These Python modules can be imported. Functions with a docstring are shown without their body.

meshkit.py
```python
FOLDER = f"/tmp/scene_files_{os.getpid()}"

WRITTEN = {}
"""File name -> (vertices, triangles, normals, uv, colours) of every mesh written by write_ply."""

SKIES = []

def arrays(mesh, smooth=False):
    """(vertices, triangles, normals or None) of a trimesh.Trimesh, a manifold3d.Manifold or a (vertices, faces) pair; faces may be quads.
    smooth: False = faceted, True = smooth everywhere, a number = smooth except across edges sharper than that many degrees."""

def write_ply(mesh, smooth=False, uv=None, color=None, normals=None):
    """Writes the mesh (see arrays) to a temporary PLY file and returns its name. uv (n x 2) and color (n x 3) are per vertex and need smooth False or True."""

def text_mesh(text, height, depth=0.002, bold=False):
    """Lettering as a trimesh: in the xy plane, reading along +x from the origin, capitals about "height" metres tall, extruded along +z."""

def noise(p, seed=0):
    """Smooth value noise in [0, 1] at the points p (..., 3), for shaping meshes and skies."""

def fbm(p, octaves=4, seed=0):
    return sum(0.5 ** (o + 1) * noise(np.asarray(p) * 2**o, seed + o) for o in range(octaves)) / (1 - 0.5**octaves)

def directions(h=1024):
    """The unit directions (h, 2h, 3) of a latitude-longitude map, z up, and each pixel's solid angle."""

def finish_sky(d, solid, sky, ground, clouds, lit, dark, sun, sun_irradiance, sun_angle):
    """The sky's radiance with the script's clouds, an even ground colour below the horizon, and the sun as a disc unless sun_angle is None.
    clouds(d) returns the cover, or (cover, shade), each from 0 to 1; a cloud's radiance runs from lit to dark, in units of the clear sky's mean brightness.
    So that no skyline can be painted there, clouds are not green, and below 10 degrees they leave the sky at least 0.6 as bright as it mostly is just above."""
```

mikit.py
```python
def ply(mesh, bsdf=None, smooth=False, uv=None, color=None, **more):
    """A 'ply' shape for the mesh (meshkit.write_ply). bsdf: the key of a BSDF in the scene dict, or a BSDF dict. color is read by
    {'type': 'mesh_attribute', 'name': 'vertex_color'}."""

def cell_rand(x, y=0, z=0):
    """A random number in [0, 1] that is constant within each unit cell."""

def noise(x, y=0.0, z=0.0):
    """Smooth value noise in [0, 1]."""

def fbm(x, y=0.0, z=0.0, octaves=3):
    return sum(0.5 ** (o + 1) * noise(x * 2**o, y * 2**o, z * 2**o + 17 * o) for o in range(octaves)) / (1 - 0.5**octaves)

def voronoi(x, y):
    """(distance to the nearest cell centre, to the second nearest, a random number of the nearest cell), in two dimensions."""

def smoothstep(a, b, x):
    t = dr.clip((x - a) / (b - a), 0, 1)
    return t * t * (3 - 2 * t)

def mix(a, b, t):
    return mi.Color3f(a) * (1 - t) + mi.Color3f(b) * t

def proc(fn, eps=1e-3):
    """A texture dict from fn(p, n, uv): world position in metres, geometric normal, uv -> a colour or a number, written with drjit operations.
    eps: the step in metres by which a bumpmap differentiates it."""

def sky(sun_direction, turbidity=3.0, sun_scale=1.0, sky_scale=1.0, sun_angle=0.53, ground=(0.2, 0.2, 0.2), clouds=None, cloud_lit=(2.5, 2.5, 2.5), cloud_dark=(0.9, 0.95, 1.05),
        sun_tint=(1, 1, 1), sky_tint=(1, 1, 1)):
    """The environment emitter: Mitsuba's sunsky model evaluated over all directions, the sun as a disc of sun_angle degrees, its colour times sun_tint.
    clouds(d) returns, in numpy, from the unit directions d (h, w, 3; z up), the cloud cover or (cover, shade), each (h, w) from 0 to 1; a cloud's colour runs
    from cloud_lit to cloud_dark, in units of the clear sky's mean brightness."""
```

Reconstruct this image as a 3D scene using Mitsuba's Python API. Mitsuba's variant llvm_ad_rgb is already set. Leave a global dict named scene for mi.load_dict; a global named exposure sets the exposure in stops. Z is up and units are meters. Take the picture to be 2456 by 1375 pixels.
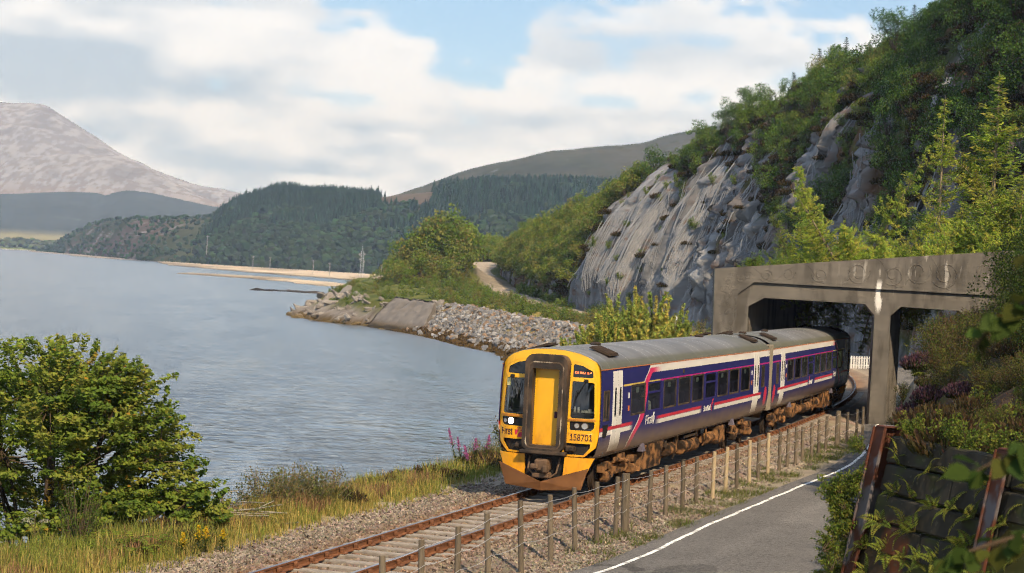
import math
import numpy as np, trimesh, mitsuba as mi, mikit, meshkit, drjit as dr
import manifold3d as m3
from shapely.geometry import Polygon, LineString, Point, box as sbox
from shapely import affinity
from scipy.interpolate import PchipInterpolator

T = mi.ScalarTransform4f
scene, labels = {}, {}

# ------------------------------------------------------------------ camera, sky, air, exposure
exposure = 1.88
CAM = np.array([0.0, 0.0, 9.3])
PITCH, ROLL = 0.00922, 0.052
_c, _s = math.cos(PITCH), math.sin(PITCH)
_up = [-math.sin(ROLL), math.cos(ROLL) * _s, math.cos(ROLL) * _c]
scene['camera'] = {'type': 'thinlens', 'fov': math.degrees(2 * math.atan(1228 / 4608)), 'fov_axis': 'x',
                   'near_clip': 0.2, 'far_clip': 20000.0, 'aperture_radius': 0.006, 'focus_distance': 52.0,
                   'to_world': T().look_at(origin=CAM.tolist(), target=(CAM + [0, _c, -_s]).tolist(), up=_up),
                   'medium': {'type': 'ref', 'id': 'haze_air'}}


def cloud_cover(d):
    az = np.degrees(np.arctan2(d[..., 0], d[..., 1]))
    el = np.degrees(np.arcsin(np.clip(d[..., 2], -1, 1)))
    sc = 1.0 / (1.0 + np.maximum(el, 0) / 14.0)
    z0 = np.zeros_like(az)
    ca, sa = d[..., 0] / np.maximum(np.hypot(d[..., 0], d[..., 1]), 1e-6), d[..., 1] / np.maximum(np.hypot(d[..., 0], d[..., 1]), 1e-6)
    big = meshkit.fbm(np.stack([ca * 14 * sc, sa * 14 * sc, el * 0.33 * sc + 3.1], -1), 5, 11)
    fine = meshkit.fbm(np.stack([ca * 60 * sc, sa * 60 * sc, el * 1.3 * sc], -1), 4, 29)
    # the bank of cloud ends along an uneven upper edge, with clear sky above and a notch in the middle
    edge = np.interp(az, [-60, -22, -14, -10, -8, -6, -4.2, -3.3, -2.4, -0.6, 0.3, 1.6, 4, 7, 11, 16, 60], [8.5, 8.9, 9.2, 8.8, 8.3, 7.9, 7.3, 6.7, 5.9, 5.9, 7.6, 8.2, 8.3, 8.0, 7.7, 8.4, 8.5])
    bank = (edge - el + 2.4 * (big - 0.5) + 3.0 * (fine - 0.5)) / 0.6
    holes = meshkit.fbm(np.stack([ca * 30 * sc, sa * 30 * sc, el * 1.1 * sc + 9.0], -1), 5, 8)
    bank = np.minimum(bank, 1.1 - np.clip((holes - 0.575) * 8, 0, 1) * np.clip((el - 3.0) / 2, 0, 1) * 0.75)
    high = (big + 0.45 * (fine - 0.5) - 0.47) / 0.12
    v = np.where(el < 9.5, bank, np.maximum(bank, high * np.clip((el - 9.5) / 2.5, 0, 1) - 0.2))
    cover = np.clip(v, 0, 1)
    cover = 0.04 + 0.96 * cover * cover * (3 - 2 * cover)
    sh = meshkit.fbm(np.stack([ca * 17 * sc, sa * 17 * sc, el * 0.8 * sc - 2.0], -1), 5, 5)
    lump = meshkit.fbm(np.stack([ca * 42 * sc, sa * 42 * sc, el * 1.5 * sc + 5.0], -1), 4, 6)
    shade = np.clip(0.46 + (sh - 0.5) * 3.0 + 2.6 * (lump - 0.5), 0, 1) * np.clip(0.30 + np.abs(edge - el) * 0.22, 0, 1)
    return cover, shade


SUN = np.array([0.36, -0.93, 0.78])
scene['sky'] = mikit.sky(SUN.tolist(), turbidity=3.0, clouds=cloud_cover, cloud_lit=(2.85, 2.88, 2.95), cloud_dark=(1.35, 1.66, 2.02), sun_tint=(0.98, 0.975, 0.95), sky_scale=1.15, sky_tint=(0.93, 1.06, 1.16))
scene['haze_air'] = {'type': 'homogeneous', 'albedo': {'type': 'rgb', 'value': [0.93, 0.95, 0.97]}, 'sigma_t': {'type': 'rgb', 'value': [7.5e-5, 9.5e-5, 1.3e-4]}}


# ------------------------------------------------------------------ helpers
def rng(seed):
    return np.random.Generator(np.random.PCG64(seed))


def lab(key, label=None, cat=None, group=None, kind=None):
    d = labels.setdefault(key, {})
    for k, v in (('label', label), ('category', cat), ('group', group), ('kind', kind)):
        if v:
            d[k] = v


_n = {}


def num(name):
    """The next free key: name, name_001, name_002 ..."""
    k = _n.get(name, -1) + 1
    _n[name] = k
    return name if k == 0 else f'{name}_{k:03d}'


def add(name, mesh, bsdf, smooth=False, color=None, uv=None, to_world=None):
    key = num(name)
    extra = {} if to_world is None else {'to_world': to_world}
    scene[key] = mikit.ply(mesh, bsdf, smooth=smooth, color=color, uv=uv, **extra)
    return key


def tm(v, f):
    return trimesh.Trimesh(np.asarray(v, float), np.asarray(f, int), process=False)


def cat(ms):
    return trimesh.util.concatenate(list(ms))


def box(x0, x1, y0, y1, z0, z1, ch=0.0):
    if ch <= 0:
        m = trimesh.creation.box(extents=[x1 - x0, y1 - y0, z1 - z0])
        m.apply_translation([(x0 + x1) / 2, (y0 + y1) / 2, (z0 + z1) / 2])
        return m
    c, h = np.array([(x0 + x1) / 2, (y0 + y1) / 2, (z0 + z1) / 2]), np.array([x1 - x0, y1 - y0, z1 - z0]) / 2
    p = []
    for s in np.ndindex(2, 2, 2):
        q = np.array(s) * 2 - 1
        for k in range(3):
            e = h - ch
            e[k] = h[k]
            p.append(c + q * e)
    return trimesh.convex.convex_hull(np.array(p))


def tube(pts, r, n=6, caps=True):
    p = np.asarray(pts, float)
    r = np.broadcast_to(np.asarray(r, float), (len(p),))
    t = np.gradient(p, axis=0)
    t /= np.linalg.norm(t, axis=1, keepdims=True) + 1e-12
    ref = np.array([0.0, 0, 1]) if abs(t[:, 2]).mean() < 0.9 else np.array([1.0, 0, 0])
    a = np.cross(t, ref)
    a /= np.linalg.norm(a, axis=1, keepdims=True) + 1e-12
    b = np.cross(t, a)
    ang = np.arange(n) * 2 * np.pi / n
    v = (p[:, None] + r[:, None, None] * (np.cos(ang)[None, :, None] * a[:, None] + np.sin(ang)[None, :, None] * b[:, None])).reshape(-1, 3)
    i, j = np.meshgrid(np.arange(len(p) - 1), np.arange(n), indexing='ij')
    q = np.stack([i * n + j, i * n + (j + 1) % n, (i + 1) * n + (j + 1) % n, (i + 1) * n + j], -1).reshape(-1, 4)
    f = np.vstack([q[:, [0, 1, 2]], q[:, [0, 2, 3]]])
    if caps:
        k = len(v)
        v = np.vstack([v, p[0], p[-1]])
        e = (len(p) - 1) * n
        f = np.vstack([f] + [[k, (q_ + 1) % n, q_] for q_ in range(n)] + [[k + 1, e + q_, e + (q_ + 1) % n] for q_ in range(n)])
    return tm(v, f)


def grid(P, keep=None):
    """A mesh from an (a, b, 3) array of points."""
    a, b = P.shape[:2]
    i, j = np.meshgrid(np.arange(a - 1), np.arange(b - 1), indexing='ij')
    q = np.stack([i * b + j, (i + 1) * b + j, (i + 1) * b + j + 1, i * b + j + 1], -1).reshape(-1, 4)
    if keep is not None:
        q = q[keep.ravel()]
    return tm(P.reshape(-1, 3), np.vstack([q[:, [0, 1, 2]], q[:, [0, 2, 3]]]))


def rock_hull(r, sx=1.0, sy=1.0, sz=0.7, n=14):
    d = r.normal(size=(n, 3))
    d /= np.linalg.norm(d, axis=1, keepdims=True)
    return trimesh.convex.convex_hull(d * r.uniform(0.75, 1.0, (n, 1)) * [sx, sy, sz])


def rotz(a):
    return np.array([[math.cos(a), -math.sin(a), 0], [math.sin(a), math.cos(a), 0], [0, 0, 1.0]])


def rand_rot(r, n):
    q = r.normal(size=(n, 4))
    q /= np.linalg.norm(q, axis=1, keepdims=True)
    w, x, y, z = q.T
    return np.stack([1 - 2 * (y * y + z * z), 2 * (x * y - z * w), 2 * (x * z + y * w), 2 * (x * y + z * w), 1 - 2 * (x * x + z * z), 2 * (y * z - x * w), 2 * (x * z - y * w), 2 * (y * z + x * w), 1 - 2 * (x * x + y * y)], -1).reshape(-1, 3, 3)


def scatter(base, pos, scale, R, cols=None):
    """Copies of the mesh base at pos, turned by R and scaled, as one mesh; cols: a colour per copy."""
    bv, bf = np.asarray(base.vertices), np.asarray(base.faces)
    scale = np.asarray(scale, float)
    if scale.ndim == 1:
        scale = np.repeat(scale[:, None], 3, 1)
    v = np.einsum('kij,knj->kni', R, bv[None] * scale[:, None, :]) + pos[:, None]
    f = bf[None] + (np.arange(len(pos)) * len(bv))[:, None, None]
    m = tm(v.reshape(-1, 3), f.reshape(-1, 3))
    return (m, np.repeat(cols, len(bv), 0)) if cols is not None else m


def kites(P, A, B, L, W, cols, fold=0.0):
    """Leaves: kites with centre P, axis A, side B, length L, width W; fold lifts the sides along the normal."""
    n = len(P)
    L, W = np.broadcast_to(L, (n,))[:, None], np.broadcast_to(W, (n,))[:, None]
    N = np.cross(A, B)
    v = np.stack([P - A * L / 2, P + B * W / 2 + N * W * fold - A * L * 0.08, P + A * L / 2, P - B * W / 2 + N * W * fold - A * L * 0.08], 1).reshape(-1, 3)
    k = (np.arange(n) * 4)[:, None]
    f = np.vstack([k + [0, 1, 2], k + [0, 2, 3]])
    return v, f, np.repeat(cols, 4, 0)


class Soup:
    def __init__(s):
        s.v, s.f, s.c, s.k = [], [], [], 0

    def put(s, v, f, c):
        s.v.append(v); s.f.append(f + s.k); s.c.append(np.broadcast_to(c, (len(v), 3))); s.k += len(v)

    def mesh(s, m, c):
        s.put(np.asarray(m.vertices), np.asarray(m.faces), np.asarray(c))

    def out(s):
        return tm(np.vstack(s.v), np.vstack(s.f)), np.vstack(s.c)


def frames(r, n, up=0.4, out=None):
    """Random leaf axes A and sides B whose normals lean upward (and along out)."""
    N = r.normal(size=(n, 3)) * 0.75 + [0, 0, up]
    if out is not None:
        N = N + out
    N /= np.linalg.norm(N, axis=1, keepdims=True) + 1e-9
    A = np.cross(N, r.normal(size=(n, 3)))
    A /= np.linalg.norm(A, axis=1, keepdims=True) + 1e-9
    return A, np.cross(N, A)


def tint(r, n, base, var=0.18, hue=0.12):
    c = np.asarray(base, float)[None] * (1 + r.normal(size=(n, 1)) * var)
    c = c * (1 + r.normal(size=(n, 3)) * hue)
    return np.clip(c, 0.004, 0.9)


# ------------------------------------------------------------------ materials
def vc():
    return {'type': 'mesh_attribute', 'name': 'vertex_color'}


def rgb(*c):
    return {'type': 'rgb', 'value': list(c)}


def mat(name, color, rough=0.6, metal=0.0, spec=0.4, bump=None, bscale=0.01, coat=0.0):
    b = {'type': 'principled', 'base_color': color if isinstance(color, dict) else rgb(*color), 'roughness': rough, 'metallic': metal, 'specular': spec}
    if coat:
        b['clearcoat'] = coat
        b['clearcoat_gloss'] = 0.85
    if bump is not None:
        b = {'type': 'bumpmap', 'arbitrary': bump, 'scale': bscale, 'bsdf': b}
    scene[name] = {'type': 'twosided', 'bsdf': b}


NS, FBM, SST, MIX = mikit.noise, mikit.fbm, mikit.smoothstep, mikit.mix
scene['m_leaf'] = {'type': 'principledthin', 'base_color': vc(), 'roughness': 0.55, 'diff_trans': 0.75, 'spec_trans': 0.0, 'eta': 1.35}
scene['m_matte'] = {'type': 'twosided', 'bsdf': {'type': 'diffuse', 'reflectance': vc()}}
mat('m_painted', vc(), 0.45)
mat('m_rock', vc(), 0.85, spec=0.25, bump=mikit.proc(lambda p, n, uv: FBM(p.x * 1.7, p.y * 1.7, p.z * 0.9, 4) + 0.35 * FBM(p.x * 7, p.y * 7, p.z * 5, 2), 0.03), bscale=0.35)
mat('m_ground', vc(), 0.95, spec=0.1, bump=mikit.proc(lambda p, n, uv: FBM(p.x * 5, p.y * 5, p.z * 5, 3), 0.02), bscale=0.05)
mat('m_far', vc(), 0.95, spec=0.05, bump=mikit.proc(lambda p, n, uv: FBM(p.x * 0.035, p.y * 0.035, p.z * 0.05, 4), 1.0), bscale=9.0)


def water_h(p, n, uv):
    a = NS(p.x * 0.42 + 0.21 * p.y, p.y * 0.66 - 0.1 * p.x) * 0.15
    a = a + NS(p.x * 1.15 - 0.2 * p.y, p.y * 1.75 + 0.1 * p.x, 3.3) * 0.11
    a = a + NS(p.x * 3.1, p.y * 4.4, 8.1) * 0.032
    a = a + NS(p.x * 0.10 + 0.05 * p.y, p.y * 0.15, 5.5) * 0.20 + NS(p.x * 0.20, p.y * 0.31, 6.5) * 0.13 + NS(p.x * 0.035, p.y * 0.05, 2.2) * 0.12
    gust = 0.55 + 0.75 * FBM(p.x * 0.011, p.y * 0.006, 1.7, 3)
    return a * gust * (0.45 + 1.1 * NS(p.x * 0.33 + 0.02 * p.y, p.y * 0.055, 9.1))


mat('m_water', (0.062, 0.075, 0.083), 0.15, spec=0.5, bump=mikit.proc(water_h, 0.04), bscale=1.0)


def asphalt_c(p, n, uv):
    g = 0.088 + 0.03 * FBM(p.x * 1.1, p.y * 1.1, 0, 3) + 0.05 * (NS(p.x * 22, p.y * 22) - 0.5) + 0.05 * (NS(p.x * 45, p.y * 45, 4) - 0.5)
    wear = SST(0.45, 0.75, NS(p.x * 0.35 - p.y * 0.1, p.y * 0.12))
    c_ = p.x * 0.935 - p.y * 0.353
    crack = SST(0.035, 0.012, dr.abs(FBM(p.x * 0.55, p.y * 0.55, 2.2, 4) - 0.5)) * SST(0.5, 0.62, NS(p.x * 0.16, p.y * 0.16, 6))
    patch = SST(0.66, 0.67, NS(c_ * 0.5, (p.x * 0.353 + p.y * 0.935) * 0.16, 3))
    g = g * (1 - 0.28 * patch) * (1 - 0.45 * crack) * (1 + 0.10 * SST(0.35, 0.0, dr.abs(dr.abs(c_ + 11.0) - 0.75)))
    return mi.Color3f(g * 1.06, g, g * 0.93) * (1 + 0.18 * wear)


mat('m_asphalt', mikit.proc(asphalt_c), 0.9, spec=0.2, bump=mikit.proc(lambda p, n, uv: NS(p.x * 40, p.y * 40), 0.006), bscale=0.006)
mat('m_sunlit_asphalt', mikit.proc(lambda p, n, uv: MIX((0.21, 0.175, 0.135), (0.30, 0.255, 0.20), FBM(p.x * 0.6, p.y * 0.6, 0, 3))), 0.95, spec=0.1)  # same asphalt as the near road, with sunlight put into a paler colour
mat('m_line', mikit.proc(lambda p, n, uv: mi.Color3f(0.72, 0.71, 0.66) * (0.45 + 0.55 * SST(0.30, 0.46, FBM(p.x * 6, p.y * 6, 0, 4)))), 0.7)


def concrete_c(p, n, uv):
    base = MIX((0.10, 0.09, 0.076), (0.195, 0.176, 0.152), FBM(p.x * 0.9, p.y, p.z * 0.9, 4))
    streak = FBM(p.x * 3.2, p.y * 3, p.z * 0.35, 4)
    base = base * (0.62 + 0.38 * SST(0.34, 0.56, FBM(p.x * 2.1 + 31, p.y * 2, p.z * 0.5, 4)))
    dark = SST(0.50, 0.72, streak) * SST(8.2, 10.5, p.z + 0.1 * (p.x - 14)) * SST(11.0, 19.0, p.x)
    base = MIX(base, (0.065, 0.058, 0.05), dark * 0.8)
    pale = SST(0.62, 0.74, FBM(p.x * 4.5 + 9, p.y * 3, p.z * 0.8 + 4, 3)) * SST(13.5, 16.0, p.x) * SST(8.9, 9.6, p.z)
    base = MIX(base, (0.50, 0.47, 0.42), pale * 0.55)
    board = NS(0.5, 0.5, p.z * 5.0)
    lime = SST(0.27, 0.16, dr.abs(p.x - 15.95 + 0.3 * (NS(p.z * 2.4) - 0.5)) + 0.22 * FBM(p.x * 7, 0, p.z * 2.2, 3)) * SST(8.05, 8.5, p.z) * SST(9.75, 9.35, p.z)
    base = MIX(base, (0.72, 0.70, 0.66), lime)
    return base * (0.86 + 0.22 * board)


mat('m_concrete', mikit.proc(concrete_c), 0.9, spec=0.2, bump=mikit.proc(lambda p, n, uv: FBM(p.x * 9, p.y * 9, p.z * 9, 3) + 0.6 * NS(0, 0, p.z * 9), 0.01), bscale=0.02)


def rust_c(p, n, uv):
    a = FBM(p.x * 3, p.y * 3, p.z * 3, 4)
    c = MIX((0.05, 0.02, 0.012), (0.135, 0.04, 0.018), a)
    pale = SST(0.50, 0.60, FBM(p.x * 2.2 + 5, p.y * 2.2, p.z * 1.6, 4))
    return MIX(c, (0.13, 0.125, 0.13), pale * 0.85)


mat('m_rusty_steel', mikit.proc(rust_c), 0.75, spec=0.3)
mat('m_rail', mikit.proc(lambda p, n, uv: MIX((0.105, 0.043, 0.02), (0.23, 0.095, 0.04), FBM(p.x * 5, p.y * 5, p.z * 9, 3))), 0.85)
mat('m_rail_top', mikit.proc(lambda p, n, uv: MIX((0.20, 0.15, 0.13), (0.42, 0.40, 0.40), NS(p.x * 1.3, p.y * 1.3))), 0.35, metal=0.7)
mat('m_dust', mikit.proc(lambda p, n, uv: MIX((0.028, 0.018, 0.011), (0.27, 0.135, 0.055), SST(0.36, 0.70, FBM(p.x * 3.5, p.y * 3.5, p.z * 4.5, 4)))), 0.85, spec=0.2)
mat('m_underframe', mikit.proc(lambda p, n, uv: MIX((0.018, 0.014, 0.011), (0.06, 0.036, 0.02), FBM(p.x * 3, p.y * 3, p.z * 5, 3))), 0.8)
mat('m_wood_post', mikit.proc(lambda p, n, uv: MIX((0.085, 0.066, 0.045), (0.235, 0.19, 0.135), FBM(p.x * 30, p.y * 30, p.z * 2.2, 3)) * (0.7 + 0.5 * NS(p.x * 0.9, p.y * 0.9))), 0.9, spec=0.15)
mat('m_pale_post', mikit.proc(lambda p, n, uv: MIX((0.38, 0.29, 0.17), (0.52, 0.42, 0.27), FBM(p.x * 30, p.y * 30, p.z * 2.2, 3))), 0.9, spec=0.15)
mat('m_sleeper', mikit.proc(lambda p, n, uv: MIX((0.14, 0.115, 0.09), (0.36, 0.32, 0.275), FBM(p.x * 6, p.y * 6, p.z, 4))), 0.9, spec=0.15)


def plank_c(p, n, uv):
    a = FBM(p.x * 5, p.y * 5, p.z * 2.2, 4)
    c = MIX((0.018, 0.017, 0.013), (0.062, 0.055, 0.043), a)  # tree shade over the wall is built into these dark base tones
    red = SST(0.60, 0.72, FBM(p.x * 1.5 + 3, p.y * 1.5, p.z * 1.2 + 8, 3)) * SST(6.3, 5.6, p.z)
    c = MIX(c, (0.19, 0.06, 0.022), red * 0.8)
    spot = SST(0.80, 0.88, NS(p.x * 16, p.y * 16, p.z * 16))
    moss = SST(0.55, 0.7, FBM(p.x * 2.3, p.y * 2.3, p.z * 3.0 + 2, 3))
    c = MIX(c, (0.05, 0.062, 0.018), moss * 0.6)
    return MIX(c, (0.12, 0.105, 0.07), spot * 0.4)


mat('m_plank', mikit.proc(plank_c), 0.92, spec=0.15, bump=mikit.proc(lambda p, n, uv: FBM(p.x * 14, p.y * 14, p.z * 6, 3), 0.006), bscale=0.02)
mat('m_white', (0.72, 0.71, 0.68), 0.6)
mat('m_net', (0.33, 0.335, 0.345), 0.7)
mat('m_black', (0.012, 0.011, 0.010), 0.6)
mat('m_rubber', mikit.proc(lambda p, n, uv: MIX((0.028, 0.021, 0.016), (0.10, 0.065, 0.04), SST(0.35, 0.75, FBM(p.x * 4, p.y * 4, p.z * 2.0, 4)))), 0.7)
mat('m_silver', (0.55, 0.54, 0.52), 0.4, metal=0.4)
mat('m_orange', (0.50, 0.14, 0.035), 0.6)


def yellow_c(p, n, uv):
    grime = SST(0.45, 0.8, FBM(p.x * 5, p.y * 5, p.z * 2.2, 4)) * SST(5.9, 4.4, p.z)
    return MIX(MIX((0.80, 0.355, 0.010), (0.82, 0.435, 0.012), SST(4.3, 5.9, p.z)), (0.48, 0.20, 0.02), grime * 0.75)


mat('m_yellow', mikit.proc(yellow_c), 0.35, spec=0.5, coat=0.3)


def dirt(c, p, v):
    film = SST(1.62, 1.05, v + 0.25 * (FBM(p.x * 2.1, p.y * 2.1, p.z * 2.5, 3) - 0.5))
    c = MIX(c, (0.155, 0.105, 0.062), film * 0.86)
    return c * (0.9 + 0.2 * FBM(p.x * 0.9, p.y * 0.9, p.z * 6, 3))


def band(a, b, x, e=0.012):
    return SST(a - e, a + e, x) * SST(b + e, b - e, x)


def livery_c(p, n, uv):
    u, v = uv.x, uv.y
    navy, white, pink, red = (0.019, 0.019, 0.125), (0.74, 0.71, 0.66), (0.62, 0.035, 0.13), (0.55, 0.03, 0.055)
    c = MIX(navy, (0.055, 0.045, 0.11), SST(1.62, 1.35, v))
    # swoosh: left edge as a function of height
    left = 3.2 + 1.0 * SST(1.15, 2.05, v) + 0.31 * SST(1.9, 2.9, v) + 0.75 * SST(2.72, 3.32, v)
    w = 0.36 + 0.1 * SST(1.3, 1.8, v)
    top = SST(3.035, 3.055, v) * SST(left + 0.1, left + 0.14, u)
    c = MIX(c, MIX(pink, white, SST(5.5, 6.7, u)), top)
    c = MIX(c, white, SST(3.17, 3.19, v) * SST(left, left + 0.03, u))
    c = MIX(c, pink, band(0, 1, (u - left - 0.09) / w, 0.03) * SST(3.17, 3.1, v))
    c = MIX(c, white, band(0, 0.085, u - left, 0.012))
    line = band(2.775, 2.825, v) * SST(2.4, 2.42, u)
    c = MIX(c, MIX((0.62, 0.45, 0.10), (0.46, 0.02, 0.20), SST(6.3, 6.4, u)), line * (1 - band(0, 1, (u - left - 0.05) / (w + 0.05), 0.03)))
    on = SST(3.6, 3.1, u) + SST(5.9, 6.6, u) * SST(11.9, 11.4, u) + SST(13.5, 13.7, u) * SST(21.35, 21.0, u)
    c = MIX(c, red, band(1.71, 1.80, v) * on)
    c = MIX(c, white, band(1.58, 1.70, v) * on)
    c = MIX(c, (0.55, 0.03, 0.08), SST(0.36, 0.33, dr.sqrt(dr.square((u - 22.0) * 1.25) + dr.square(v - 1.62))))
    return dirt(c, p, v)


mat('m_livery', mikit.proc(livery_c), 0.3, spec=0.5, coat=0.4)


def door_c(p, n, uv):
    v = uv.y
    c = MIX(mi.Color3f(0.72, 0.70, 0.66), (0.45, 0.03, 0.05), band(1.71, 1.80, v))
    return dirt(c, p, v)


mat('m_door', mikit.proc(door_c), 0.35, coat=0.3)


def roof_c(p, n, uv):
    u = uv.x
    rib = SST(0.06, 0.0, dr.abs(u * 1.4 - dr.floor(u * 1.4) - 0.5))
    st = FBM(u * 1.5, uv.y * 0.8, 3, 4)
    c = MIX((0.088, 0.085, 0.08), (0.185, 0.183, 0.178), st)
    c = MIX(c, (0.11, 0.105, 0.075), SST(16.5, 19.5, u + 2 * (st - 0.5)) * 0.75)
    c = MIX(c, (0.42, 0.42, 0.42), rib * SST(0.4, 0.6, FBM(u * 3, uv.y * 2, 1, 2)) * 0.5)
    return MIX(c, (0.10, 0.10, 0.065), SST(3.52, 3.42, uv.y) * 0.75)


mat('m_roof', mikit.proc(roof_c), 0.5, spec=0.4)
scene['m_glass'] = {'type': 'thindielectric', 'int_ior': 1.5, 'specular_transmittance': rgb(0.50, 0.53, 0.52)}
mat('m_interior', mikit.proc(lambda p, n, uv: MIX((0.03, 0.035, 0.05), (0.11, 0.11, 0.12), NS(p.x * 2, p.y * 2, p.z * 2))), 0.8)


def extr(pg, h):
    """A shapely polygon (or several) extruded along z."""
    return cat([trimesh.creation.extrude_polygon(g, h, engine='earcut') for g in getattr(pg, 'geoms', [pg]) if g.area > 1e-9])
# ------------------------------------------------------------------ the lie of the land
X0, Y0, ZR = 1.034, 48.573, 3.587            # nose of the train, rail top
YAW, DYAW = 0.3225, -0.0225


def integrate():
    s = np.arange(-40, 230.1, 0.5)
    h = np.where(s < 22, YAW, np.where(s < 45, YAW - (s - 22) * 0.00196, YAW - 23 * 0.00196 - (s - 45) / 205.0))
    x, y = np.zeros_like(s), np.zeros_like(s)
    x[1:] = np.cumsum(0.5 * np.sin((h[1:] + h[:-1]) / 2))
    y[1:] = np.cumsum(0.5 * np.cos((h[1:] + h[:-1]) / 2))
    k = np.searchsorted(s, 0)
    return s, x - x[k] + X0, y - y[k] + Y0, h


TS, TX, TY, TH = integrate()


def track(s, t=0.0):
    """World x, y at distance s behind the train's nose and t to the right of the track's centre."""
    h = np.interp(s, TS, TH)
    return np.interp(s, TS, TX) + np.cos(h) * t, np.interp(s, TS, TY) - np.sin(h) * t


def polydist(x, y, L):
    """Signed distance of points to the polyline L (positive on its right) and the position along it (0..n)."""
    L = np.asarray(L, float)
    best, sign, pos = np.full(x.shape, 1e9), np.ones(x.shape), np.zeros(x.shape)
    for i, (a, b) in enumerate(zip(L[:-1], L[1:])):
        d = b[:2] - a[:2]
        l2 = (d ** 2).sum()
        t = np.clip(((x - a[0]) * d[0] + (y - a[1]) * d[1]) / l2, 0, 1)
        dx, dy = x - a[0] - t * d[0], y - a[1] - t * d[1]
        q = dx * dx + dy * dy
        m = q < best - 1e-9
        best = np.where(m, q, best)
        sign = np.where(m, np.sign(dx * d[1] - dy * d[0] + 1e-12), sign)
        pos = np.where(m, i + t, pos)
    return np.sqrt(best) * sign, pos


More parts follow.
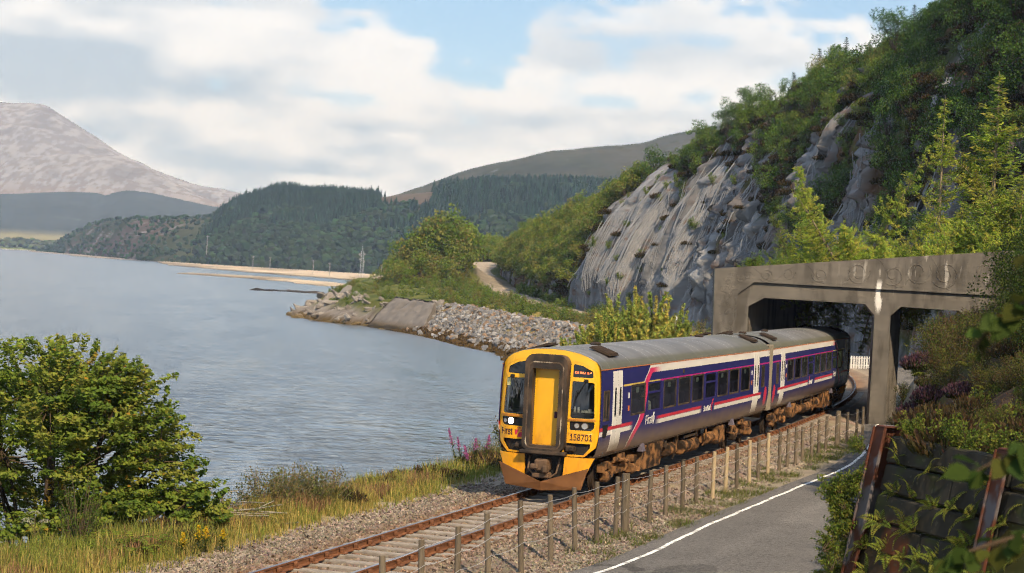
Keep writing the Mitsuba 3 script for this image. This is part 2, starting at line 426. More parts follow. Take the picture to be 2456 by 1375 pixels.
SHORE = [(-26, -15), (-22, 10), (-16.5, 25), (-13.2, 38), (-10.5, 43), (-8.2, 50), (-4.8, 60), (0, 75), (1, 95), (0, 120), (1, 150), (0.5, 185), (-0.7, 208), (-5.9, 226), (-11.5, 250), (-19, 272), (-28.5, 286), (-34.2, 305), (-36.5, 318), (-31, 330), (-30, 355), (-36, 400), (-45, 450), (-62, 620), (-66, 800)]
CREST = [(-6, -10), (-4, 2), (2, 10), (9.5, 15), (8, 19.5), (6.75, 23.4), (5.55, 27.05), (6.7, 32), (8.1, 41), (9.9, 48), (13.9, 63), (17, 75), (20.8, 84), (24, 95), (28.5, 110), (33, 125)]
ROAD = [(-12.2, 6.5), (-5.6, 25)] + [tuple(float(q) for q in track(s, t)) for s, t in ((-10, 6.15), (0, 6.5), (10, 6.85), (18, 7.1), (28, 6.5))] + [(18.4, 84), (22.0, 96), (25.6, 112), (28.3, 130), (29.3, 150), (29.0, 172), (27.2, 195), (20.5, 230), (13.0, 252), (7.6, 270), (4.3, 290), (-0.2, 325), (-5.4, 360), (-8.0, 390), (-5.6, 418), (2.5, 440)]
ROADZ = PchipInterpolator([-20, 230, 270, 290, 325, 360, 395, 425, 460], [3.3, 3.4, 3.95, 4.5, 5.3, 7.1, 8.9, 10.4, 11])


def ground(x, y):
    x, y = np.asarray(x, float), np.asarray(y, float)
    d, _ = polydist(x, y, SHORE)
    P3 = np.stack([x, y, np.zeros_like(x)], -1)
    base = ROADZ(np.clip(y, -20, 460)) - 0.05
    base = np.minimum(base, 3.28 + np.maximum(0, base - 3.28) * np.clip(1 - (-12 - x) / 14, 0.25, 1))
    base = base + 7.5 * np.exp(-((x + 13.6) / 6.8) ** 2 - ((y - 352) / 12) ** 2) + 3.0 * np.exp(-((x + 27.5) / 3.2) ** 2 - ((y - 314) / 6) ** 2)
    base = base + 1.6 * np.exp(-((x + 20) / 6) ** 2 - ((y - 318) / 14) ** 2)
    rock = np.clip((y - 262) / 8, 0, 1) * np.clip((335 - y) / 10, 0, 1)
    slope = np.where(y < 160, 0.82, np.where(y < 262, 0.5, 0.55))
    rough = (meshkit.fbm(P3 / 3.1, 4, 3) - 0.5) * (0.35 + 2.6 * rock * np.exp(-np.maximum(d, 0) / 9))
    z = np.minimum(base, d * slope + 0.05 + rough)
    z = np.where(d < 0, np.maximum(d * 0.5, -3), z)
    dc, _ = polydist(x, y, CREST)
    dr_, _ = polydist(x, y, ROAD)
    clear = np.clip((np.abs(dr_) - 2.4) / 1.0, 0, 1) * np.clip((dr_ + 50) / 1, 0, 1)
    steep = np.clip((dc + 1.5) / (1.75 + 2.9 * np.clip((y - 28) / 5, 0, 1) * np.clip((53 - y) / 7, 0, 1)), 0, 1)
    low = np.clip((y - 6) / 12, 0, 1) * 1.0
    bank = (0.45 + 0.55 * low) * 3.95 * steep * steep * (3 - 2 * steep) + np.where(dc > 0, 0.10 * np.minimum(dc, 5) + 0.62 * np.clip(dc - 5, 0, 42), 0)
    bank = bank * np.where(y > 70, np.where(dc > 0.4, 1, clear), 1)
    z = z + np.where(dc > -1.5, bank + (meshkit.fbm(P3 / 2.3, 3, 9) - 0.5) * 0.9 * steep, 0)
    fine = (meshkit.fbm(P3 / 0.9, 3, 21) - 0.5) * 0.14
    td, _ = polydist(x, y, np.stack([TX, TY], -1)[::6])
    flat = np.clip((np.abs(td) - 3.0) / 1.5, 0, 1) * np.clip((np.abs(dr_) - 2.6) / 0.6, 0.0, 1)
    return z + fine * flat


def ground_color(x, y, z):
    d, _ = polydist(x, y, SHORE)
    dc, _ = polydist(x, y, CREST)
    rd, _ = polydist(x, y, ROAD)
    td, _ = polydist(x, y, np.stack([TX, TY], -1)[::6])
    P3 = np.stack([x, y, z], -1)
    n1, n2 = meshkit.fbm(P3 / 2.4, 4, 40), meshkit.fbm(P3 / 0.55, 3, 41)
    lerp = lambda a, b, t: np.asarray(a) * (1 - t[..., None]) + np.asarray(b) * t[..., None]
    ss = lambda a, b, v: (lambda t: t * t * (3 - 2 * t))(np.clip((v - a) / (b - a), 0, 1))
    grass = lerp(np.array([0.11, 0.115, 0.028]) + 0 * P3, (0.25, 0.185, 0.065), ss(0.38, 0.62, n1))
    c = lerp(grass, (0.055, 0.075, 0.016), ss(0.5, 0.7, n2) * 0.6)
    gravel = lerp(np.array([0.20, 0.165, 0.13]) + 0 * P3, (0.34, 0.28, 0.21), n2)
    c = lerp(c, lerp(np.array([0.055, 0.07, 0.018]) + 0 * P3, (0.10, 0.105, 0.03), ss(0.4, 0.6, n1)), 1.0 * (y > 275) * np.ones_like(n1))
    c = lerp(c, gravel, ss(4.1, 3.3, np.abs(td)) * (y < 200))
    c = lerp(c, lerp(np.array([0.13, 0.115, 0.09]) + 0 * P3, (0.24, 0.205, 0.16), n2), ss(3.4, 2.7, np.abs(rd) + 1.2 * (n1 - 0.5)) * (1 - ss(3.2, 2.6, np.abs(td))))
    # rock near the water
    rockc = lerp(lerp(np.array([0.17, 0.15, 0.13]) + 0 * P3, (0.27, 0.235, 0.20), n1), (0.12, 0.10, 0.085), ss(0.52, 0.68, n2))
    c = lerp(c, rockc, ss(5.0, 2.6, d + 3 * (n1 - 0.5)) * (y > 150) + ss(1.5, 0.5, d) * (y <= 150))
    tide = lerp(np.array([0.055, 0.036, 0.012]) + 0 * P3, (0.13, 0.085, 0.03), n2)
    c = lerp(c, tide, ss(1.15, 0.55, z + 0.6 * (n1 - 0.5)))
    bank = lerp(lerp(np.array([0.05, 0.055, 0.016]) + 0 * P3, (0.085, 0.05, 0.03), ss(0.4, 0.6, n1)), (0.035, 0.028, 0.018), ss(0.5, 0.7, n2))
    c = lerp(c, bank, ss(-1.4, -0.9, dc) * (np.abs(rd) > 2.5))
    return c * (0.85 + 0.3 * n2)[..., None]


def build_ground():
    S = Soup()
    for xs, ys in ((np.arange(-28, 62, 0.42), np.arange(-14, 100.2, 0.42)), (np.arange(-48, 62, 0.85), np.arange(99.6, 470, 0.85))):
        gx, gy = np.meshgrid(xs, ys, indexing='ij')
        gz = ground(gx, gy)
        keep = np.maximum.reduce([gz[:-1, :-1], gz[1:, :-1], gz[:-1, 1:], gz[1:, 1:]]) > -1.4
        m = grid(np.stack([gx, gy, gz], -1), keep)
        S.put(np.asarray(m.vertices), np.asarray(m.faces), ground_color(gx, gy, gz).reshape(-1, 3))
    m, c = S.out()
    add('ground', m, 'm_ground', smooth=True, color=c)
    lab('ground', kind='structure')


build_ground()
wx = np.array([-2600, -800, -300, -120, -60, 20, 200, 900.0])
m = grid(np.stack(list(np.meshgrid(wx, np.array([-120, 20, 60, 120, 300, 700, 1500, 3600.0]), indexing='ij')) + [np.zeros((8, 8))], -1))
add('water', m, 'm_water')
lab('water', kind='structure')


# ------------------------------------------------------------------ road, line, track bed
def along(L, step):
    L = np.asarray(L, float)
    s = np.r_[0, np.cumsum(np.hypot(*np.diff(L[:, :2], axis=0).T))]
    fx, fy = PchipInterpolator(s, L[:, 0]), PchipInterpolator(s, L[:, 1])
    q = np.arange(0, s[-1], step)
    x, y = fx(q), fy(q)
    t = np.stack([fx(q, 1), fy(q, 1)], -1)
    t /= np.linalg.norm(t, axis=1, keepdims=True)
    return x, y, np.stack([t[:, 1], -t[:, 0]], -1)


def ribbon(L, offs, zs, step=1.0, z=None):
    x, y, n = along(L, step)
    zz = (ROADZ(y) if z is None else z(x, y))
    P = np.stack([np.stack([x + n[:, 0] * o, y + n[:, 1] * o, zz + h], -1) for o, h in zip(offs, zs)], 1)
    return grid(P[:, ::-1])


def road_mesh():
    x, y, n = along(ROAD, 1.0)
    w = 1 + 0.55 * np.clip((y - 300) / 50, 0, 1)
    P = np.stack([np.stack([x + n[:, 0] * o * w, y + n[:, 1] * o * w, ROADZ(y) + h], -1) for o, h in zip([-2.55, -2.2, -1.1, 0, 1.1, 2.25], [0.005, 0.02, 0.045, 0.055, 0.045, 0.01])], 1)
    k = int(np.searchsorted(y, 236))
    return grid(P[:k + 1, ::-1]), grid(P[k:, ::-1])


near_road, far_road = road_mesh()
add('far_road', far_road, 'm_sunlit_asphalt', smooth=True)  # continues the road; its paler tone is painted sunlight
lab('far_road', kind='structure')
add('road', near_road, 'm_asphalt', smooth=True)
lab('road', kind='structure')
x_, y_, n_ = along(ROAD, 0.5)
S = Soup()
near = np.where(y_ < 84)[0]
wob = 0.012 * np.sin(np.arange(len(x_)) * 0.9) + 0.008 * np.sin(np.arange(len(x_)) * 2.3)
P = np.stack([np.stack([x_[near] + n_[near, 0] * (o + wob[near]), y_[near] + n_[near, 1] * (o + wob[near]), ROADZ(y_[near]) + 0.02 + (o + 2.2) / 1.1 * 0.025 + 0.005], -1) for o in (-1.99, -2.10)], 1)
keep = np.ones((len(near) - 1, 1), bool)
keep[[k for k, q in enumerate(near[:-1]) if abs(y_[q] - 46.8) < 0.12], 0] = False
add('edge_line', grid(P, keep), 'm_line')
lab('edge_line', kind='structure')

bed_s = np.arange(-36, 180, 0.5)
prof = [(-3.0, -0.42), (-2.55, -0.33), (-1.75, -0.155), (-1.32, -0.165), (-1.0, -0.215), (0, -0.225), (1.0, -0.215), (1.32, -0.165), (1.75, -0.155), (2.5, -0.30), (2.9, -0.40)]
r = rng(4)
P = np.stack([np.stack([*track(bed_s, t), ZR + h + 0.03 * (r.random(len(bed_s)) - 0.5)], -1) for t, h in prof], 1)
P = P[:, ::-1]
bm = grid(P)
bc = tint(r, len(bm.vertices), (0.185, 0.148, 0.115), 0.16, 0.05)
rusty = np.tile(np.exp(-((np.abs([p_[0] for p_ in prof][::-1]) - 0.9) / 0.6) ** 2), len(bed_s))[:, None]
bc = bc * (1 - rusty * 0.6) + np.array([0.19, 0.095, 0.045]) * rusty * 0.6
add('track_bed', bm, 'm_ground', smooth=True, color=bc)
lab('track_bed', kind='structure')


def ballast():
    r = rng(8)
    base = tm(*(lambda m: (m.vertices, m.faces))(rock_hull(rng(3), 1, 1, 0.75, 9)))
    n = 30000
    s = r.uniform(-22, 34, n)
    s = np.where(r.random(n) < 0.55, r.uniform(-20, 4, n), s)
    t = r.uniform(-3.4, 3.9, n)
    x, y = track(s, t)
    z = np.interp(t, [p_[0] for p_ in prof], [ZR + p_[1] for p_ in prof])
    gz = ground(x, y)
    z = np.where((t < -2.9) | (t > 2.8), gz, np.maximum(z, gz))
    size = r.uniform(0.028, 0.062, n)
    tie = np.abs(np.mod(s + 24 + 0.36, 0.72) - 0.36) < 0.15
    keep = (np.abs(np.abs(t) - 0.75) > 0.12) & ~(tie & (np.abs(t) < 1.3) & (r.random(n) < 0.93))
    col = tint(r, n, (0.215, 0.175, 0.138), 0.32, 0.06)
    rust = np.exp(-((np.abs(t) - 0.9) / 0.55) ** 2)[:, None] * r.uniform(0.2, 0.9, (n, 1))
    col = col * (1 - rust) + np.array([0.21, 0.10, 0.045]) * rust
    col[r.random(n) < 0.12] *= 1.6
    k = np.where(keep)[0]
    m, c = scatter(base, np.stack([x, y, z + 0.01], -1)[k], size[k], rand_rot(r, len(k)), col[k])
    key = add('ballast', m, 'm_matte', color=c)
    lab(key, 'loose grey brown ballast stones between and beside the rails', 'ballast', kind='stuff')


ballast()


def railway():
    key = 'railway_track'
    lab(key, 'single rusty railway track on light sleepers leading under the train', 'railway track')
    s = np.arange(-30, 175, 0.5)
    rp = [(-0.07, -0.16), (-0.07, -0.145), (-0.012, -0.125), (-0.012, -0.05), (-0.036, -0.04), (-0.036, -0.006), (0.036, -0.006), (0.036, -0.04), (0.012, -0.05), (0.012, -0.125), (0.07, -0.145), (0.07, -0.16)]
    for side in (-1, 1):
        P = np.stack([np.stack([*track(s, side * 0.753 + a), np.full(len(s), ZR + b)], -1) for a, b in rp], 1)
        k = add(key + '__rail', grid(P), 'm_rail')
        P = np.stack([np.stack([*track(s, side * 0.753 + a), np.full(len(s), ZR + b)], -1) for a, b in ((-0.035, -0.005), (-0.026, 0.001), (0.026, 0.001), (0.035, -0.005))], 1)
        add(k + '__running_surface', grid(P), 'm_rail_top')
    r = rng(17)
    sl = box(-1.28, 1.28, -0.125, 0.125, -0.12, 0.0, 0.02)
    chair = cat([box(-0.17, 0.17, -0.085, 0.085, 0.0, 0.03, 0.01), box(-0.10, -0.035, -0.06, 0.06, 0.03, 0.115, 0.012), box(0.035, 0.10, -0.06, 0.06, 0.03, 0.115, 0.012)])
    psl = mikit.ply(sl, 'm_sleeper', smooth=False)
    pch = mikit.ply(chair, 'm_rail', smooth=False)
    for q in np.arange(-24, 62, 0.72):
        x, y = track(q)
        h = float(np.interp(q, TS, TH)) + r.normal() * 0.012
        w = T().translate([float(x), float(y), ZR - 0.150 + r.normal() * 0.004]).rotate([0, 0, 1], -math.degrees(h))
        scene[num(key + '__sleeper')] = {**psl, 'to_world': w}
        for side in (-1, 1):
            scene[num(key + '__rail_chair')] = {**pch, 'to_world': w @ T().translate([side * 0.753, 0, 0.002])}


railway()


# ------------------------------------------------------------------ hillside with rock faces
HF = np.array([(34, 118, 6.0), (34, 140, 3.6), (32, 165, 3.5), (30.8, 190, 3.5), (24.3, 230, 3.6), (10.6, 270, 4.0), (6.6, 290, 4.6), (2.3, 325, 5.6), (-0.8, 355, 7.2), (-2.6, 385, 9.2), (-2.4, 412, 10.3)])
HC = np.array([(56, 118, 45), (53, 140, 44), (50, 165, 42.5), (48.5, 190, 41), (42.6, 230, 37.0), (27.5, 270, 27.6), (18.5, 300, 21.5), (12, 325, 19.2), (5.6, 355, 16.5), (0.2, 385, 13.0), (-1.4, 412, 11.6)])
hfx, hfz = PchipInterpolator(HF[:, 1], HF[:, 0]), PchipInterpolator(HF[:, 1], HF[:, 2])
hcx, hcz = PchipInterpolator(HC[:, 1], HC[:, 0]), PchipInterpolator(HC[:, 1], HC[:, 2])
PA = PchipInterpolator([0, 0.28, 0.5, 0.8, 1, 1.3, 1.9], [0, 0.17, 0.34, 0.66, 1, 1.75, 3.6])
PB = PchipInterpolator([0, 0.28, 0.5, 0.8, 1, 1.3, 1.9], [0, 0.33, 0.57, 0.86, 1.0, 1.10, 1.16])


def rock_mask(Y, v):
    P = np.stack([Y * 0.07, v * 2.2 + Y * 0.01, 0 * Y], -1)
    n = meshkit.fbm(P * 2.2, 4, 61)
    streak = meshkit.fbm(np.stack([Y * 0.20, v * 3.4 - Y * 0.012, 0 * Y + 4], -1), 4, 62)
    main = np.clip((0.80 - 0.13 * np.clip((262 - Y) / 12, 0, 1) - v - 0.75 * (n - 0.5)) * 7, 0, 1) * np.clip((Y - 238) / 9, 0, 1) * np.clip((285 - Y + 12 * (n - 0.5)) / 8, 0, 1)
    lower = np.clip((0.20 + 0.46 * np.clip((Y - 212) / 30, 0, 1) - v - 0.9 * (n - 0.5)) * 7, 0, 1) * np.clip((248 - Y) / 6, 0, 1)
    patch = np.clip((streak - 0.535) * 12, 0, 1) * np.clip((0.98 - v) * 6, 0, 1) * np.clip((282 - Y) / 12, 0, 1) * (v > 0.1)
    spur = np.clip((0.30 - v - 0.8 * (n - 0.5)) * 6, 0, 1) * (Y >= 286) * np.clip((n - 0.45) * 8, 0, 1)
    return np.clip(np.maximum.reduce([main, lower, patch * 0.95, spur]), 0, 1)


def hill(Y, v, rough=True):
    Y, v = np.asarray(Y, float), np.asarray(v, float)
    fx, fz, cx, cz = hfx(Y), hfz(Y), hcx(Y), hcz(Y)
    x, z = fx + (cx - fx) * PA(v), fz + (cz - fz) * PB(v)
    if rough:
        m = rock_mask(Y, v)
        h = (cz - fz) / 24.0
        flute = meshkit.fbm(np.stack([Y * 0.20, v * 0.8, 0 * Y], -1), 3, 71) - 0.5
        rib = 1 - 2 * np.abs(meshkit.fbm(np.stack([Y * 0.36 + v * 1.5, v * 2.4, 0 * Y + 3], -1), 3, 77) - 0.5)
        lump = meshkit.fbm(np.stack([Y * 0.12, v * 4.0, 0 * Y + 9], -1), 4, 72) - 0.5
        e = np.clip(v * 8, 0.15, 1)
        x = x - e * (((3.4 + 2.6 * np.clip((Y - 236) / 8, 0, 1)) * flute + 1.5 * (rib - 0.8)) * (0.35 + 0.65 * m) + 2.6 * lump * (1 - 0.55 * m)) * h
        z = z + e * (2.4 * lump * (1 - m) + 0.5 * m * flute) * h
        crag = 1 - 2 * np.abs(meshkit.fbm(np.stack([Y * 0.55 - v * 4.0, v * 9.0 + Y * 0.12, 0 * Y + 5], -1), 4, 73) - 0.5)
        chip = meshkit.fbm(np.stack([Y * 1.3, v * 26.0, 0 * Y], -1), 3, 74) - 0.5
        step = np.abs(np.mod(v * 5.0 + Y * 0.11 + 2.2 * (flute + lump), 1) - 0.5)
        x = x + e * h * m * ((3.0 - 2.3 * np.clip((Y - 244) / 8, 0, 1)) * (0.80 - crag) + (1.0 - 0.6 * np.clip((Y - 244) / 8, 0, 1)) * chip + (2.0 - 1.4 * np.clip((Y - 240) / 8, 0, 1)) * np.clip(step - 0.34, 0, 1) * 4)
        z = z + e * h * m * 0.7 * chip
        # the netting lies over the face in long parallel folds
        zone = m * (0.55 + 0.45 * np.clip((Y - 236) / 8, 0, 1)) * np.clip((290 - Y) / 5, 0, 1) * np.clip(v * 9, 0, 1)
        q = Y + 1.3 * (meshkit.noise(np.stack([Y * 0.15, v * 2.5, 0 * Y + 8], -1)) - 0.5)
        fold = 1 - 2 * np.abs(meshkit.noise(np.stack([q * 0.72, v * 0.45, 0 * Y + 2], -1)) - 0.5)
        fold2 = 1 - 2 * np.abs(meshkit.noise(np.stack([q * 1.5, v * 0.7, 0 * Y + 5], -1)) - 0.5)
        x = x + zone * 1.15 * lump * h - zone * (1.5 * (fold - 0.5) + 0.75 * (fold2 - 0.5))
        x = x - 0.9 * m * np.clip(v * 5, 0, 1)
    return np.stack([x, Y, z], -1)


def build_hillside():
    Yg, vg = np.meshgrid(np.arange(118, 412, 0.40), np.r_[np.arange(-0.06, 1.0, 0.008), np.arange(1.0, 1.62, 0.04)], indexing='ij')
    P = hill(Yg, np.maximum(vg, 0))
    P[..., 2] -= np.where(vg < 0, -vg * 30, 0)
    m = rock_mask(Yg, np.maximum(vg, 0))
    q = P / 1.0
    n1 = meshkit.fbm(q * [0.25, 0.25, 0.25], 4, 81)
    n2 = meshkit.fbm(q * [1.1, 1.1, 1.1], 3, 82)
    st = meshkit.fbm(np.stack([Yg * 0.9, vg * 5, 0 * Yg], -1), 4, 83)
    lerp = lambda a, b, t: np.asarray(a) * (1 - t[..., None]) + np.asarray(b) * t[..., None]
    ss = lambda a, b, v: (lambda t: t * t * (3 - 2 * t))(np.clip((v - a) / (b - a), 0, 1))
    n3 = meshkit.fbm(np.stack([Yg * 0.5, vg * 14, 0 * Yg + 6], -1), 4, 84)
    rock = lerp(np.array([0.20, 0.20, 0.20]) + 0 * P, (0.29, 0.225, 0.185), ss(0.46, 0.62, n1))
    rock = lerp(rock, (0.36, 0.36, 0.36), ss(0.54, 0.66, st) * 0.65)
    rock = lerp(rock, (0.055, 0.05, 0.045), ss(0.30, 0.44, np.abs(np.mod(vg * 5.0 + Yg * 0.11 + 1.6 * n1, 1) - 0.5)) * ss(0.45, 0.6, n2) * 0.8)
    rock = lerp(rock, (0.085, 0.078, 0.072), ss(0.5, 0.36, st) * 0.6)
    rock = lerp(rock, (0.075, 0.07, 0.06), ss(0.56, 0.68, n3) * 0.75)
    strk = meshkit.fbm(np.stack([Yg * 1.7 + 0.6 * n1, vg * 1.3, 0 * Yg + 1], -1), 4, 85)
    zone = 0.5 + 0.5 * ss(236, 246, Yg)
    rock = lerp(rock, lerp(np.array([0.125, 0.128, 0.135]) + 0 * P, (0.275, 0.28, 0.29), ss(0.38, 0.62, strk)), zone * 0.72)
    rock = lerp(rock, (0.15, 0.075, 0.04), ss(0.62, 0.7, n2) * 0.6)
    veg = lerp(np.array([0.052, 0.058, 0.015]) + 0 * P, (0.115, 0.062, 0.032), ss(0.45, 0.6, n1))
    veg = lerp(veg, (0.10, 0.10, 0.025), ss(0.55, 0.7, n2) * 0.7)
    c = lerp(veg, rock, ss(0.35, 0.6, m + 0.35 * (n2 - 0.5)))
    add('hillside', grid(P), 'm_rock', smooth=True, color=c.reshape(-1, 3))
    lab('hillside', kind='structure')


build_hillside()


# ------------------------------------------------------------------ far country
def ridge_sheet(name, crest, base, mat_, color, rough, back=0.8, n=(200, 60), pw=1.0, seed=0, tilt=0.0):
    """Terrain that rises from the base line to the crest line and falls away behind it."""
    crest, base = np.asarray(crest, float), np.asarray(base, float)
    k = np.linspace(0, len(crest) - 1, n[0])
    idx = np.arange(len(crest))
    C = np.stack([PchipInterpolator(idx, crest[:, a])(k) for a in range(3)], -1)
    B = np.stack([PchipInterpolator(idx, base[:, a])(k) for a in range(3)], -1)
    t = np.r_[np.linspace(0, 1, n[1]), 1 + np.linspace(0.05, back, 12)]
    prof_ = np.where(t <= 1, np.sin(np.clip(t, 0, 1) * np.pi / 2) ** pw, 1 - 0.9 * (t - 1))
    P = B[:, None] + (C - B)[:, None] * np.stack([t, t, prof_], -1)[None]
    amp = np.clip(1 - np.abs(t - 0.55) / 0.6, 0, 1)[None, :, None]
    nz = meshkit.fbm(P / rough[0] * [1, 1, 0.3] + seed, 5, seed) - 0.5
    P[..., 2] += (nz * rough[1] * (0.12 + amp[..., 0]))
    c = color(P, t)
    return P, c


L3 = lambda a, b, t: np.asarray(a) * (1 - t[..., None]) + np.asarray(b) * t[..., None]
SS = lambda a, b, v: (lambda t: t * t * (3 - 2 * t))(np.clip((v - a) / (b - a), 0, 1))
A_CREST = [(-600.9, 2470.0, 0.4), (-568.2, 2387.0, 10.9), (-544.5, 2404.5, 29.6), (-459.5, 2172.3, 39.7), (-375.6, 1933.9, 39.4), (-333.5, 1885.2, 41.5), (-283.5, 1824.3, 43.3), (-271.8, 1809.1, 49.9), (-256.2, 1794.1, 55.4), (-239.3, 1782.2, 60.5), (-210.2, 1761.5, 67.8), (-189.3, 1746.7, 64.5), (-169.0, 1731.9, 66.0), (-148.8, 1715.8, 64.5), (-128.3, 1695.0, 64.5), (-101.1, 1668.3, 68.0), (-71.7, 1655.0, 70.9), (-50.2, 1645.0, 75.0), (-14.7, 1628.3, 78.7), (20.3, 1620.0, 80.2), (55.5, 1620.0, 80.4), (90.7, 1620.0, 80.4), (132.9, 1620.0, 78.9)]
A_BASE = [(-585, 2390.0, -0.3), (-538.3, 2267.0, 0.3), (-470.1, 2084.5, 0.5), (-389.6, 1852.3, 0.5), (-311.5, 1613.9, 0.5), (-274.9, 1565.2, 0.5), (-231.6, 1504.3, 0.5), (-221.2, 1489.1, 0.5), (-207.8, 1474.1, 0.5), (-193.5, 1462.2, 0.5), (-168.8, 1441.5, 0.5), (-151.6, 1426.7, 0.5), (-134.8, 1411.9, 0.5), (-118.1, 1395.8, 0.5), (-101.5, 1375.0, 0.5), (-79.0, 1348.3, 0.5), (-55.1, 1335.0, 0.5), (-37.5, 1325.0, 0.5), (-8.6, 1308.3, 0.5), (19.6, 1300.0, 0.5), (47.8, 1300.0, 0.5), (75.9, 1300.0, 0.5), (109.7, 1300.0, 0.5)]
B_CREST = [(-260, 2500, 60), (-151.3, 2500.0, 92.5), (-103.4, 2500.0, 113.3), (-55.5, 2500.0, 134.0), (3.4, 2500.0, 150.7), (40.9, 2500.0, 160.8), (73.2, 2500.0, 164.6), (110.9, 2500.0, 170.9), (154.0, 2500.0, 177.5), (191.4, 2500.0, 189.7), (255.7, 2500.0, 205.6), (298.6, 2500.0, 214.3), (420, 2500.0, 230)]
M_CREST = [(-2700, 6800, 300), (-2350, 6800, 420), (-2061.4, 6800.0, 455.8), (-1929.9, 6800.0, 483.3), (-1842.0, 6800.0, 498.2), (-1753.2, 6800.0, 492.5), (-1679.3, 6800.0, 492.0), (-1618.8, 6800.0, 464.1), (-1542.8, 6800.0, 420.8), (-1467.0, 6800.0, 380.5), (-1390.7, 6800.0, 336.8), (-1315.4, 6800.0, 304.8), (-1240.2, 6800.0, 275.7), (-1120.0, 6800.0, 240.2), (-978.7, 6800.0, 217.0), (-790.8, 6800.0, 152.9), (-500, 6800, 90)]
M2_CREST = [(-2300, 5800, 120), (-1749.0, 5800.0, 201.8), (-1561.4, 5800.0, 230.5), (-1487.3, 5800.0, 259.5), (-1400.0, 5800.0, 277.9), (-1312.2, 5800.0, 285.0), (-1224.0, 5800.0, 284.5), (-1147.6, 5800.0, 268.4), (-1057.5, 5800.0, 231.5), (-980.0, 5800.0, 194.0), (-902.7, 5800.0, 160.2), (-760, 5800.0, 105)]
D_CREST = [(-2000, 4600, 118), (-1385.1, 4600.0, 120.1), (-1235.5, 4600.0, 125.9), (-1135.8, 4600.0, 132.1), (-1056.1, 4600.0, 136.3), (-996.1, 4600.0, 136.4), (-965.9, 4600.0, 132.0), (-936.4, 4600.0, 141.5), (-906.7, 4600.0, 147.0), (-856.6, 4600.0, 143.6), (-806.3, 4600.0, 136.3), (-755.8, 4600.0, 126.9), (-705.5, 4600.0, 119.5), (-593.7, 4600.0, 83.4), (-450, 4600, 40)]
L_CREST = [(-1200, 2900, 10), (-869.3, 2900.0, 6.0), (-775.4, 2900.0, 9.8), (-737.7, 2900.0, 12.1), (-693.5, 2900.0, 10.9), (-649.2, 2900.0, 9.2), (-560, 2900, 6), (-400, 2900, 3)]


def shift(crest, dy, z, kx=1.0):
    return [(x * kx, y + dy, z) for x, y, _ in crest]


def col_a(P, t):
    n1, n2 = meshkit.fbm(P / 90 * [1, 1, 2], 4, 91), meshkit.fbm(P / 22, 4, 92)
    heath = SS(-250, -330, P[..., 0] + 60 * (n1 - 0.5))
    c = L3(np.array([0.030, 0.042, 0.016]) + 0 * P, (0.055, 0.062, 0.022), n1)  # greens and heath below are darkened to hold a cloud shadow
    h = L3(L3(np.array([0.036, 0.042, 0.018]) + 0 * P, (0.068, 0.050, 0.038), SS(0.42, 0.6, n1)), (0.15, 0.13, 0.115), SS(0.60, 0.72, n2))
    c = L3(c, h, heath)
    clearcut = SS(36, 22, np.abs(P[..., 0] + 92) + 26 * (n2 - 0.5)) * SS(46, 54, P[..., 2] + 14 * (n2 - 0.5))
    return L3(c, (0.105, 0.075, 0.058), clearcut * (0.6 + 0.6 * (n2 - 0.3)))


def col_b(P, t):
    n1, n2 = meshkit.fbm(P / 130 * [1, 1, 2.5], 4, 95), meshkit.fbm(P / 26, 4, 96)
    c = L3(np.array([0.033, 0.037, 0.019]) + 0 * P, (0.058, 0.052, 0.030), SS(0.35, 0.65, n1))  # moor tones lowered to carry a painted cloud shadow
    c = L3(c, (0.04, 0.045, 0.022), SS(0.5, 0.66, n2) * 0.7)
    return L3(c, (0.14, 0.135, 0.125), SS(0.70, 0.80, n2))


def col_m(P, t):
    n1, n2 = meshkit.fbm(P / 120 * [1.3, 0.4, 1], 5, 101), meshkit.fbm(P / 20 * [1.2, 0.3, 1.0], 5, 102)
    c = L3(np.array([0.175, 0.152, 0.135]) + 0 * P, (0.255, 0.24, 0.23), SS(0.42, 0.6, n2))
    c = L3(c, (0.115, 0.095, 0.075), SS(0.50, 0.70, n1) * 0.6)
    return L3(c, (0.22, 0.145, 0.085), SS(190, 120, P[..., 2]) * 0.6)


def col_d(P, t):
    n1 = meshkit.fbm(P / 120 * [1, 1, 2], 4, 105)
    c = L3(np.array([0.022, 0.028, 0.018]) + 0 * P, (0.036, 0.040, 0.024), n1)  # cloud shadow over this hill is put into its dark colour
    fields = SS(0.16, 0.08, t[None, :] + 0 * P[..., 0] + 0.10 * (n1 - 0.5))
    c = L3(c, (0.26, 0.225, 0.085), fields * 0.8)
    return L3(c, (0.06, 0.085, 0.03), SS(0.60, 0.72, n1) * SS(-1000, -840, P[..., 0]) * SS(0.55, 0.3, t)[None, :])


def col_l(P, t):
    n1 = meshkit.fbm(P / 40 * [1, 1, 3], 4, 107)
    c = L3(np.array([0.075, 0.10, 0.03]) + 0 * P, (0.17, 0.17, 0.055), SS(0.4, 0.6, n1))
    return L3(c, (0.40, 0.32, 0.22), SS(0.08, 0.03, t)[None, :] + 0 * P[..., 0])


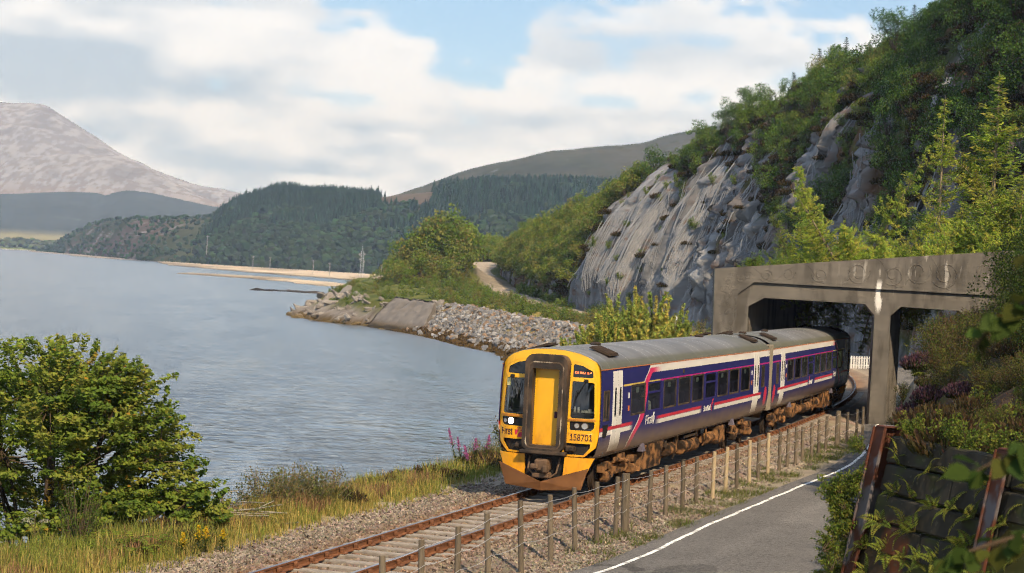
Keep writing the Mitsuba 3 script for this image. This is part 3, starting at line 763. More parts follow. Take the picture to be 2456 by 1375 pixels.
FARHILLS = {}
for name, crest, base, colf, rough, n, pw in (
        ('mountain', M_CREST, shift(M_CREST, -1500, 20, 0.85), col_m, (260, 95), (520, 170), 1.1),
        ('mountain_shoulder', M2_CREST, shift(M2_CREST, -1000, 20, 0.9), col_m, (190, 70), (420, 130), 1.0),
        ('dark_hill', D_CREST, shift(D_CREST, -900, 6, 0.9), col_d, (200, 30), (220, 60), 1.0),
        ('low_shore', L_CREST, shift(L_CREST, -260, -0.6, 0.97), col_l, (60, 3), (160, 30), 1.0),
        ('moor_hill', B_CREST, shift(B_CREST, -800, 20, 0.8), col_b, (160, 26), (260, 80), 1.0),
        ('forest_hill', A_CREST, A_BASE, col_a, (70, 9), (300, 70), 0.85)):
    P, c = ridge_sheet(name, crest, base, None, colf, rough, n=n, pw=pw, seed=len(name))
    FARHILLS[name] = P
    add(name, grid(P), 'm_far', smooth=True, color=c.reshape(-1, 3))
    lab(name, kind='structure')


def sheet(name, pts, z, matc, seed=0, kind='structure', h=0.25):
    """A low bank of sand: the outline thickened, highest along its middle."""
    pg = Polygon(pts).buffer(0).segmentize(14)
    q = np.array(pg.exterior.coords)[:-1]
    q = q + (meshkit.fbm(np.c_[q / 38, 0 * q[:, 0]], 3, 7)[:, None] - 0.5) * [14, 46] * (0.5 if len(pts) > 10 else 1.0)
    pg = Polygon(q).buffer(0)
    if pg.geom_type != 'Polygon':
        pg = max(pg.geoms, key=lambda g: g.area)
    rings = []
    for k, (ins, zz) in enumerate(((0, -0.25), (1.5, 0.05), (5, h * 0.7), (9, h))):
        g = pg.buffer(-ins)
        if g.is_empty:
            break
        for q in getattr(g, 'geoms', [g]):
            if q.area > 3:
                m = extr(q, 0.3 + 0.02 * k)
                m.apply_translation([0, 0, z + zz - 0.3])
                rings.append(m)
    m = cat(rings)
    r = rng(seed)
    add(name, m, matc)
    lab(name, kind=kind)


mat('m_sand', mikit.proc(lambda p, n, uv: MIX((0.27, 0.215, 0.15), (0.42, 0.35, 0.26), FBM(p.x * 0.05, p.y * 0.012, 0, 4)) * (0.6 + 0.4 * SST(0.3, 0.6, FBM(p.x * 0.03 + 7, p.y * 0.008, 0, 3)))), 0.95, spec=0.1)
mat('m_shingle', mikit.proc(lambda p, n, uv: MIX((0.13, 0.11, 0.09), (0.34, 0.29, 0.23), FBM(p.x * 0.06, p.y * 0.02, 0, 4))), 0.95, spec=0.1)
sheet('beach', [(-320, 1660), (-291, 1560), (-215, 1215), (-165, 1090), (-110, 965), (-77, 900), (-50, 840), (-35, 860), (-38, 1230), (-72, 1330), (-130, 1400), (-230, 1500), (-300, 1640)], 0.2, 'm_sand')
sheet('shingle_shore', [(-640, 2560), (-570, 2260), (-470, 2010), (-380, 1700), (-318, 1600), (-300, 1645), (-400, 1900), (-540, 2300), (-600, 2560)], 0.1, 'm_shingle')
sheet('sand_bar', [(-146, 850), (-144, 800), (-113.5, 770), (-81.2, 708.8), (-60.9, 660), (-52, 690), (-61.4, 745), (-80.7, 790), (-105, 845), (-126, 872)], 0.1, 'm_sand', h=0.12)
# ------------------------------------------------------------------ avalanche shelter
def yprism(pg, y0, y1):
    """A shapely polygon in (x, z), from y0 to y1."""
    ms = []
    for g in getattr(pg, 'geoms', [pg]):
        m = extr(g, y1 - y0)
        v = np.asarray(m.vertices)
        ms.append(tm(np.stack([v[:, 0], y1 - v[:, 2], v[:, 1]], -1), m.faces))
    return cat(ms)


AX = np.array([math.sin(0.335), math.cos(0.335)])      # heading of the shelter's walls


def wall_along(x0, x1, z0, z1, length, y0=84.55):
    b = [np.array([x0, y0]), np.array([x1, y0])]
    pg = Polygon([b[0], b[1], b[1] + AX * length, b[0] + AX * length])
    m = extr(pg, z1 - z0)
    m.apply_translation([0, 0, z0])
    return m


def shelter():
    K = 'concrete_shelter'
    lab(K, 'weathered concrete avalanche shelter with carved spirals spanning the railway and the road', 'avalanche shelter')
    top = lambda x: 9.76 + 0.112 * (x - 8.8)
    face = Polygon([(8.95, 2.4), (8.8, top(8.8)), (26, top(26)), (26, 2.4)])
    bay1 = Polygon([(10.40, 2), (10.37, 8.42), (11.04, 8.60), (15.46, 8.56), (15.9, 8.08), (15.88, 2)])
    bay1 = Polygon([(10.40, 2), (10.37, 8.2), (11.04, 8.60), (15.46, 8.56), (15.9, 8.08), (15.88, 2)])
    bay2 = Polygon([(16.62, 2), (16.6, 8.1), (17.03, 8.52), (19.55, 8.48), (20.15, 8.05), (20.2, 2)])
    add(K + '__portal_wall', yprism(face.difference(bay1).difference(bay2), 84.0, 84.6), 'm_concrete')
    fas = Polygon([(8.80, 9.74), (8.8, top(8.8) + 0.015), (26, top(26) + 0.015), (26, 9.20), (16, 9.245), (10.55, 9.27), (9.86, 8.72), (9.86, 2.6), (8.94, 2.6)])
    add(K + '__parapet_panel', yprism(fas, 83.84, 83.998), 'm_concrete')
    S = [wall_along(9.75, 10.38, 2.5, 8.6, 16.0), wall_along(15.9, 16.6, 2.5, 8.5, 4.0), wall_along(20.17, 21.0, 2.5, 8.5, 16.0)]
    for w in S[:1]:
        add(K + '__side_wall', w, 'm_concrete')
    add(K + '__pier', S[1], 'm_concrete')
    add(K + '__side_wall', S[2], 'm_concrete')
    add(K + '__roof_slab', wall_along(8.95, 26.0, 8.62, 9.3, 16.0), 'm_concrete')
    y = 83.84
    V = []

    def arc(pts, r=0.032):
        p = np.asarray(pts, float)
        V.append(tube(np.stack([p[:, 0], np.full(len(p), y), p[:, 1]], -1), r, 5))

    def spiral(cx, cz, R, a0, turns, flip=1):
        a = np.linspace(0, turns * 2 * np.pi, int(20 * turns) + 6)
        rr = R * (1 - 0.72 * a / a[-1])
        return np.stack([cx + rr * np.cos(a0 + flip * a), cz + rr * np.sin(a0 + flip * a)], -1)
    r = rng(5)
    for k, cx in enumerate(np.arange(10.9, 24, 1.36)):
        h = top(cx) - 9.27
        up = k % 2 == 0
        R = (0.36 * h + 0.05) * r.uniform(0.7, 1.1)
        cx = cx + r.uniform(-0.25, 0.25)
        cz = 9.27 + h * (0.46 if up else 0.54)
        arc(spiral(cx, cz, R, r.uniform(0, 1) + (math.pi if up else 0), 1.25 if k % 3 else 1.7, 1 if up else -1))
        u = np.linspace(0, 1, 14)
        z0_, z1_ = (top(cx) - 0.08, 9.36) if up else (9.36, top(cx) - 0.08)
        arc(np.stack([cx - 0.75 + u * 1.0, z0_ + (z1_ - z0_) * (0.5 - 0.5 * np.cos(u * np.pi))], -1), 0.022)
    for cx, cz in ((9.35, 9.3), (9.65, 9.05), (9.25, 8.9), (9.55, 9.5), (9.95, 9.35), (9.5, 8.75), (10.25, 9.55)):
        arc(spiral(cx, cz, 0.16, r.uniform(0, 6), 1.5), 0.022)
        arc(spiral(cx + 0.1, cz - 0.05, 0.2, r.uniform(0, 6), 0.7, -1), 0.022)
    for i in range(48):
        cx, cz = r.uniform(9.1, 9.72), r.uniform(6.6, 8.4)
        arc(spiral(cx, cz, r.uniform(0.05, 0.11), r.uniform(0, 6), 0.6), 0.017)
    arc([(9.06, 6.4), (9.06, 8.52), (9.78, 8.55), (9.78, 6.4)], 0.014)
    lab(add(K + '__carved_relief', cat(V), 'm_concrete'), kind='stuff')


shelter()


def roof_soil():
    xs, ys = np.arange(0, 1.001, 0.03), np.arange(0, 1.001, 0.05)
    U, W = np.meshgrid(xs, ys, indexing='ij')
    X = 9.0 + 17.5 * U + AX[0] * 16 * W
    Y = 84.6 + AX[1] * 16 * W
    Z = 9.35 + 0.112 * (9.0 + 17.5 * U - 8.8) + 0.9 * W + 0.3 * (meshkit.fbm(np.stack([X, Y, 0 * X], -1) / 1.5, 3, 4) - 0.5) + 2.2 * np.clip(U - 0.55, 0, 1) ** 1.5
    c = tint(rng(2), X.size, (0.06, 0.065, 0.02), 0.25, 0.1)
    add('roof_earth', grid(np.stack([X, Y, Z], -1)), 'm_ground', smooth=True, color=c)
    lab('roof_earth', kind='structure')


roof_soil()


def roof_z(x, y):
    w = (y - 84.6) / (AX[1] * 16)
    u = (x - AX[0] * 16 * w - 9.0) / 17.5
    return 9.35 + 0.112 * (9.0 + 17.5 * u - 8.8) + 0.9 * w + 2.2 * np.clip(u - 0.55, 0, 1) ** 1.5


# ------------------------------------------------------------------ retaining wall of sleepers and steel posts
WD, WN, WB = np.array([0.33, -0.944, 0]), np.array([0.944, 0.33, 0]), 0.19   # along (towards the camera), into the bank, batter
W0 = np.array([5.36, 27.05, 7.28])


def wallpt(l, h, o=0.0):
    """l along the wall, h below its top (negative down), o out of the face."""
    return W0 + WD * l + np.array([0, 0, 1.0]) * h + WN * (WB * h) - WN * o


def wall_block(l0, l1, h0, h1, o0, o1, ch=0.02):
    m = box(l0, l1, o0, o1, h0, h1, ch)
    v = np.asarray(m.vertices)
    return tm(np.array([wallpt(a, c, b) for a, b, c in v]), m.faces[:, ::-1])


def retaining_wall():
    K = 'retaining_wall'
    lab(K, 'mossy, shade-coloured retaining wall of stacked sleepers held by rusty steel posts', 'retaining wall')
    r = rng(31)
    h = 0.02
    for row in range(9):
        hh = 0.40 + r.uniform(-0.015, 0.015)
        l = 0.16
        while l < 6.6:
            ln = [1.30, 1.75, 3.05][(row + int(l * 3)) % 3] if row % 2 else [3.0, 1.5][int(l * 2) % 2]
            add(K + '__plank', wall_block(l, l + ln - 0.012, -h - hh + 0.028, -h + r.uniform(-0.02, 0.0), r.uniform(-0.22, -0.16), r.uniform(-0.025, 0.025), 0.022), 'm_plank')
            l += ln
        h += hh
    for l in (0.0, 3.05, 6.1):
        o = 0.05 if l else 0.04
        web = wall_block(l - 0.012, l + 0.012, -4.2, 0.06, o - 0.2, o + 0.03, 0.004)
        fl = wall_block(l - 0.145, l + 0.145, -4.2, 0.06, o + 0.03, o + 0.05, 0.004)
        fb = wall_block(l - 0.145, l + 0.145, -4.2, 0.06, o - 0.22, o - 0.2, 0.004)
        lip = [wall_block(l + q - 0.012, l + q + 0.012, -4.2, 0.06, o + 0.05, o + 0.085, 0.004) for q in (-0.145, 0.145)]
        cap = wall_block(l - 0.12, l + 0.12, 0.06, 0.085, o - 0.2, o + 0.06, 0.006)
        add(K + '__steel_post', cat([web, fl, fb, cap] + lip), 'm_rusty_steel')


retaining_wall()


# ------------------------------------------------------------------ lineside fence
POSTS = [(-17.2, 2.75, 1.15), (-15.4, 2.72, 1.2), (-13.7, 2.75, 1.25), (-11.9, 2.74, 1.3), (-9.95, 2.75, 1.34), (-8.26, 2.84, 1.3), (-6.4, 2.81, 1.28), (-4.88, 2.86, 1.27), (-3.65, 2.95, 1.29), (-2.88, 2.97, 1.3), (-0.65, 2.98, 1.2), (0.87, 3.02, 1.2), (2.3, 3.12, 1.21), (4.2, 3.04, 1.16), (5.71, 3.15, 1.2), (7.26, 3.18, 1.22), (8.67, 3.21, 1.21), (10.37, 3.23, 1.2), (12.2, 3.14, 1.15), (13.47, 3.2, 1.21), (14.95, 3.28, 1.17), (16.41, 3.27, 1.18), (17.68, 3.32, 1.15), (19.23, 3.28, 1.07), (20.47, 3.39, 1.14), (22.34, 3.33, 1.13), (24.12, 3.29, 1.15), (26.02, 3.42, 1.25), (28.0, 3.5, 1.1), (30.0, 3.6, 1.1), (32.0, 3.6, 1.1)]


def fence():
    K = 'lineside_fence'
    lab(K, 'post and wire fence of round wooden posts between the track and the road', 'fence')
    r = rng(12)
    tops = []
    for i, (s, t, h) in enumerate(POSTS):
        x, y = track(s, t)
        z = float(ground(np.array([x]), np.array([y]))[0]) - 0.15
        rad = 0.10 if i in (9, 27) else 0.058
        lean = np.array([r.normal() * 0.02 - (0.06 if i < 6 else 0.025), r.normal() * 0.02, 1.0])
        H = 3.35 + h - z
        p = np.array([x, y, z]) + np.outer(np.linspace(0, 1, 5), lean * H)
        m = tube(p, rad * np.array([1.0, 0.99, 0.98, 0.98, 0.93]), 9)
        add(K + '__post', m, 'm_pale_post' if i in (14, 15, 17, 19) else 'm_wood_post', smooth=50)
        tops.append((p[0], p[-1]))
    W = []
    for f, sag in ((0.93, 0.03), (0.70, 0.04), (0.48, 0.05)):
        for (a0, a1), (b0, b1) in zip(tops[:-1], tops[1:]):
            A, B = a0 + (a1 - a0) * f, b0 + (b1 - b0) * f
            u = np.linspace(0, 1, 5)[:, None]
            q = A + (B - A) * u
            q[:, 2] -= sag * 4 * u[:, 0] * (1 - u[:, 0])
            W.append(tube(q + [0.06, -0.02, 0], 0.0045, 3, False))
    add(K + '__wire', cat(W), 'm_silver')


fence()


# ------------------------------------------------------------------ the train
class Car:
    """Maps (t right, s from the cab's nose, z above the rail) into the world."""

    def __init__(c, base, yaw, flip):
        c.b, c.flip = np.asarray(base, float), flip
        c.d = np.array([math.sin(yaw), math.cos(yaw)])
        c.n = np.array([c.d[1], -c.d[0]])

    def pts(c, p):
        p = np.asarray(p, float)
        s = (22.57 - p[:, 1]) if c.flip else p[:, 1]
        q = c.b[:2] + s[:, None] * c.d + p[:, :1] * c.n
        return np.c_[q, ZR + p[:, 2]]

    def mesh(c, m):
        f = np.asarray(m.faces)
        return tm(c.pts(m.vertices), f[:, ::-1] if c.flip else f)


PROFILE = [(1.17, 1.04), (1.25, 1.14), (1.305, 1.32), (1.335, 1.58), (1.35, 1.80), (1.352, 1.98), (1.348, 2.37), (1.34, 2.77), (1.328, 3.05), (1.31, 3.28)]
ROOFP = [(1.31, 3.28), (1.27, 3.37), (1.17, 3.48), (1.0, 3.585), (0.75, 3.675), (0.4, 3.735), (0.0, 3.755)]
_pz, _pt = [q[1] for q in PROFILE], [q[0] for q in PROFILE]
WINS = [(3.22, 4.69), (5.0, 6.46), (6.8, 8.3), (8.6, 10.08), (10.37, 11.85), (12.17, 13.66), (13.95, 15.45), (15.75, 17.22), (17.60, 19.05)]
DOORS = [(1.38, 2.28), (19.76, 20.66)]
SMALL = [(0.52, 1.06), (21.15, 21.68)]


def half(z):
    return np.interp(z, _pz, _pt)


def side_strip(s0, s1, z0, z1, side, off, n=1):
    """A panel that follows the body side, as a closed slab proud by off."""
    zs = np.r_[z0, [z for z in _pz if z0 < z < z1], z1]
    ss = np.linspace(s0, s1, n + 1)
    P = np.array([[(side * (half(z) + off), s, z) for z in zs] for s in ss])
    Q = np.array([[(side * (half(z) - 0.02), s, z) for z in zs] for s in ss])
    g = grid(P if side < 0 else P[:, ::-1])
    ring = [(0, k) for k in range(len(zs))] + [(k, len(zs) - 1) for k in range(1, n + 1)] + [(n, k) for k in range(len(zs) - 2, -1, -1)] + [(k, 0) for k in range(n - 1, 0, -1)]
    E = np.array([[P[a, b], Q[a, b]] for a, b in ring + ring[:1]])
    return cat([g, grid(E if side > 0 else E[:, ::-1])])


def nose(t, z):
    """How far behind the foremost point the front skin lies."""
    a = np.abs(t) / 1.33
    return 0.02 + 0.05 * a ** 2 + 0.24 * a ** 7 + 0.06 * np.clip(z - 2.0, 0, 2) ** 1.5


def front_piece(pg, depth, off, fine=0.16):
    """A polygon in (t, z) laid on the front skin; off > 0 stands proud."""
    ms = []
    for g in getattr(pg, 'geoms', [pg]):
        m = extr(g, depth)
        if fine:
            m = m.subdivide_to_size(fine, max_iter=8)
        v = np.asarray(m.vertices)
        ms.append(tm(np.stack([v[:, 0], nose(v[:, 0], v[:, 1]) - off + depth - v[:, 2], v[:, 1]], -1), m.faces))
    return cat(ms)


def rounded(x0, x1, z0, z1, r):
    return sbox(x0 + r, z0 + r, x1 - r, z1 - r).buffer(r, quad_segs=5)


def put_text(car, key, text, height, s0, z0, side=1, mat_='m_white', bold=True, width=None):
    m = meshkit.text_mesh(text, height, 0.004, bold)
    v = np.asarray(m.vertices).copy()
    if width:
        v[:, 0] *= width / v[:, 0].max()
    zz = z0 + v[:, 1]
    s = s0 + v[:, 0]
    if car.flip:
        s = 22.57 - s
    p = np.stack([half(zz) + 0.003 + v[:, 2], s, zz], -1)
    f = np.asarray(m.faces)
    scene[num(key)] = mikit.ply(tm(car.pts(p), f), mat_)


mat('m_letter', (0.055, 0.012, 0.025), 0.6)
mat('m_emblem', (0.55, 0.03, 0.07), 0.5)
mat('m_lens', (0.30, 0.32, 0.34), 0.12, spec=0.8)
mat('m_panel', (0.014, 0.015, 0.017), 0.12, spec=0.5)
scene['m_lamp'] = {'type': 'diffuse', 'reflectance': rgb(0.8, 0.8, 0.8)}
scene['m_led'] = {'type': 'diffuse', 'reflectance': rgb(0.5, 0.1, 0.05)}


def carriage(K, car, passengers):
    C = K + '__carriage'
    ck = num(C)
    # body sides, with real window openings
    op = [(a, b, 1.98, 2.77) for a, b in WINS] + [(a, b, 1.98, 2.72) for a, b in SMALL]
    ss = np.unique(np.round(np.r_[0.26, 22.57, np.arange(0.26, 22.57, 0.75), [q for a, b, _, _ in op for q in (a, b)]], 4))
    zs = np.unique(np.round(np.r_[_pz, 2.72, 2.77, 1.98, 3.16, 2.2, 2.55], 4))
    body, uv = [], []
    for side in (1, -1):
        P = np.array([[(side * half(z), s, z) for z in zs] for s in ss])
        sm, zm = (ss[:-1] + ss[1:]) / 2, (zs[:-1] + zs[1:]) / 2
        keep = np.ones((len(sm), len(zm)), bool)
        for a, b, c, d in op:
            keep[np.ix_((sm > a) & (sm < b), (zm > c) & (zm < d))] = False
        body.append(grid(P[:, ::-1] if side > 0 else P, keep[:, ::-1] if side > 0 else keep))
        zz = P[..., ::-1, 1:] if False else (P[:, ::-1] if side > 0 else P)
        uv.append(zz[..., 1:].reshape(-1, 2))
    m = car.mesh(cat(body))
    scene[ck] = mikit.ply(m, 'm_livery', smooth=True, uv=np.vstack(uv))
    # roof
    full = ROOFP + [(-t, z) for t, z in ROOFP[-2::-1]]
    rs = np.r_[0.02, 0.12, 0.26, np.arange(0.9, 22.57, 0.9), 22.57]
    P = np.array([[(t * (1.0 if s >= 0.26 else 0.985), max(s, float(nose(t, z)) * 1.0 + 0.0) if s < 0.26 else s, z - (0.02 if s < 0.1 else 0)) for t, z in full] for s in rs])
    add(ck + '__roof', car.mesh(grid(P)), 'm_roof', smooth=True, uv=P[..., 1:].reshape(-1, 2))
    add(ck + '__underside', car.mesh(cat([box(-1.17, 1.17, 0.45, 22.5, 1.0, 1.06), box(-1.28, 1.28, 22.5, 22.56, 1.06, 3.4)])), 'm_underframe')
    for side in (1, -1):
        add(ck + '__gutter', car.mesh(side_strip(0.27, 22.55, 3.262, 3.279, side, 0.02, 3)), 'm_orange')
    # doors
    for a, b in DOORS:
        for side in (1, -1):
            mid = (a + b) / 2
            for x0, x1 in ((a, mid - 0.02), (mid + 0.02, b)):
                st = side_strip(x0, x1, 1.12, 3.21, side, 0.012)
                v = np.asarray(st.vertices)
                dk = add(ck + '__door', car.mesh(st), 'm_door', uv=v[:, 1:])
                xc = (x0 + x1) / 2
                pg = rounded(xc - 0.07, xc + 0.07, 2.03, 2.79, 0.068)
                g = extr(pg, 0.006)
                w = np.asarray(g.vertices)
                g = tm(np.stack([side * (half(w[:, 1]) + 0.0125 + w[:, 2]), w[:, 0], w[:, 1]], -1), g.faces if side > 0 else g.faces[:, ::-1])
                add(dk + '_window' if False else ck + '__door_window', car.mesh(g), 'm_panel')
            add(ck + '__door_gap', car.mesh(side_strip(mid - 0.02, mid + 0.02, 1.12, 3.21, side, 0.003)), 'm_black')
    # windows
    for side in (1, -1):
        for k, (a, b, c, d) in enumerate(op):
            z = np.array([c, 2.37, d])
            P = np.array([[(side * (half(q) - 0.012), s, q) for q in z] for s in (a, b)])
            add(ck + '__window', car.mesh(grid(P[:, ::-1] if side > 0 else P)), 'm_glass')
            fr = sbox(a - 0.02, c - 0.02, b + 0.02, d + 0.02).difference(sbox(a + 0.025, c + 0.025, b - 0.025, d - 0.025))
            if k in (1, 5):
                fr = fr.union(sbox(a, 2.47, b, 2.52))
            if k >= len(WINS):
                fr = fr.union(sbox((a + b) / 2 - 0.02, c, (a + b) / 2 + 0.02, d))
            g = extr(fr, 0.03)
            w = np.asarray(g.vertices)
            g = tm(np.stack([side * (half(w[:, 1]) - 0.022 + w[:, 2]), w[:, 0], w[:, 1]], -1), g.faces if side > 0 else g.faces[:, ::-1])
            add(ck + '__window_frame', car.mesh(g), 'm_rubber' if k not in (1, 5) else 'm_livery_frame')
    # small stickers in the corners of some panes
    for k in (0, 2, 4, 6, 8):
        a, b = WINS[k]
        add(ck + '__window_sticker', car.mesh(box(1.318, 1.322, a + 0.55, a + 0.85, 2.56, 2.70)), 'm_sticker')
    # interior
    add(ck + '__floor', car.mesh(cat([box(-1.2, 1.2, 1.2, 22.3, 1.16, 1.2), box(-1.2, 1.2, 0.6, 22.3, 3.0, 3.03), box(-1.25, 1.25, 2.62, 2.66, 1.2, 3.0), box(-1.25, 1.25, 19.4, 19.44, 1.2, 3.0), box(-1.25, 1.25, 1.12, 1.16, 1.2, 3.0)])), 'm_interior')
    seat = cat([box(-0.5, 0.5, -0.22, 0.24, 1.55, 1.68, 0.04), box(-0.5, 0.5, 0.16, 0.28, 1.55, 2.33, 0.05)])
    for q in np.arange(3.5, 19, 0.89):
        for side in (-0.72, 0.72):
            s_ = seat.copy()
            s_.apply_translation([side, q, 0])
            add(ck + '__seat', car.mesh(s_), 'm_seat')
    # roof fittings
    vent = cat([box(-0.30, 0.30, -0.45, 0.45, 0, 0.03, 0.008)] + [box(-0.27, 0.27, q - 0.022, q + 0.022, 0.03, 0.07, 0.006) for q in np.linspace(-0.38, 0.38, 7)])
    for q in (2.1, 20.9):
        for side in (-1, 1):
            v = vent.copy()
            v.apply_transform(trimesh.transformations.rotation_matrix(side * 0.33, [0, 1, 0]))
            v.apply_translation([side * 0.84, q, 3.665])
            add(ck + '__roof_vent', car.mesh(v), 'm_underframe')
    for q in (4.2, 16.8, 21.6):
        add(ck + '__roof_pod', car.mesh(box(-0.12, 0.12, q - 0.16, q + 0.16, 3.74, 3.83, 0.03)), 'm_underframe')
    # side lamps, handles
    for s_, z_, col in ((2.92, 2.52, 'm_white'), (2.92, 2.18, 'm_orange'), (19.35, 2.55, 'm_white'), (19.35, 2.2, 'm_orange')):
        add(ck + '__side_lamp', car.mesh(side_strip(s_, s_ + 0.07, z_ - 0.07, z_ + 0.07, 1, 0.02)), col)
    add(ck + '__side_lamp', car.mesh(side_strip(9.1, 9.2, 2.9, 3.02, 1, 0.03)), 'm_rubber')
    pg = Polygon([(0.50, 1.86), (1.0, 1.86), (0.93, 1.60), (0.85, 1.53), (0.63, 1.53), (0.56, 1.60)])
    g = extr(pg, 0.012)
    w = np.asarray(g.vertices)
    add(ck + '__step_recess', car.mesh(tm(np.stack([half(w[:, 1]) + w[:, 2], w[:, 0], w[:, 1]], -1), g.faces)), 'm_black')
    return ck


mat('m_seat', (0.035, 0.03, 0.085), 0.8)
mat('m_sticker', (0.30, 0.36, 0.34), 0.7)
mat('m_livery_frame', (0.022, 0.017, 0.125), 0.35)


def bogie(K, car, sc):
    """A two-axle bogie centred at sc."""
    bk = num(K + '__bogie')
    side = Polygon([(-1.75, 0.55), (-1.2, 0.62), (-0.7, 0.42), (0.7, 0.42), (1.2, 0.62), (1.75, 0.55), (1.75, 0.76), (1.1, 0.80), (0.6, 0.66), (-0.6, 0.66), (-1.1, 0.80), (-1.75, 0.76)])
    parts = []
    for q in (-1.02, 1.02):
        m = extr(side, 0.14)
        v = np.asarray(m.vertices)
        parts.append(tm(np.stack([q - 0.07 + v[:, 2], sc + v[:, 0], v[:, 1]], -1), m.faces))
        parts.append(box(q - 0.12, q + 0.12, sc - 0.33, sc + 0.33, 0.64, 0.98, 0.05))
        parts.append(tube([(q + np.sign(q) * 0.17, sc - 0.9, 0.86), (q + np.sign(q) * 0.17, sc + 0.4, 0.70)], 0.055, 8))
    parts += [box(-1.0, 1.0, sc - 0.25, sc + 0.25, 0.5, 0.8, 0.05)]
    scene[bk] = mikit.ply(car.mesh(cat(parts)), 'm_dust')
    for ax in (-1.3, 1.3):
        for q in (-0.77, 0.77):
            w = trimesh.creation.cylinder(0.42, 0.11, sections=32)
            fl = trimesh.creation.cylinder(0.452, 0.03, sections=32)
            fl.apply_translation([0, 0, -0.05 * np.sign(q)])
            hub = trimesh.creation.cylinder(0.15, 0.2, sections=16)
            w = cat([w, fl, hub])
            w.apply_transform(trimesh.transformations.rotation_matrix(math.pi / 2, [0, 1, 0]))
            w.apply_translation([q, sc + ax, 0.42])
            add(bk + '__wheel', car.mesh(w), 'm_underframe', smooth=30)
            b = cat([box(np.sign(q) * 1.04 - 0.13, np.sign(q) * 1.04 + 0.13, sc + ax - 0.16, sc + ax + 0.16, 0.28, 0.56, 0.05), box(np.sign(q) * 1.09 - 0.06, np.sign(q) * 1.09 + 0.06, sc + ax + 0.16, sc + ax + 0.42, 0.36, 0.46, 0.02)]
                    + [trimesh.creation.cylinder(0.10, 0.2, sections=12, transform=trimesh.transformations.translation_matrix([np.sign(q) * 1.02, sc + ax + 0.3 * e, 0.64])) for e in (-1, 1)])
            add(bk + '__axle_box', car.mesh(b), 'm_dust')


def underfloor(K, car):
    def cyl(t, s0, s1, z, r_):
        return tube([(t, s0, z), (t, s0 + 0.04, z), (t, s1 - 0.04, z), (t, s1, z)], [r_ * 0.8, r_, r_, r_ * 0.8], 14)
    slant = Polygon([(5.6, 0.98), (7.9, 0.98), (7.55, 0.30), (5.2, 0.30)])
    m = extr(slant, 0.6)
    v = np.asarray(m.vertices)
    boxes = [tm(np.stack([0.55 + v[:, 2], v[:, 0], v[:, 1]], -1), m.faces)]
    boxes += [box(0.5, 1.13, 6.7, 6.8, 0.28, 1.0), box(-1.1, 0.4, 5.4, 8.4, 0.32, 1.0, 0.05), cyl(1.0, 8.6, 9.4, 0.62, 0.2), cyl(0.75, 9.0, 9.6, 0.5, 0.17), box(0.2, 1.02, 9.9, 10.3, 0.45, 1.0, 0.04), cyl(0.95, 10.6, 12.6, 0.55, 0.22),
              box(0.5, 1.1, 10.8, 12.5, 0.82, 0.92, 0.02), box(-1.0, 0.9, 12.9, 13.5, 0.42, 1.0, 0.05), cyl(1.0, 13.8, 14.9, 0.60, 0.19), box(0.7, 1.15, 15.1, 16.4, 0.34, 0.95, 0.06), tube([(1.05, 9.7, 1.0), (1.08, 9.7, 0.5), (1.0, 9.65, 0.28)], 0.03, 6),
              tube([(1.1, 13.6, 1.02), (1.12, 13.65, 0.66), (1.0, 13.7, 0.4)], 0.03, 6), box(0.85, 1.1, 8.35, 8.55, 0.7, 1.02, 0.03), box(-1.1, -0.5, 9.5, 16.0, 0.4, 1.0, 0.05)]
    for i, m in enumerate(boxes):
        add(K + '__underfloor_equipment', car.mesh(m), 'm_dust' if i not in (2, 7, 13) else 'm_underframe')
    for q in (5.05, 17.0):
        add(K + '__lifting_bracket', car.mesh(Polyhedron(q)), 'm_bracket')


def Polyhedron(q):
    return trimesh.convex.convex_hull(np.array([(1.18, q, 1.12), (1.2, q + 0.3, 1.12), (1.26, q, 0.86), (1.26, q + 0.34, 0.86), (1.1, q, 0.86), (1.1, q + 0.34, 0.86)]))


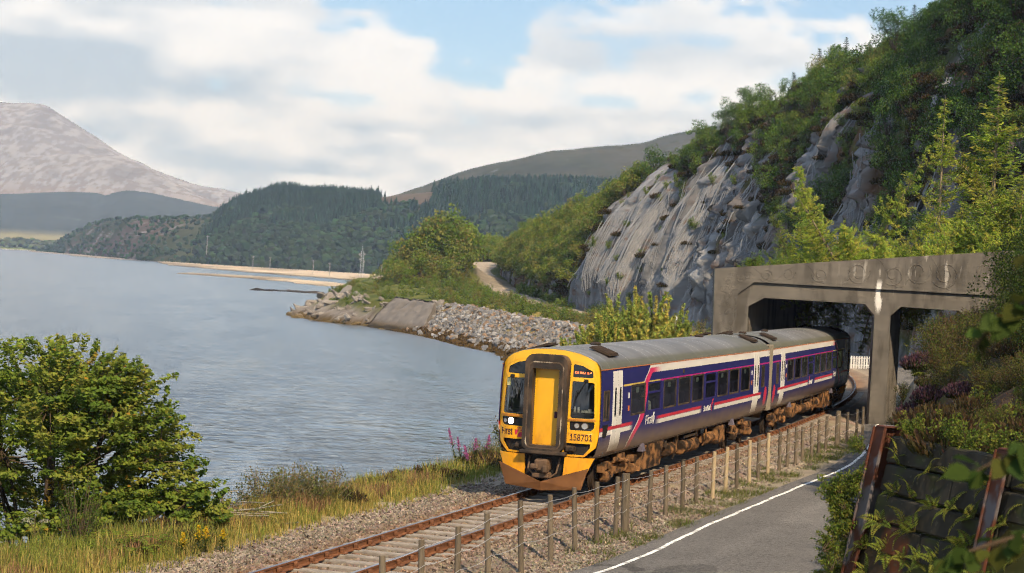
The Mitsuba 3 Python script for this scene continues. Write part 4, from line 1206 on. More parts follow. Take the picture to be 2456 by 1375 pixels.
def cab(K, car, detail):
    F = num(K + '__cab_front')
    outline = Polygon([(-1.27, 1.30), (-1.335, 1.62), (-1.35, 1.98), (-1.345, 2.4), (-1.33, 3.05), (-1.30, 3.28)] + [(-t, z - 0.015) for t, z in ROOFP[1:]] + [(t, z - 0.015) for t, z in ROOFP[-2:0:-1]] + [(1.30, 3.28), (1.33, 3.05), (1.345, 2.4), (1.35, 1.98), (1.335, 1.62), (1.27, 1.30), (1.02, 1.06), (-1.02, 1.06)]).buffer(-0.004)
    P4 = lambda s: Polygon([(s * a, b) for a, b in ((0.62, 2.03), (0.615, 2.97), (1.17, 2.94), (1.215, 2.03))]).buffer(-0.05).buffer(0.05)
    dest = lambda s: Polygon([(s * a, b) for a, b in ((0.62, 3.06), (0.62, 3.40), (0.86, 3.355), (1.11, 3.23), (1.14, 3.06))]).buffer(-0.04).buffer(0.04)
    lights = lambda s: Polygon([(s * 0.62, 1.73), (s * 0.62, 1.95), (s * 1.225, 1.95), (s * 1.215, 1.80), (s * 1.15, 1.73)]).buffer(-0.03).buffer(0.03)
    buf = lambda s: Polygon([(s * 0.5, 1.40), (s * 1.15, 1.40), (s * 1.15, 1.30), (s * 1.0, 1.11), (s * 0.5, 1.11)])
    gang = rounded(-0.56, 0.56, 1.14, 3.60, 0.24)
    skin = outline.difference(gang.buffer(-0.02))
    for s in (-1, 1):
        for h in (P4(s), dest(s), lights(s), buf(s)):
            skin = skin.difference(h)
    scene[F] = mikit.ply(car.mesh(front_piece(skin, 0.07, 0.0, 0.13)), 'm_yellow', smooth=35)
    for s in (-1, 1):
        add(F + '__windscreen', car.mesh(front_piece(P4(s).buffer(0.01), 0.004, -0.03, 0.3)), 'm_glass')
        add(F + '__destination_panel', car.mesh(front_piece(dest(s).buffer(0.01), 0.01, -0.025, 0.3)), 'm_panel')
        lk = add(F + '__light_cluster', car.mesh(front_piece(lights(s).buffer(0.01), 0.01, -0.025, 0.3)), 'm_panel')
        add(F + '__buffer_recess', car.mesh(front_piece(buf(s).buffer(0.005), 0.01, -0.11, 0.3)), 'm_black')
        rim = unary([P4(s), dest(s), lights(s)]).buffer(0.075).difference(gang)
        add(F + '__window_surround', car.mesh(front_piece(rim.buffer(0.012).difference(rim.buffer(-0.012)).difference(gang.buffer(0.02)), 0.03, 0.014, 0.2)), 'm_yellow')
        add(F + '__window_sill', car.mesh(front_piece(sbox(0.60 if s > 0 else -1.24, 1.975, 1.24 if s > 0 else -0.60, 2.025), 0.06, 0.05, 0.3)), 'm_orange_sill')
        if not detail:
            continue
        lamps = ((0.80, 0.058), (1.0, 0.075)) if s > 0 else ((-0.96, 0.085), (-1.13, 0.05))
        for k, (t, r_) in enumerate(lamps):
            ring = Point(t, 1.845).buffer(r_ + 0.012).difference(Point(t, 1.845).buffer(r_))
            add(F + '__headlight_ring', car.mesh(front_piece(ring, 0.02, -0.005, 0)), 'm_rubber')
            on = s < 0 and k == 0
            hk = add(F + '__headlight', car.mesh(front_piece(Point(t, 1.845).buffer(r_), 0.008, -0.01, 0)), 'm_lamp' if on else 'm_lens')
            if on:
                scene[hk]['emitter'] = {'type': 'area', 'radiance': rgb(5.0, 4.8, 4.3)}
                lab(hk, 'lit round headlight')
        w0 = np.array([s * 0.83 + (0.28 if s > 0 else 0.0) * 0, 2.99])
        a, b = (0.98, 2.97), (0.72, 2.52)
        if s < 0:
            a, b = (-0.98, 2.97), (-0.78, 2.60)
        pts = [(a[0], float(nose(a[0], a[1])) - 0.05, a[1]), (b[0], float(nose(b[0], b[1])) - 0.04, b[1])]
        add(F + '__wiper', car.mesh(cat([tube(pts, 0.012, 6), tube([(b[0] - 0.03, pts[1][1], b[1] - 0.16), (b[0] + 0.05, pts[1][1] - 0.005, b[1] + 0.22)], 0.011, 6), box(a[0] - 0.05, a[0] + 0.05, pts[0][1] - 0.03, pts[0][1] + 0.05, a[1] - 0.02, a[1] + 0.06, 0.01)])), 'm_black')
    # gangway
    ring = gang.difference(rounded(-0.35, 0.35, 1.30, 3.24, 0.02))
    g = extr(ring, 0.36)
    v = np.asarray(g.vertices)
    gk = add(F + '__gangway_frame', car.mesh(tm(np.stack([v[:, 0], 0.16 - v[:, 2], v[:, 1]], -1), g.faces)), 'm_rubber')
    ins = rounded(-0.47, 0.47, 1.22, 3.42, 0.16).difference(rounded(-0.44, 0.44, 1.25, 3.39, 0.14))
    g = extr(ins, 0.02)
    v = np.asarray(g.vertices)
    add(F + '__gangway_rim', car.mesh(tm(np.stack([v[:, 0], -0.19 - v[:, 2] + 0.0, v[:, 1]], -1), g.faces)), 'm_rim')
    g = cat([box(-0.355, 0.355, 0.06, 0.1, 1.28, 3.26), box(-0.30, 0.30, 0.045, 0.0605, 1.32, 3.0, 0.006)])
    dk = add(F + '__gangway_door', car.mesh(g), 'm_yellow')
    add(F + '__door_handle', car.mesh(box(0.20, 0.28, 0.02, 0.046, 2.0, 2.16, 0.01)), 'm_letter')
    add(F + '__gangway_step', car.mesh(box(-0.60, 0.60, -0.26, 0.1, 1.08, 1.17, 0.02)), 'm_rubber')
    # lower fairing, plough, coupler
    for s in (-1, 1):
        pg = Polygon([(s * 0.53, 1.04), (s * 1.26, 1.04), (s * 1.08, 0.62), (s * 0.58, 0.46), (s * 0.50, 0.48)])
        add(F + '__fairing', car.mesh(front_piece(pg, 0.05, 0.0, 0.2)), 'm_yellow', smooth=35)
    L = np.array([(0, -0.22, 0.40), (0, -0.12, 0.19)])
    blade = []
    for s in (-1, 1):
        A = [(0.0, -0.24, 0.40), (s * 1.18, -0.03, 0.80), (s * 1.0, 0.02, 0.24), (0.0, -0.14, 0.17)]
        B = [(t, q + 0.03, z) for t, q, z in A]
        blade.append(trimesh.convex.convex_hull(np.array(A + B)))
    add(F + '__snow_plough', car.mesh(cat(blade)), 'm_plough')
    add(F + '__coupler', car.mesh(cat([box(-0.17, 0.17, -0.30, 0.4, 0.66, 0.96, 0.04), box(-0.28, -0.05, -0.36, -0.1, 0.70, 0.84, 0.04), box(0.06, 0.2, -0.38, -0.1, 0.62, 0.82, 0.04), box(-0.24, 0.20, -0.22, 0.1, 0.48, 0.62, 0.03), tube([(-0.4, 0.1, 1.0), (-0.38, -0.1, 0.7), (-0.2, -0.15, 0.55)], 0.025, 6), tube([(0.4, 0.1, 1.0), (0.36, -0.08, 0.62), (0.2, -0.15, 0.5)], 0.025, 6)])), 'm_coupler')
    add(F + '__coupler_recess', car.mesh(cat([box(-0.55, 0.55, 0.16, 0.5, 0.42, 1.08), box(-0.9, 0.9, 0.2, 0.5, 0.55, 1.06)])), 'm_black')
    for s in (-1, 1):
        add(F + '__buffer', car.mesh(cat([box(s * 0.66 - 0.12, s * 0.66 + 0.12, -0.02, 0.2, 1.17, 1.33, 0.03), box(s * 0.72 - 0.06, s * 0.72 + 0.06, -0.08, 0.0, 1.20, 1.30, 0.02)])), 'm_rubber')
    # cab interior
    add(F + '__dashboard', car.mesh(cat([box(-1.22, -0.5, 0.35, 0.95, 1.9, 2.12, 0.05), box(0.5, 1.22, 0.35, 0.95, 1.9, 2.16, 0.05), box(-1.25, 1.25, 1.0, 1.04, 1.1, 3.3)])), 'm_interior')
    if detail:
        for t, h, r_ in ((0.62, 0.14, 0.028), (0.72, 0.13, 0.028), (0.84, 0.05, 0.05), (0.92, 0.06, 0.06), (1.02, 0.10, 0.05), (1.1, 0.04, 0.05)):
            c = trimesh.creation.cylinder(r_, h, sections=12)
            c.apply_translation([t, 0.42, 2.16 + h / 2])
            add(F + '__dashboard_item', car.mesh(c), 'm_white')
        def ftext(name, text, h, t0, z0, mat_, width):
            m = meshkit.text_mesh(text, h, 0.005, True)
            v = np.asarray(m.vertices).copy()
            v[:, 0] *= width / v[:, 0].max()
            t, z = t0 + v[:, 0], z0 + v[:, 1]
            add(name, car.mesh(tm(np.stack([t, nose(t, z) - 0.004 - v[:, 2], z], -1), m.faces)), mat_)
        ftext(F + '__number_lettering', '158701', 0.155, 0.63, 1.475, 'm_letter', 0.565)
        ftext(F + '__operator_lettering', 'First', 0.165, -1.235, 1.50, 'm_letter', 0.34)
        disc = Point(-0.70, 1.575).buffer(0.125).intersection(sbox(-2, 0, -0.57, 3))
        swoosh = LineString([(-0.77, 1.49), (-0.72, 1.60), (-0.66, 1.66), (-0.58, 1.665)]).buffer(0.018).union(LineString([(-0.73, 1.58), (-0.62, 1.60)]).buffer(0.013))
        add(F + '__emblem', car.mesh(front_piece(disc.difference(swoosh), 0.004, 0.005, 0)), 'm_emblem')
        # amber dots of the destination display
        r = rng(77)
        dots = []
        for i in range(26):
            t = 0.66 + i * 0.0165
            if i in (6, 7, 15, 17, 18):
                continue
            for j in range(4):
                if r.random() < 0.62:
                    dots.append(box(t, t + 0.011, -0.004, 0.0, 3.155 + 0.014 * j, 3.165 + 0.014 * j))
        m = cat(dots)
        v = np.asarray(m.vertices)
        dk = add(F + '__destination_dots', car.mesh(tm(np.stack([v[:, 0], nose(v[:, 0], v[:, 2]) + 0.022 + v[:, 1], v[:, 2]], -1), m.faces)), 'm_led')
        scene[dk]['emitter'] = {'type': 'area', 'radiance': rgb(1.6, 0.28, 0.08)}
        add(F + '__warning_sticker', car.mesh(front_piece(sbox(-1.16, 2.74, -1.05, 2.93), 0.004, -0.022, 0)), 'm_warn')


def unary(ps):
    from shapely import unary_union
    return unary_union(ps)


mat('m_orange_sill', (0.50, 0.20, 0.025), 0.6)
mat('m_rim', mikit.proc(lambda p, n, uv: MIX((0.10, 0.065, 0.04), (0.40, 0.34, 0.26), SST(0.52, 0.66, FBM(p.x * 9, p.y * 9, p.z * 3.5, 4)))), 0.7)
mat('m_plough', mikit.proc(lambda p, n, uv: MIX((0.13, 0.055, 0.02), (0.26, 0.115, 0.04), FBM(p.x * 4, p.y * 4, p.z * 4, 3))), 0.7)
mat('m_coupler', mikit.proc(lambda p, n, uv: MIX((0.05, 0.032, 0.02), (0.19, 0.115, 0.065), FBM(p.x * 6, p.y * 6, p.z * 6, 3))), 0.7)
mat('m_warn', (0.62, 0.58, 0.25), 0.6)


def person(name, car, t, s, zseat, shirt, label):
    """A seated passenger: one continuous body, hair on top."""
    def hull(a, ra, b, rb):
        A, B = (m3.Manifold.sphere(q, 16).translate(list(p)) for p, q in ((a, ra), (b, rb)))
        return m3.Manifold.batch_hull([A, B])
    J = [((0, 0, 0.08), 0.15, (0, 0.02, 0.42), 0.16), ((0, 0.02, 0.42), 0.15, (0, 0.0, 0.50), 0.10), ((-0.17, 0, 0.46), 0.07, (0.17, 0, 0.46), 0.07), ((0, 0, 0.5), 0.055, (0, -0.015, 0.62), 0.055), ((0, -0.01, 0.72), 0.095, (0, -0.03, 0.66), 0.075),
         ((-0.2, 0, 0.45), 0.055, (-0.24, -0.05, 0.2), 0.045), ((-0.24, -0.05, 0.2), 0.045, (-0.16, -0.28, 0.16), 0.035), ((0.2, 0, 0.45), 0.055, (0.24, -0.05, 0.2), 0.045), ((0.24, -0.05, 0.2), 0.045, (0.16, -0.28, 0.16), 0.035),
         ((-0.1, 0, 0.06), 0.09, (-0.11, -0.42, 0.07), 0.065), ((0.1, 0, 0.06), 0.09, (0.11, -0.42, 0.07), 0.065), ((-0.11, -0.42, 0.07), 0.06, (-0.11, -0.4, -0.38), 0.045), ((0.11, -0.42, 0.07), 0.06, (0.11, -0.4, -0.38), 0.045), ((0, -0.11, 0.69), 0.016, (0, -0.12, 0.66), 0.02)]
    M = m3.Manifold()
    for a, ra, b, rb in J:
        M = M + hull(a, ra, b, rb)
    k = M.to_mesh()
    m = trimesh.Trimesh(k.vert_properties[:, :3], k.tri_verts)
    m = m.subdivide_to_size(0.05, max_iter=6)
    trimesh.smoothing.filter_taubin(m, iterations=8)
    v = np.asarray(m.vertices)
    col = np.where((v[:, 2] > 0.53)[:, None] | ((v[:, 1] < -0.2) & (v[:, 2] > 0.12))[:, None], (0.45, 0.27, 0.19), np.where((v[:, 2] > 0.12)[:, None], shirt, (0.03, 0.03, 0.05)))
    w = m.copy()
    w.apply_translation([t, s, zseat])
    scene[name] = mikit.ply(car.mesh(tm(w.vertices, w.faces)), 'm_painted', smooth=True, color=col)
    hair = trimesh.creation.icosphere(2, 0.105)
    hv = np.asarray(hair.vertices)
    hair = tm(np.where((hv[:, 1:2] < -0.05) & (hv[:, 2:] < 0.03), hv * 0.8, hv) * [0.95, 1.05, 1.0] + [t, s + 0.005, zseat + 0.735], hair.faces)
    add(name + '__hair', car.mesh(hair), 'm_black', smooth=True)
    lab(name, label, 'person')


def build_train():
    K = 'train'
    lab(K, 'two-car diesel train with yellow front and purple sides leaving the concrete shelter', 'train')
    x, y = X0, Y0
    A = Car((x, y), YAW, False)
    d1 = A.d
    y2 = YAW + DYAW
    d2 = np.array([math.sin(y2), math.cos(y2)])
    B = Car((x + d1[0] * 22.9 + d2[0] * 0.3, y + d1[1] * 22.9 + d2[1] * 0.3), y2, True)
    for car, det in ((A, True), (B, False)):
        ck = carriage(K, car, det)
        cab(K, car, det)
        for sc in (3.35, 19.25):
            bogie(K, car, sc)
        underfloor(K, car)
        if det:
            put_text(car, ck + '__operator_lettering', 'First', 0.25, 4.84, 1.63, bold=False, width=0.76)
            put_text(car, ck + '__brand_lettering', 'ScotRail', 0.165, 12.05, 1.60, width=1.0)
            el = [(5.74, 1.77)]
        else:
            put_text(car, ck + '__operator_lettering', 'First', 0.25, 22.57 - 5.97, 1.63, bold=False, width=0.76)
            put_text(car, ck + '__brand_lettering', 'ScotRail', 0.165, 22.57 - 13.35, 1.60, width=1.0)
            el = [(5.0, 1.77)]
        for a, b in el:
            rg = affinity.scale(Point(a, b).buffer(0.17), 0.62, 1)
            f = LineString([(a - 0.03, b - 0.14), (a - 0.01, b + 0.02), (a + 0.05, b + 0.09), (a + 0.1, b + 0.09)]).buffer(0.022)
            g = extr(rg.difference(f), 0.004)
            w = np.asarray(g.vertices)
            add(ck + '__emblem', car.mesh(tm(np.stack([half(w[:, 1]) + 0.003 + w[:, 2], w[:, 0], w[:, 1]], -1), g.faces)), 'm_white')
        a = 13.22
        g = extr(LineString([(a - 0.02, 1.60), (a, 1.80), (a + 0.05, 1.90), (a + 0.14, 1.92)]).buffer(0.035).union(LineString([(a - 0.08, 1.80), (a + 0.12, 1.82)]).buffer(0.022)), 0.004)
        w = np.asarray(g.vertices)
        add(ck + '__swirl_mark', car.mesh(tm(np.stack([half(w[:, 1]) + 0.003 + w[:, 2], w[:, 0], w[:, 1]], -1), g.faces)), 'm_emblem')
    # gangway between the cars
    G = Car((x, y), YAW, False)
    bell = []
    for q in np.arange(22.58, 23.2, 0.1):
        bell.append(box(-1.335, 1.335, q, q + 0.05, 1.05, 3.44, 0.02))
        bell.append(box(-1.30, 1.30, q + 0.05, q + 0.1, 1.1, 3.40))
    add(K + '__gangway_bellows', G.mesh(cat(bell)), 'm_bellows')
    person('person', A, 1.0, 5.72, 1.72, (0.55, 0.56, 0.56), 'passenger in a white top seated behind the second long window of the front carriage')


mat('m_bracket', (0.13, 0.115, 0.15), 0.6)
mat('m_bellows', (0.23, 0.20, 0.15), 0.8)
build_train()
# ------------------------------------------------------------------ plants: kinds
KINDS = {}


def kind(gid, **parts):
    scene[gid] = {'type': 'shapegroup', **{k: (mikit.ply(m, b, smooth=sm, color=c)) for k, (m, c, b, sm) in parts.items()}}
    KINDS[gid] = list(parts)


def put(name, gid, x, y, z, sc=1.0, rot=0.0, tilt=0.0, lbl=None, catg=None, grp=None, sxy=None):
    key = num(name)
    w = T().translate([float(x), float(y), float(z)]).rotate([0, 0, 1], math.degrees(rot)).rotate([0, 1, 0], math.degrees(tilt)).scale([sc * (sxy or 1), sc * (sxy or 1), sc])
    scene[key] = {'type': 'instance', 'to_world': w, 'shape': {'type': 'ref', 'id': gid}}
    if lbl:
        lab(key, lbl, catg, grp)
    return key


BARK = (0.085, 0.065, 0.045)


def limbs(r, base, tips, r0, wob=0.12, steps=7, n=6):
    S = Soup()
    for tp in tips:
        u = np.linspace(0, 1, steps)[:, None]
        d = tp - base
        p = base + d * u + np.array([0, 0, 0.18]) * np.linalg.norm(d) * (u * (1 - u)) + np.cumsum(r.normal(size=(steps, 3)) * wob * 0.2, 0) * u
        m = tube(p, np.linspace(r0, r0 * 0.18, steps), n)
        S.mesh(m, np.array(BARK) * r.uniform(0.8, 1.3))
    return S


def broad(seed, h, w, clumps, per, leaf, pal, trunk_h=0.25, bark=BARK, flat=0.75):
    """A bushy broadleaved tree: limbs, and leaves gathered in uneven clumps."""
    r = rng(seed)
    th = h * trunk_h
    C = []
    while len(C) < clumps:
        p = r.uniform(-1, 1, 3)
        q = np.linalg.norm(p)
        if 0.35 < q < 1 and p[2] > -0.75:
            C.append(p)
    C = np.array(C)
    bulge = 0.75 + 0.5 * meshkit.noise(C * 2.1 + seed, seed)
    C = C * bulge[:, None] * np.array([w / 2, w / 2, (h - th) * 0.52]) + [0, 0, th + (h - th) * 0.5]
    tips = C[r.permutation(len(C))[:max(5, len(C) // 2)]]
    S = limbs(r, np.array([0, 0, th * 0.5]), tips, h * 0.012)
    S.mesh(tube([(0, 0, -0.5), (0, 0, 0), (0.02 * h, 0, th), (0, 0.02 * h, h * 0.6)], [h * 0.028, h * 0.024, h * 0.017, h * 0.006], 7), np.array(bark))
    L = Soup()
    pal = np.asarray(pal, float)
    for c in C:
        rad = r.uniform(0.13, 0.24) * w
        n = int(per * (rad / (0.19 * w)) ** 2)
        d = r.normal(size=(n, 3))
        d /= np.linalg.norm(d, axis=1, keepdims=True)
        p = c + d * (rad * r.uniform(0.25, 1.0, (n, 1)) ** 0.6) * [1, 1, flat]
        A, B = frames(r, n, 0.5, d * 0.6)
        col = tint(r, n, pal[r.integers(len(pal))], 0.17, 0.08)
        L.put(*kites(p, A, B, leaf * r.uniform(0.7, 1.3, n), leaf * 0.62 * r.uniform(0.8, 1.2, n), col, 0.15))
    m, c = L.out()
    mt, ct = S.out()
    return dict(trunk=(mt, ct, 'm_matte', True), crown=(m, c, 'm_leaf', False))


def conifer(seed, h, w, levels, arms, pal, droop=0.12, tuft=0.2, open_=0.0, dens=9, bark=BARK, lift=0.0, jitter=0.1, shape=0.82):
    """A conifer: a straight stem with whorls of boughs set with needle tufts."""
    r = rng(seed)
    S, L = Soup(), Soup()
    S.mesh(tube([(0, 0, -0.5), (0, 0, h * 0.3), (0.01 * h, 0, h * 0.7), (0, 0, h)], [h * 0.017, h * 0.013, h * 0.007, h * 0.0015], 6), np.array(bark))
    pal = np.asarray(pal, float)
    for i in range(levels):
        f = (i + 0.4) / levels
        z = h * (0.07 + 0.92 * f)
        ln = w / 2 * (1 - f) ** shape * r.uniform(0.70, 1.15) + 0.03 * h
        for k in range(arms):
            if r.random() < open_:
                continue
            a = 2 * np.pi * (k + 0.5 * (i % 2) + r.uniform(-0.25, 0.25)) / arms
            l = ln * r.uniform(0.5 if open_ > 0.05 else 0.7, 1.15)
            d = np.array([math.cos(a), math.sin(a), 0])
            u = np.linspace(0, 1, 6)[:, None]
            p = np.array([0, 0, z + r.normal() * h * 0.01]) + d * l * u + np.array([0, 0, 1.0]) * l * (-droop * 1.4 * u + (droop + lift) * u ** 2.2)
            S.mesh(tube(p, np.linspace(h * 0.0035, h * 0.0008, 6), 3, False), np.array(bark) * 0.9)
            n = max(4, int(dens * l / (w / 2) * 2.2))
            q = r.uniform(0.12, 1.03, n)
            pp = np.stack([np.interp(q, u[:, 0], p[:, j]) for j in range(3)], -1)
            side = np.array([-d[1], d[0], 0])
            sp = r.uniform(-1, 1, n)
            pp = pp + side * (sp * (1.05 - q) * l * 0.30)[:, None] + r.normal(size=(n, 3)) * jitter * tuft
            A = d[None] * 0.7 + side[None] * sp[:, None] * 0.9 + np.array([0, 0, 1]) * r.normal(size=(n, 1)) * 0.22
            A /= np.linalg.norm(A, axis=1, keepdims=True)
            B = np.cross(A, np.array([0, 0, 1.0])[None] + r.normal(size=(n, 3)) * 0.5)
            B /= np.linalg.norm(B, axis=1, keepdims=True)
            L.put(*kites(pp, A, B, tuft * r.uniform(0.8, 1.5, n), tuft * r.uniform(0.22, 0.4, n), tint(r, n, pal[r.integers(len(pal))], 0.15, 0.07)))
    m, c = L.out()
    mt, ct = S.out()
    return dict(trunk=(mt, ct, 'm_matte', True), crown=(m, c, 'm_leaf', False))


def shrub(seed, h, w, n, leaf, pal, stems=14, sprig=False, stemcol=(0.10, 0.075, 0.05), wfac=0.5):
    """A bush without a trunk: stems from the ground, leaves over an uneven dome."""
    r = rng(seed)
    S, L = Soup(), Soup()
    a = r.uniform(0, 2 * np.pi, stems)
    rad = r.uniform(0.2, 1, stems) ** 0.6
    ht = np.sqrt(np.clip(1.08 - rad ** 2 * 0.85, 0.1, 1)) * r.uniform(0.72, 1.12, stems)
    tips = np.stack([np.cos(a) * rad * w / 2, np.sin(a) * rad * w / 2, ht * h], -1)
    pal = np.asarray(pal, float)
    for tp in tips:
        u = np.linspace(0, 1, 6)[:, None]
        p = np.array([tp[0] * 0.2, tp[1] * 0.2, -0.15]) * (1 - u) + tp * u
        p[:, :2] *= (0.55 + 0.45 * u)
        p += r.normal(size=p.shape) * 0.02 * h * u
        S.mesh(tube(p, np.linspace(0.012, 0.004, 6) * max(h, 0.6), 4, False), np.array(stemcol) * r.uniform(0.7, 1.3))
        k = n // stems
        q = r.uniform(0.12, 1.0, k) ** 0.75
        pp = np.stack([np.interp(q, u[:, 0], p[:, j]) for j in range(3)], -1)
        d = r.normal(size=(k, 3))
        d /= np.linalg.norm(d, axis=1, keepdims=True)
        wid = (0.05 if sprig else 0.2) * w * (1.1 - 0.55 * q)
        pp = pp + d * (wid * r.uniform(0.1, 1, k))[:, None]
        pp[:, 2] = np.maximum(pp[:, 2], 0.02)
        A, B = frames(r, k, 0.35, d * 0.5 + (np.array([0, 0, 0.3]) if sprig else 0))
        L.put(*kites(pp, A, B, leaf * r.uniform(0.7, 1.35, k), leaf * wfac * r.uniform(0.8, 1.25, k), tint(r, k, pal[r.integers(len(pal))], 0.18, 0.09), 0.12))
    m, c = L.out()
    mt, ct = S.out()
    return dict(stems=(mt, ct, 'm_matte', False), foliage=(m, c, 'm_leaf', False))


def fern(seed, n, ln, pal, arch=0.55):
    """A tuft of arching fronds, each a rib with rows of leaflets."""
    r = rng(seed)
    out = {}
    for i in range(n):
        L = Soup()
        a = 2 * np.pi * (i + r.uniform(-0.3, 0.3)) / n
        l = ln * r.uniform(0.65, 1.1)
        d = np.array([math.cos(a), math.sin(a), 0])
        side = np.array([-d[1], d[0], 0])
        u = np.linspace(0, 1, 16)
        p = d * (l * 0.85 * u)[:, None] + np.array([0, 0, 1.0]) * (l * (arch * 1.5 * u - arch * 1.35 * u ** 2.2))[:, None]
        t = np.gradient(p, axis=0)
        t /= np.linalg.norm(t, axis=1, keepdims=True)
        pos, A, Ls = [], [], []
        for k in range(2, 16):
            w = l * 0.24 * math.sin(math.pi * min(1.0, (u[k] * 0.92 + 0.1))) ** 0.8 * (1.15 - u[k])
            for sg in (-1, 1):
                ax = side * sg * 0.93 + t[k] * 0.35 + np.array([0, 0, -0.12]) + r.normal(size=3) * 0.05
                ax /= np.linalg.norm(ax)
                A.append(ax)
                Ls.append(w)
                pos.append(p[k] + ax * w * 0.5)
        A, Ls, pos = np.array(A), np.array(Ls), np.array(pos)
        B = np.cross(A, np.cross(np.repeat(t[2:], 2, 0), side[None]))
        B /= np.linalg.norm(B, axis=1, keepdims=True)
        L.put(*kites(pos, A, B, Ls, l * 0.055, tint(r, len(pos), np.asarray(pal)[r.integers(len(pal))], 0.12, 0.06), 0.1))
        m = tube(p, np.linspace(0.006, 0.002, 16) * ln * 1.5, 3, False)
        L.mesh(m, (0.12, 0.10, 0.03))
        v, c = L.out()
        out['frond' if i == 0 else f'frond_{i:03d}'] = (v, c, 'm_leaf', False)
    return out


def heather(seed, h, w, n, pal):
    r = rng(seed)
    L = Soup()
    a, q = r.uniform(0, 2 * np.pi, n), r.uniform(0, 1, n) ** 0.5
    base = np.stack([np.cos(a) * q * w * 0.35, np.sin(a) * q * w * 0.35, np.zeros(n)], -1)
    top = np.stack([np.cos(a) * q * w * 0.5, np.sin(a) * q * w * 0.5, h * np.sqrt(1.05 - q ** 2 * 0.8) * r.uniform(0.65, 1.1, n)], -1)
    A = top - base
    ln = np.linalg.norm(A, axis=1)
    A /= ln[:, None]
    B = np.cross(A, r.normal(size=(n, 3)))
    B /= np.linalg.norm(B, axis=1, keepdims=True)
    pal = np.asarray(pal, float)
    L.put(*kites(base + (top - base) * 0.62, A, B, ln * 0.8, 0.035 * r.uniform(0.7, 1.5, n), tint(r, n, (0.06, 0.055, 0.02), 0.2, 0.1)))
    p2 = top + r.normal(size=(n, 3)) * 0.03
    L.put(*kites(p2, A, B, 0.14 * r.uniform(0.7, 1.3, n), 0.05 * r.uniform(0.7, 1.5, n), tint(r, n, pal[0], 0.2, 0.1) * np.where(r.random(n) < 0.3, 0.6, 1)[:, None]))
    m, c = L.out()
    return dict(sprigs=(m, c, 'm_leaf', False))


G_MID = [(0.125, 0.199, 0.034), (0.177, 0.254, 0.047), (0.094, 0.165, 0.031), (0.157, 0.208, 0.053)]
G_OLIVE = [(0.234, 0.280, 0.056), (0.186, 0.236, 0.047), (0.273, 0.284, 0.069), (0.147, 0.214, 0.039), (0.254, 0.226, 0.069)]
G_DARK = [(0.082, 0.149, 0.032), (0.116, 0.190, 0.043), (0.068, 0.120, 0.030)]
G_LIME = [(0.379, 0.442, 0.064), (0.297, 0.388, 0.058), (0.429, 0.424, 0.079), (0.230, 0.332, 0.052)]
G_WILLOW = [(0.431, 0.449, 0.099), (0.341, 0.395, 0.089), (0.520, 0.468, 0.107), (0.234, 0.306, 0.064)]
for i in range(4):
    kind(f'birch_kind_{i}', **broad(100 + i, 5.0, 4.4, 26, 46, 0.30, G_MID if i < 3 else G_OLIVE))
    kind(f'spur_kind_{i}', **broad(120 + i, 4.6, 4.8, 26, 46, 0.34, G_OLIVE, trunk_h=0.15))
for i in range(3):
    kind(f'dark_kind_{i}', **broad(140 + i, 6.5, 5.2, 34, 55, 0.28, G_DARK))
    kind(f'conifer_kind_{i}', **conifer(160 + i, 6.0, 2.9, 17, 7, [(0.053, 0.083, 0.027), (0.083, 0.112, 0.033)], tuft=0.34, dens=7))
    kind(f'larch_kind_{i}', **conifer(180 + i, 7.0, 4.6, 17, 7, G_LIME, droop=0.10, tuft=0.20, open_=0.22, dens=52, bark=(0.26, 0.21, 0.14), lift=0.22, jitter=0.3, shape=1.05))
    kind(f'bush_kind_{i}', **shrub(200 + i, 1.9, 2.6, 850, 0.17, G_MID + G_OLIVE[:2]))
    kind(f'gorse_kind_{i}', **shrub(210 + i, 1.9, 2.5, 900, 0.15, [(0.248, 0.239, 0.066), (0.190, 0.217, 0.056), (0.286, 0.227, 0.084), (0.162, 0.208, 0.053)]))
    kind(f'heath_kind_{i}', **heather(220 + i, 0.55, 1.7, 420, [(0.095, 0.066, 0.034)]))
    kind(f'purple_heath_kind_{i}', **heather(230 + i, 0.5, 1.1, 700, [(0.125, 0.068, 0.082)]))
    kind(f'willow_kind_{i}', **shrub(240 + i, 5.4, 4.6, 12000, 0.25, G_WILLOW, stems=52, sprig=True, wfac=0.48))
    kind(f'fern_kind_{i}', **fern(250 + i, 7, 0.55, [(0.180, 0.228, 0.036), (0.228, 0.240, 0.042), (0.132, 0.180, 0.034)]))
    kind(f'weed_kind_{i}', **shrub(260 + i, 0.7, 0.8, 520, 0.075, [(0.156, 0.204, 0.036), (0.204, 0.228, 0.042), (0.108, 0.156, 0.030)], stems=12, wfac=0.5))
    kind(f'bank_shrub_kind_{i}', **shrub(270 + i, 1.6, 2.2, 1900, 0.085, [(0.069, 0.094, 0.021), (0.106, 0.106, 0.030), (0.125, 0.131, 0.033), (0.106, 0.069, 0.035)], stems=26))
    kind(f'alder_kind_{i}', **broad(280 + i, 6.0, 4.6, 52, 120, 0.13, [(0.058, 0.088, 0.021), (0.085, 0.111, 0.026), (0.044, 0.065, 0.018)], trunk_h=0.1))


# ------------------------------------------------------------------ plants on the hillside
r = rng(500)
SCRUB = 0


def scrub(gid, x, y, z, sc, rot):
    global SCRUB
    SCRUB += 1
    scene[f'hillside_scrub__{SCRUB:03d}'] = {'type': 'instance', 'to_world': T().translate([float(x), float(y), float(z)]).rotate([0, 0, 1], math.degrees(rot)).scale(float(sc)), 'shape': {'type': 'ref', 'id': gid}}


lab('hillside_scrub', 'low green and brown heathery scrub covering the ledges of the steep hillside', 'scrub', kind='stuff')


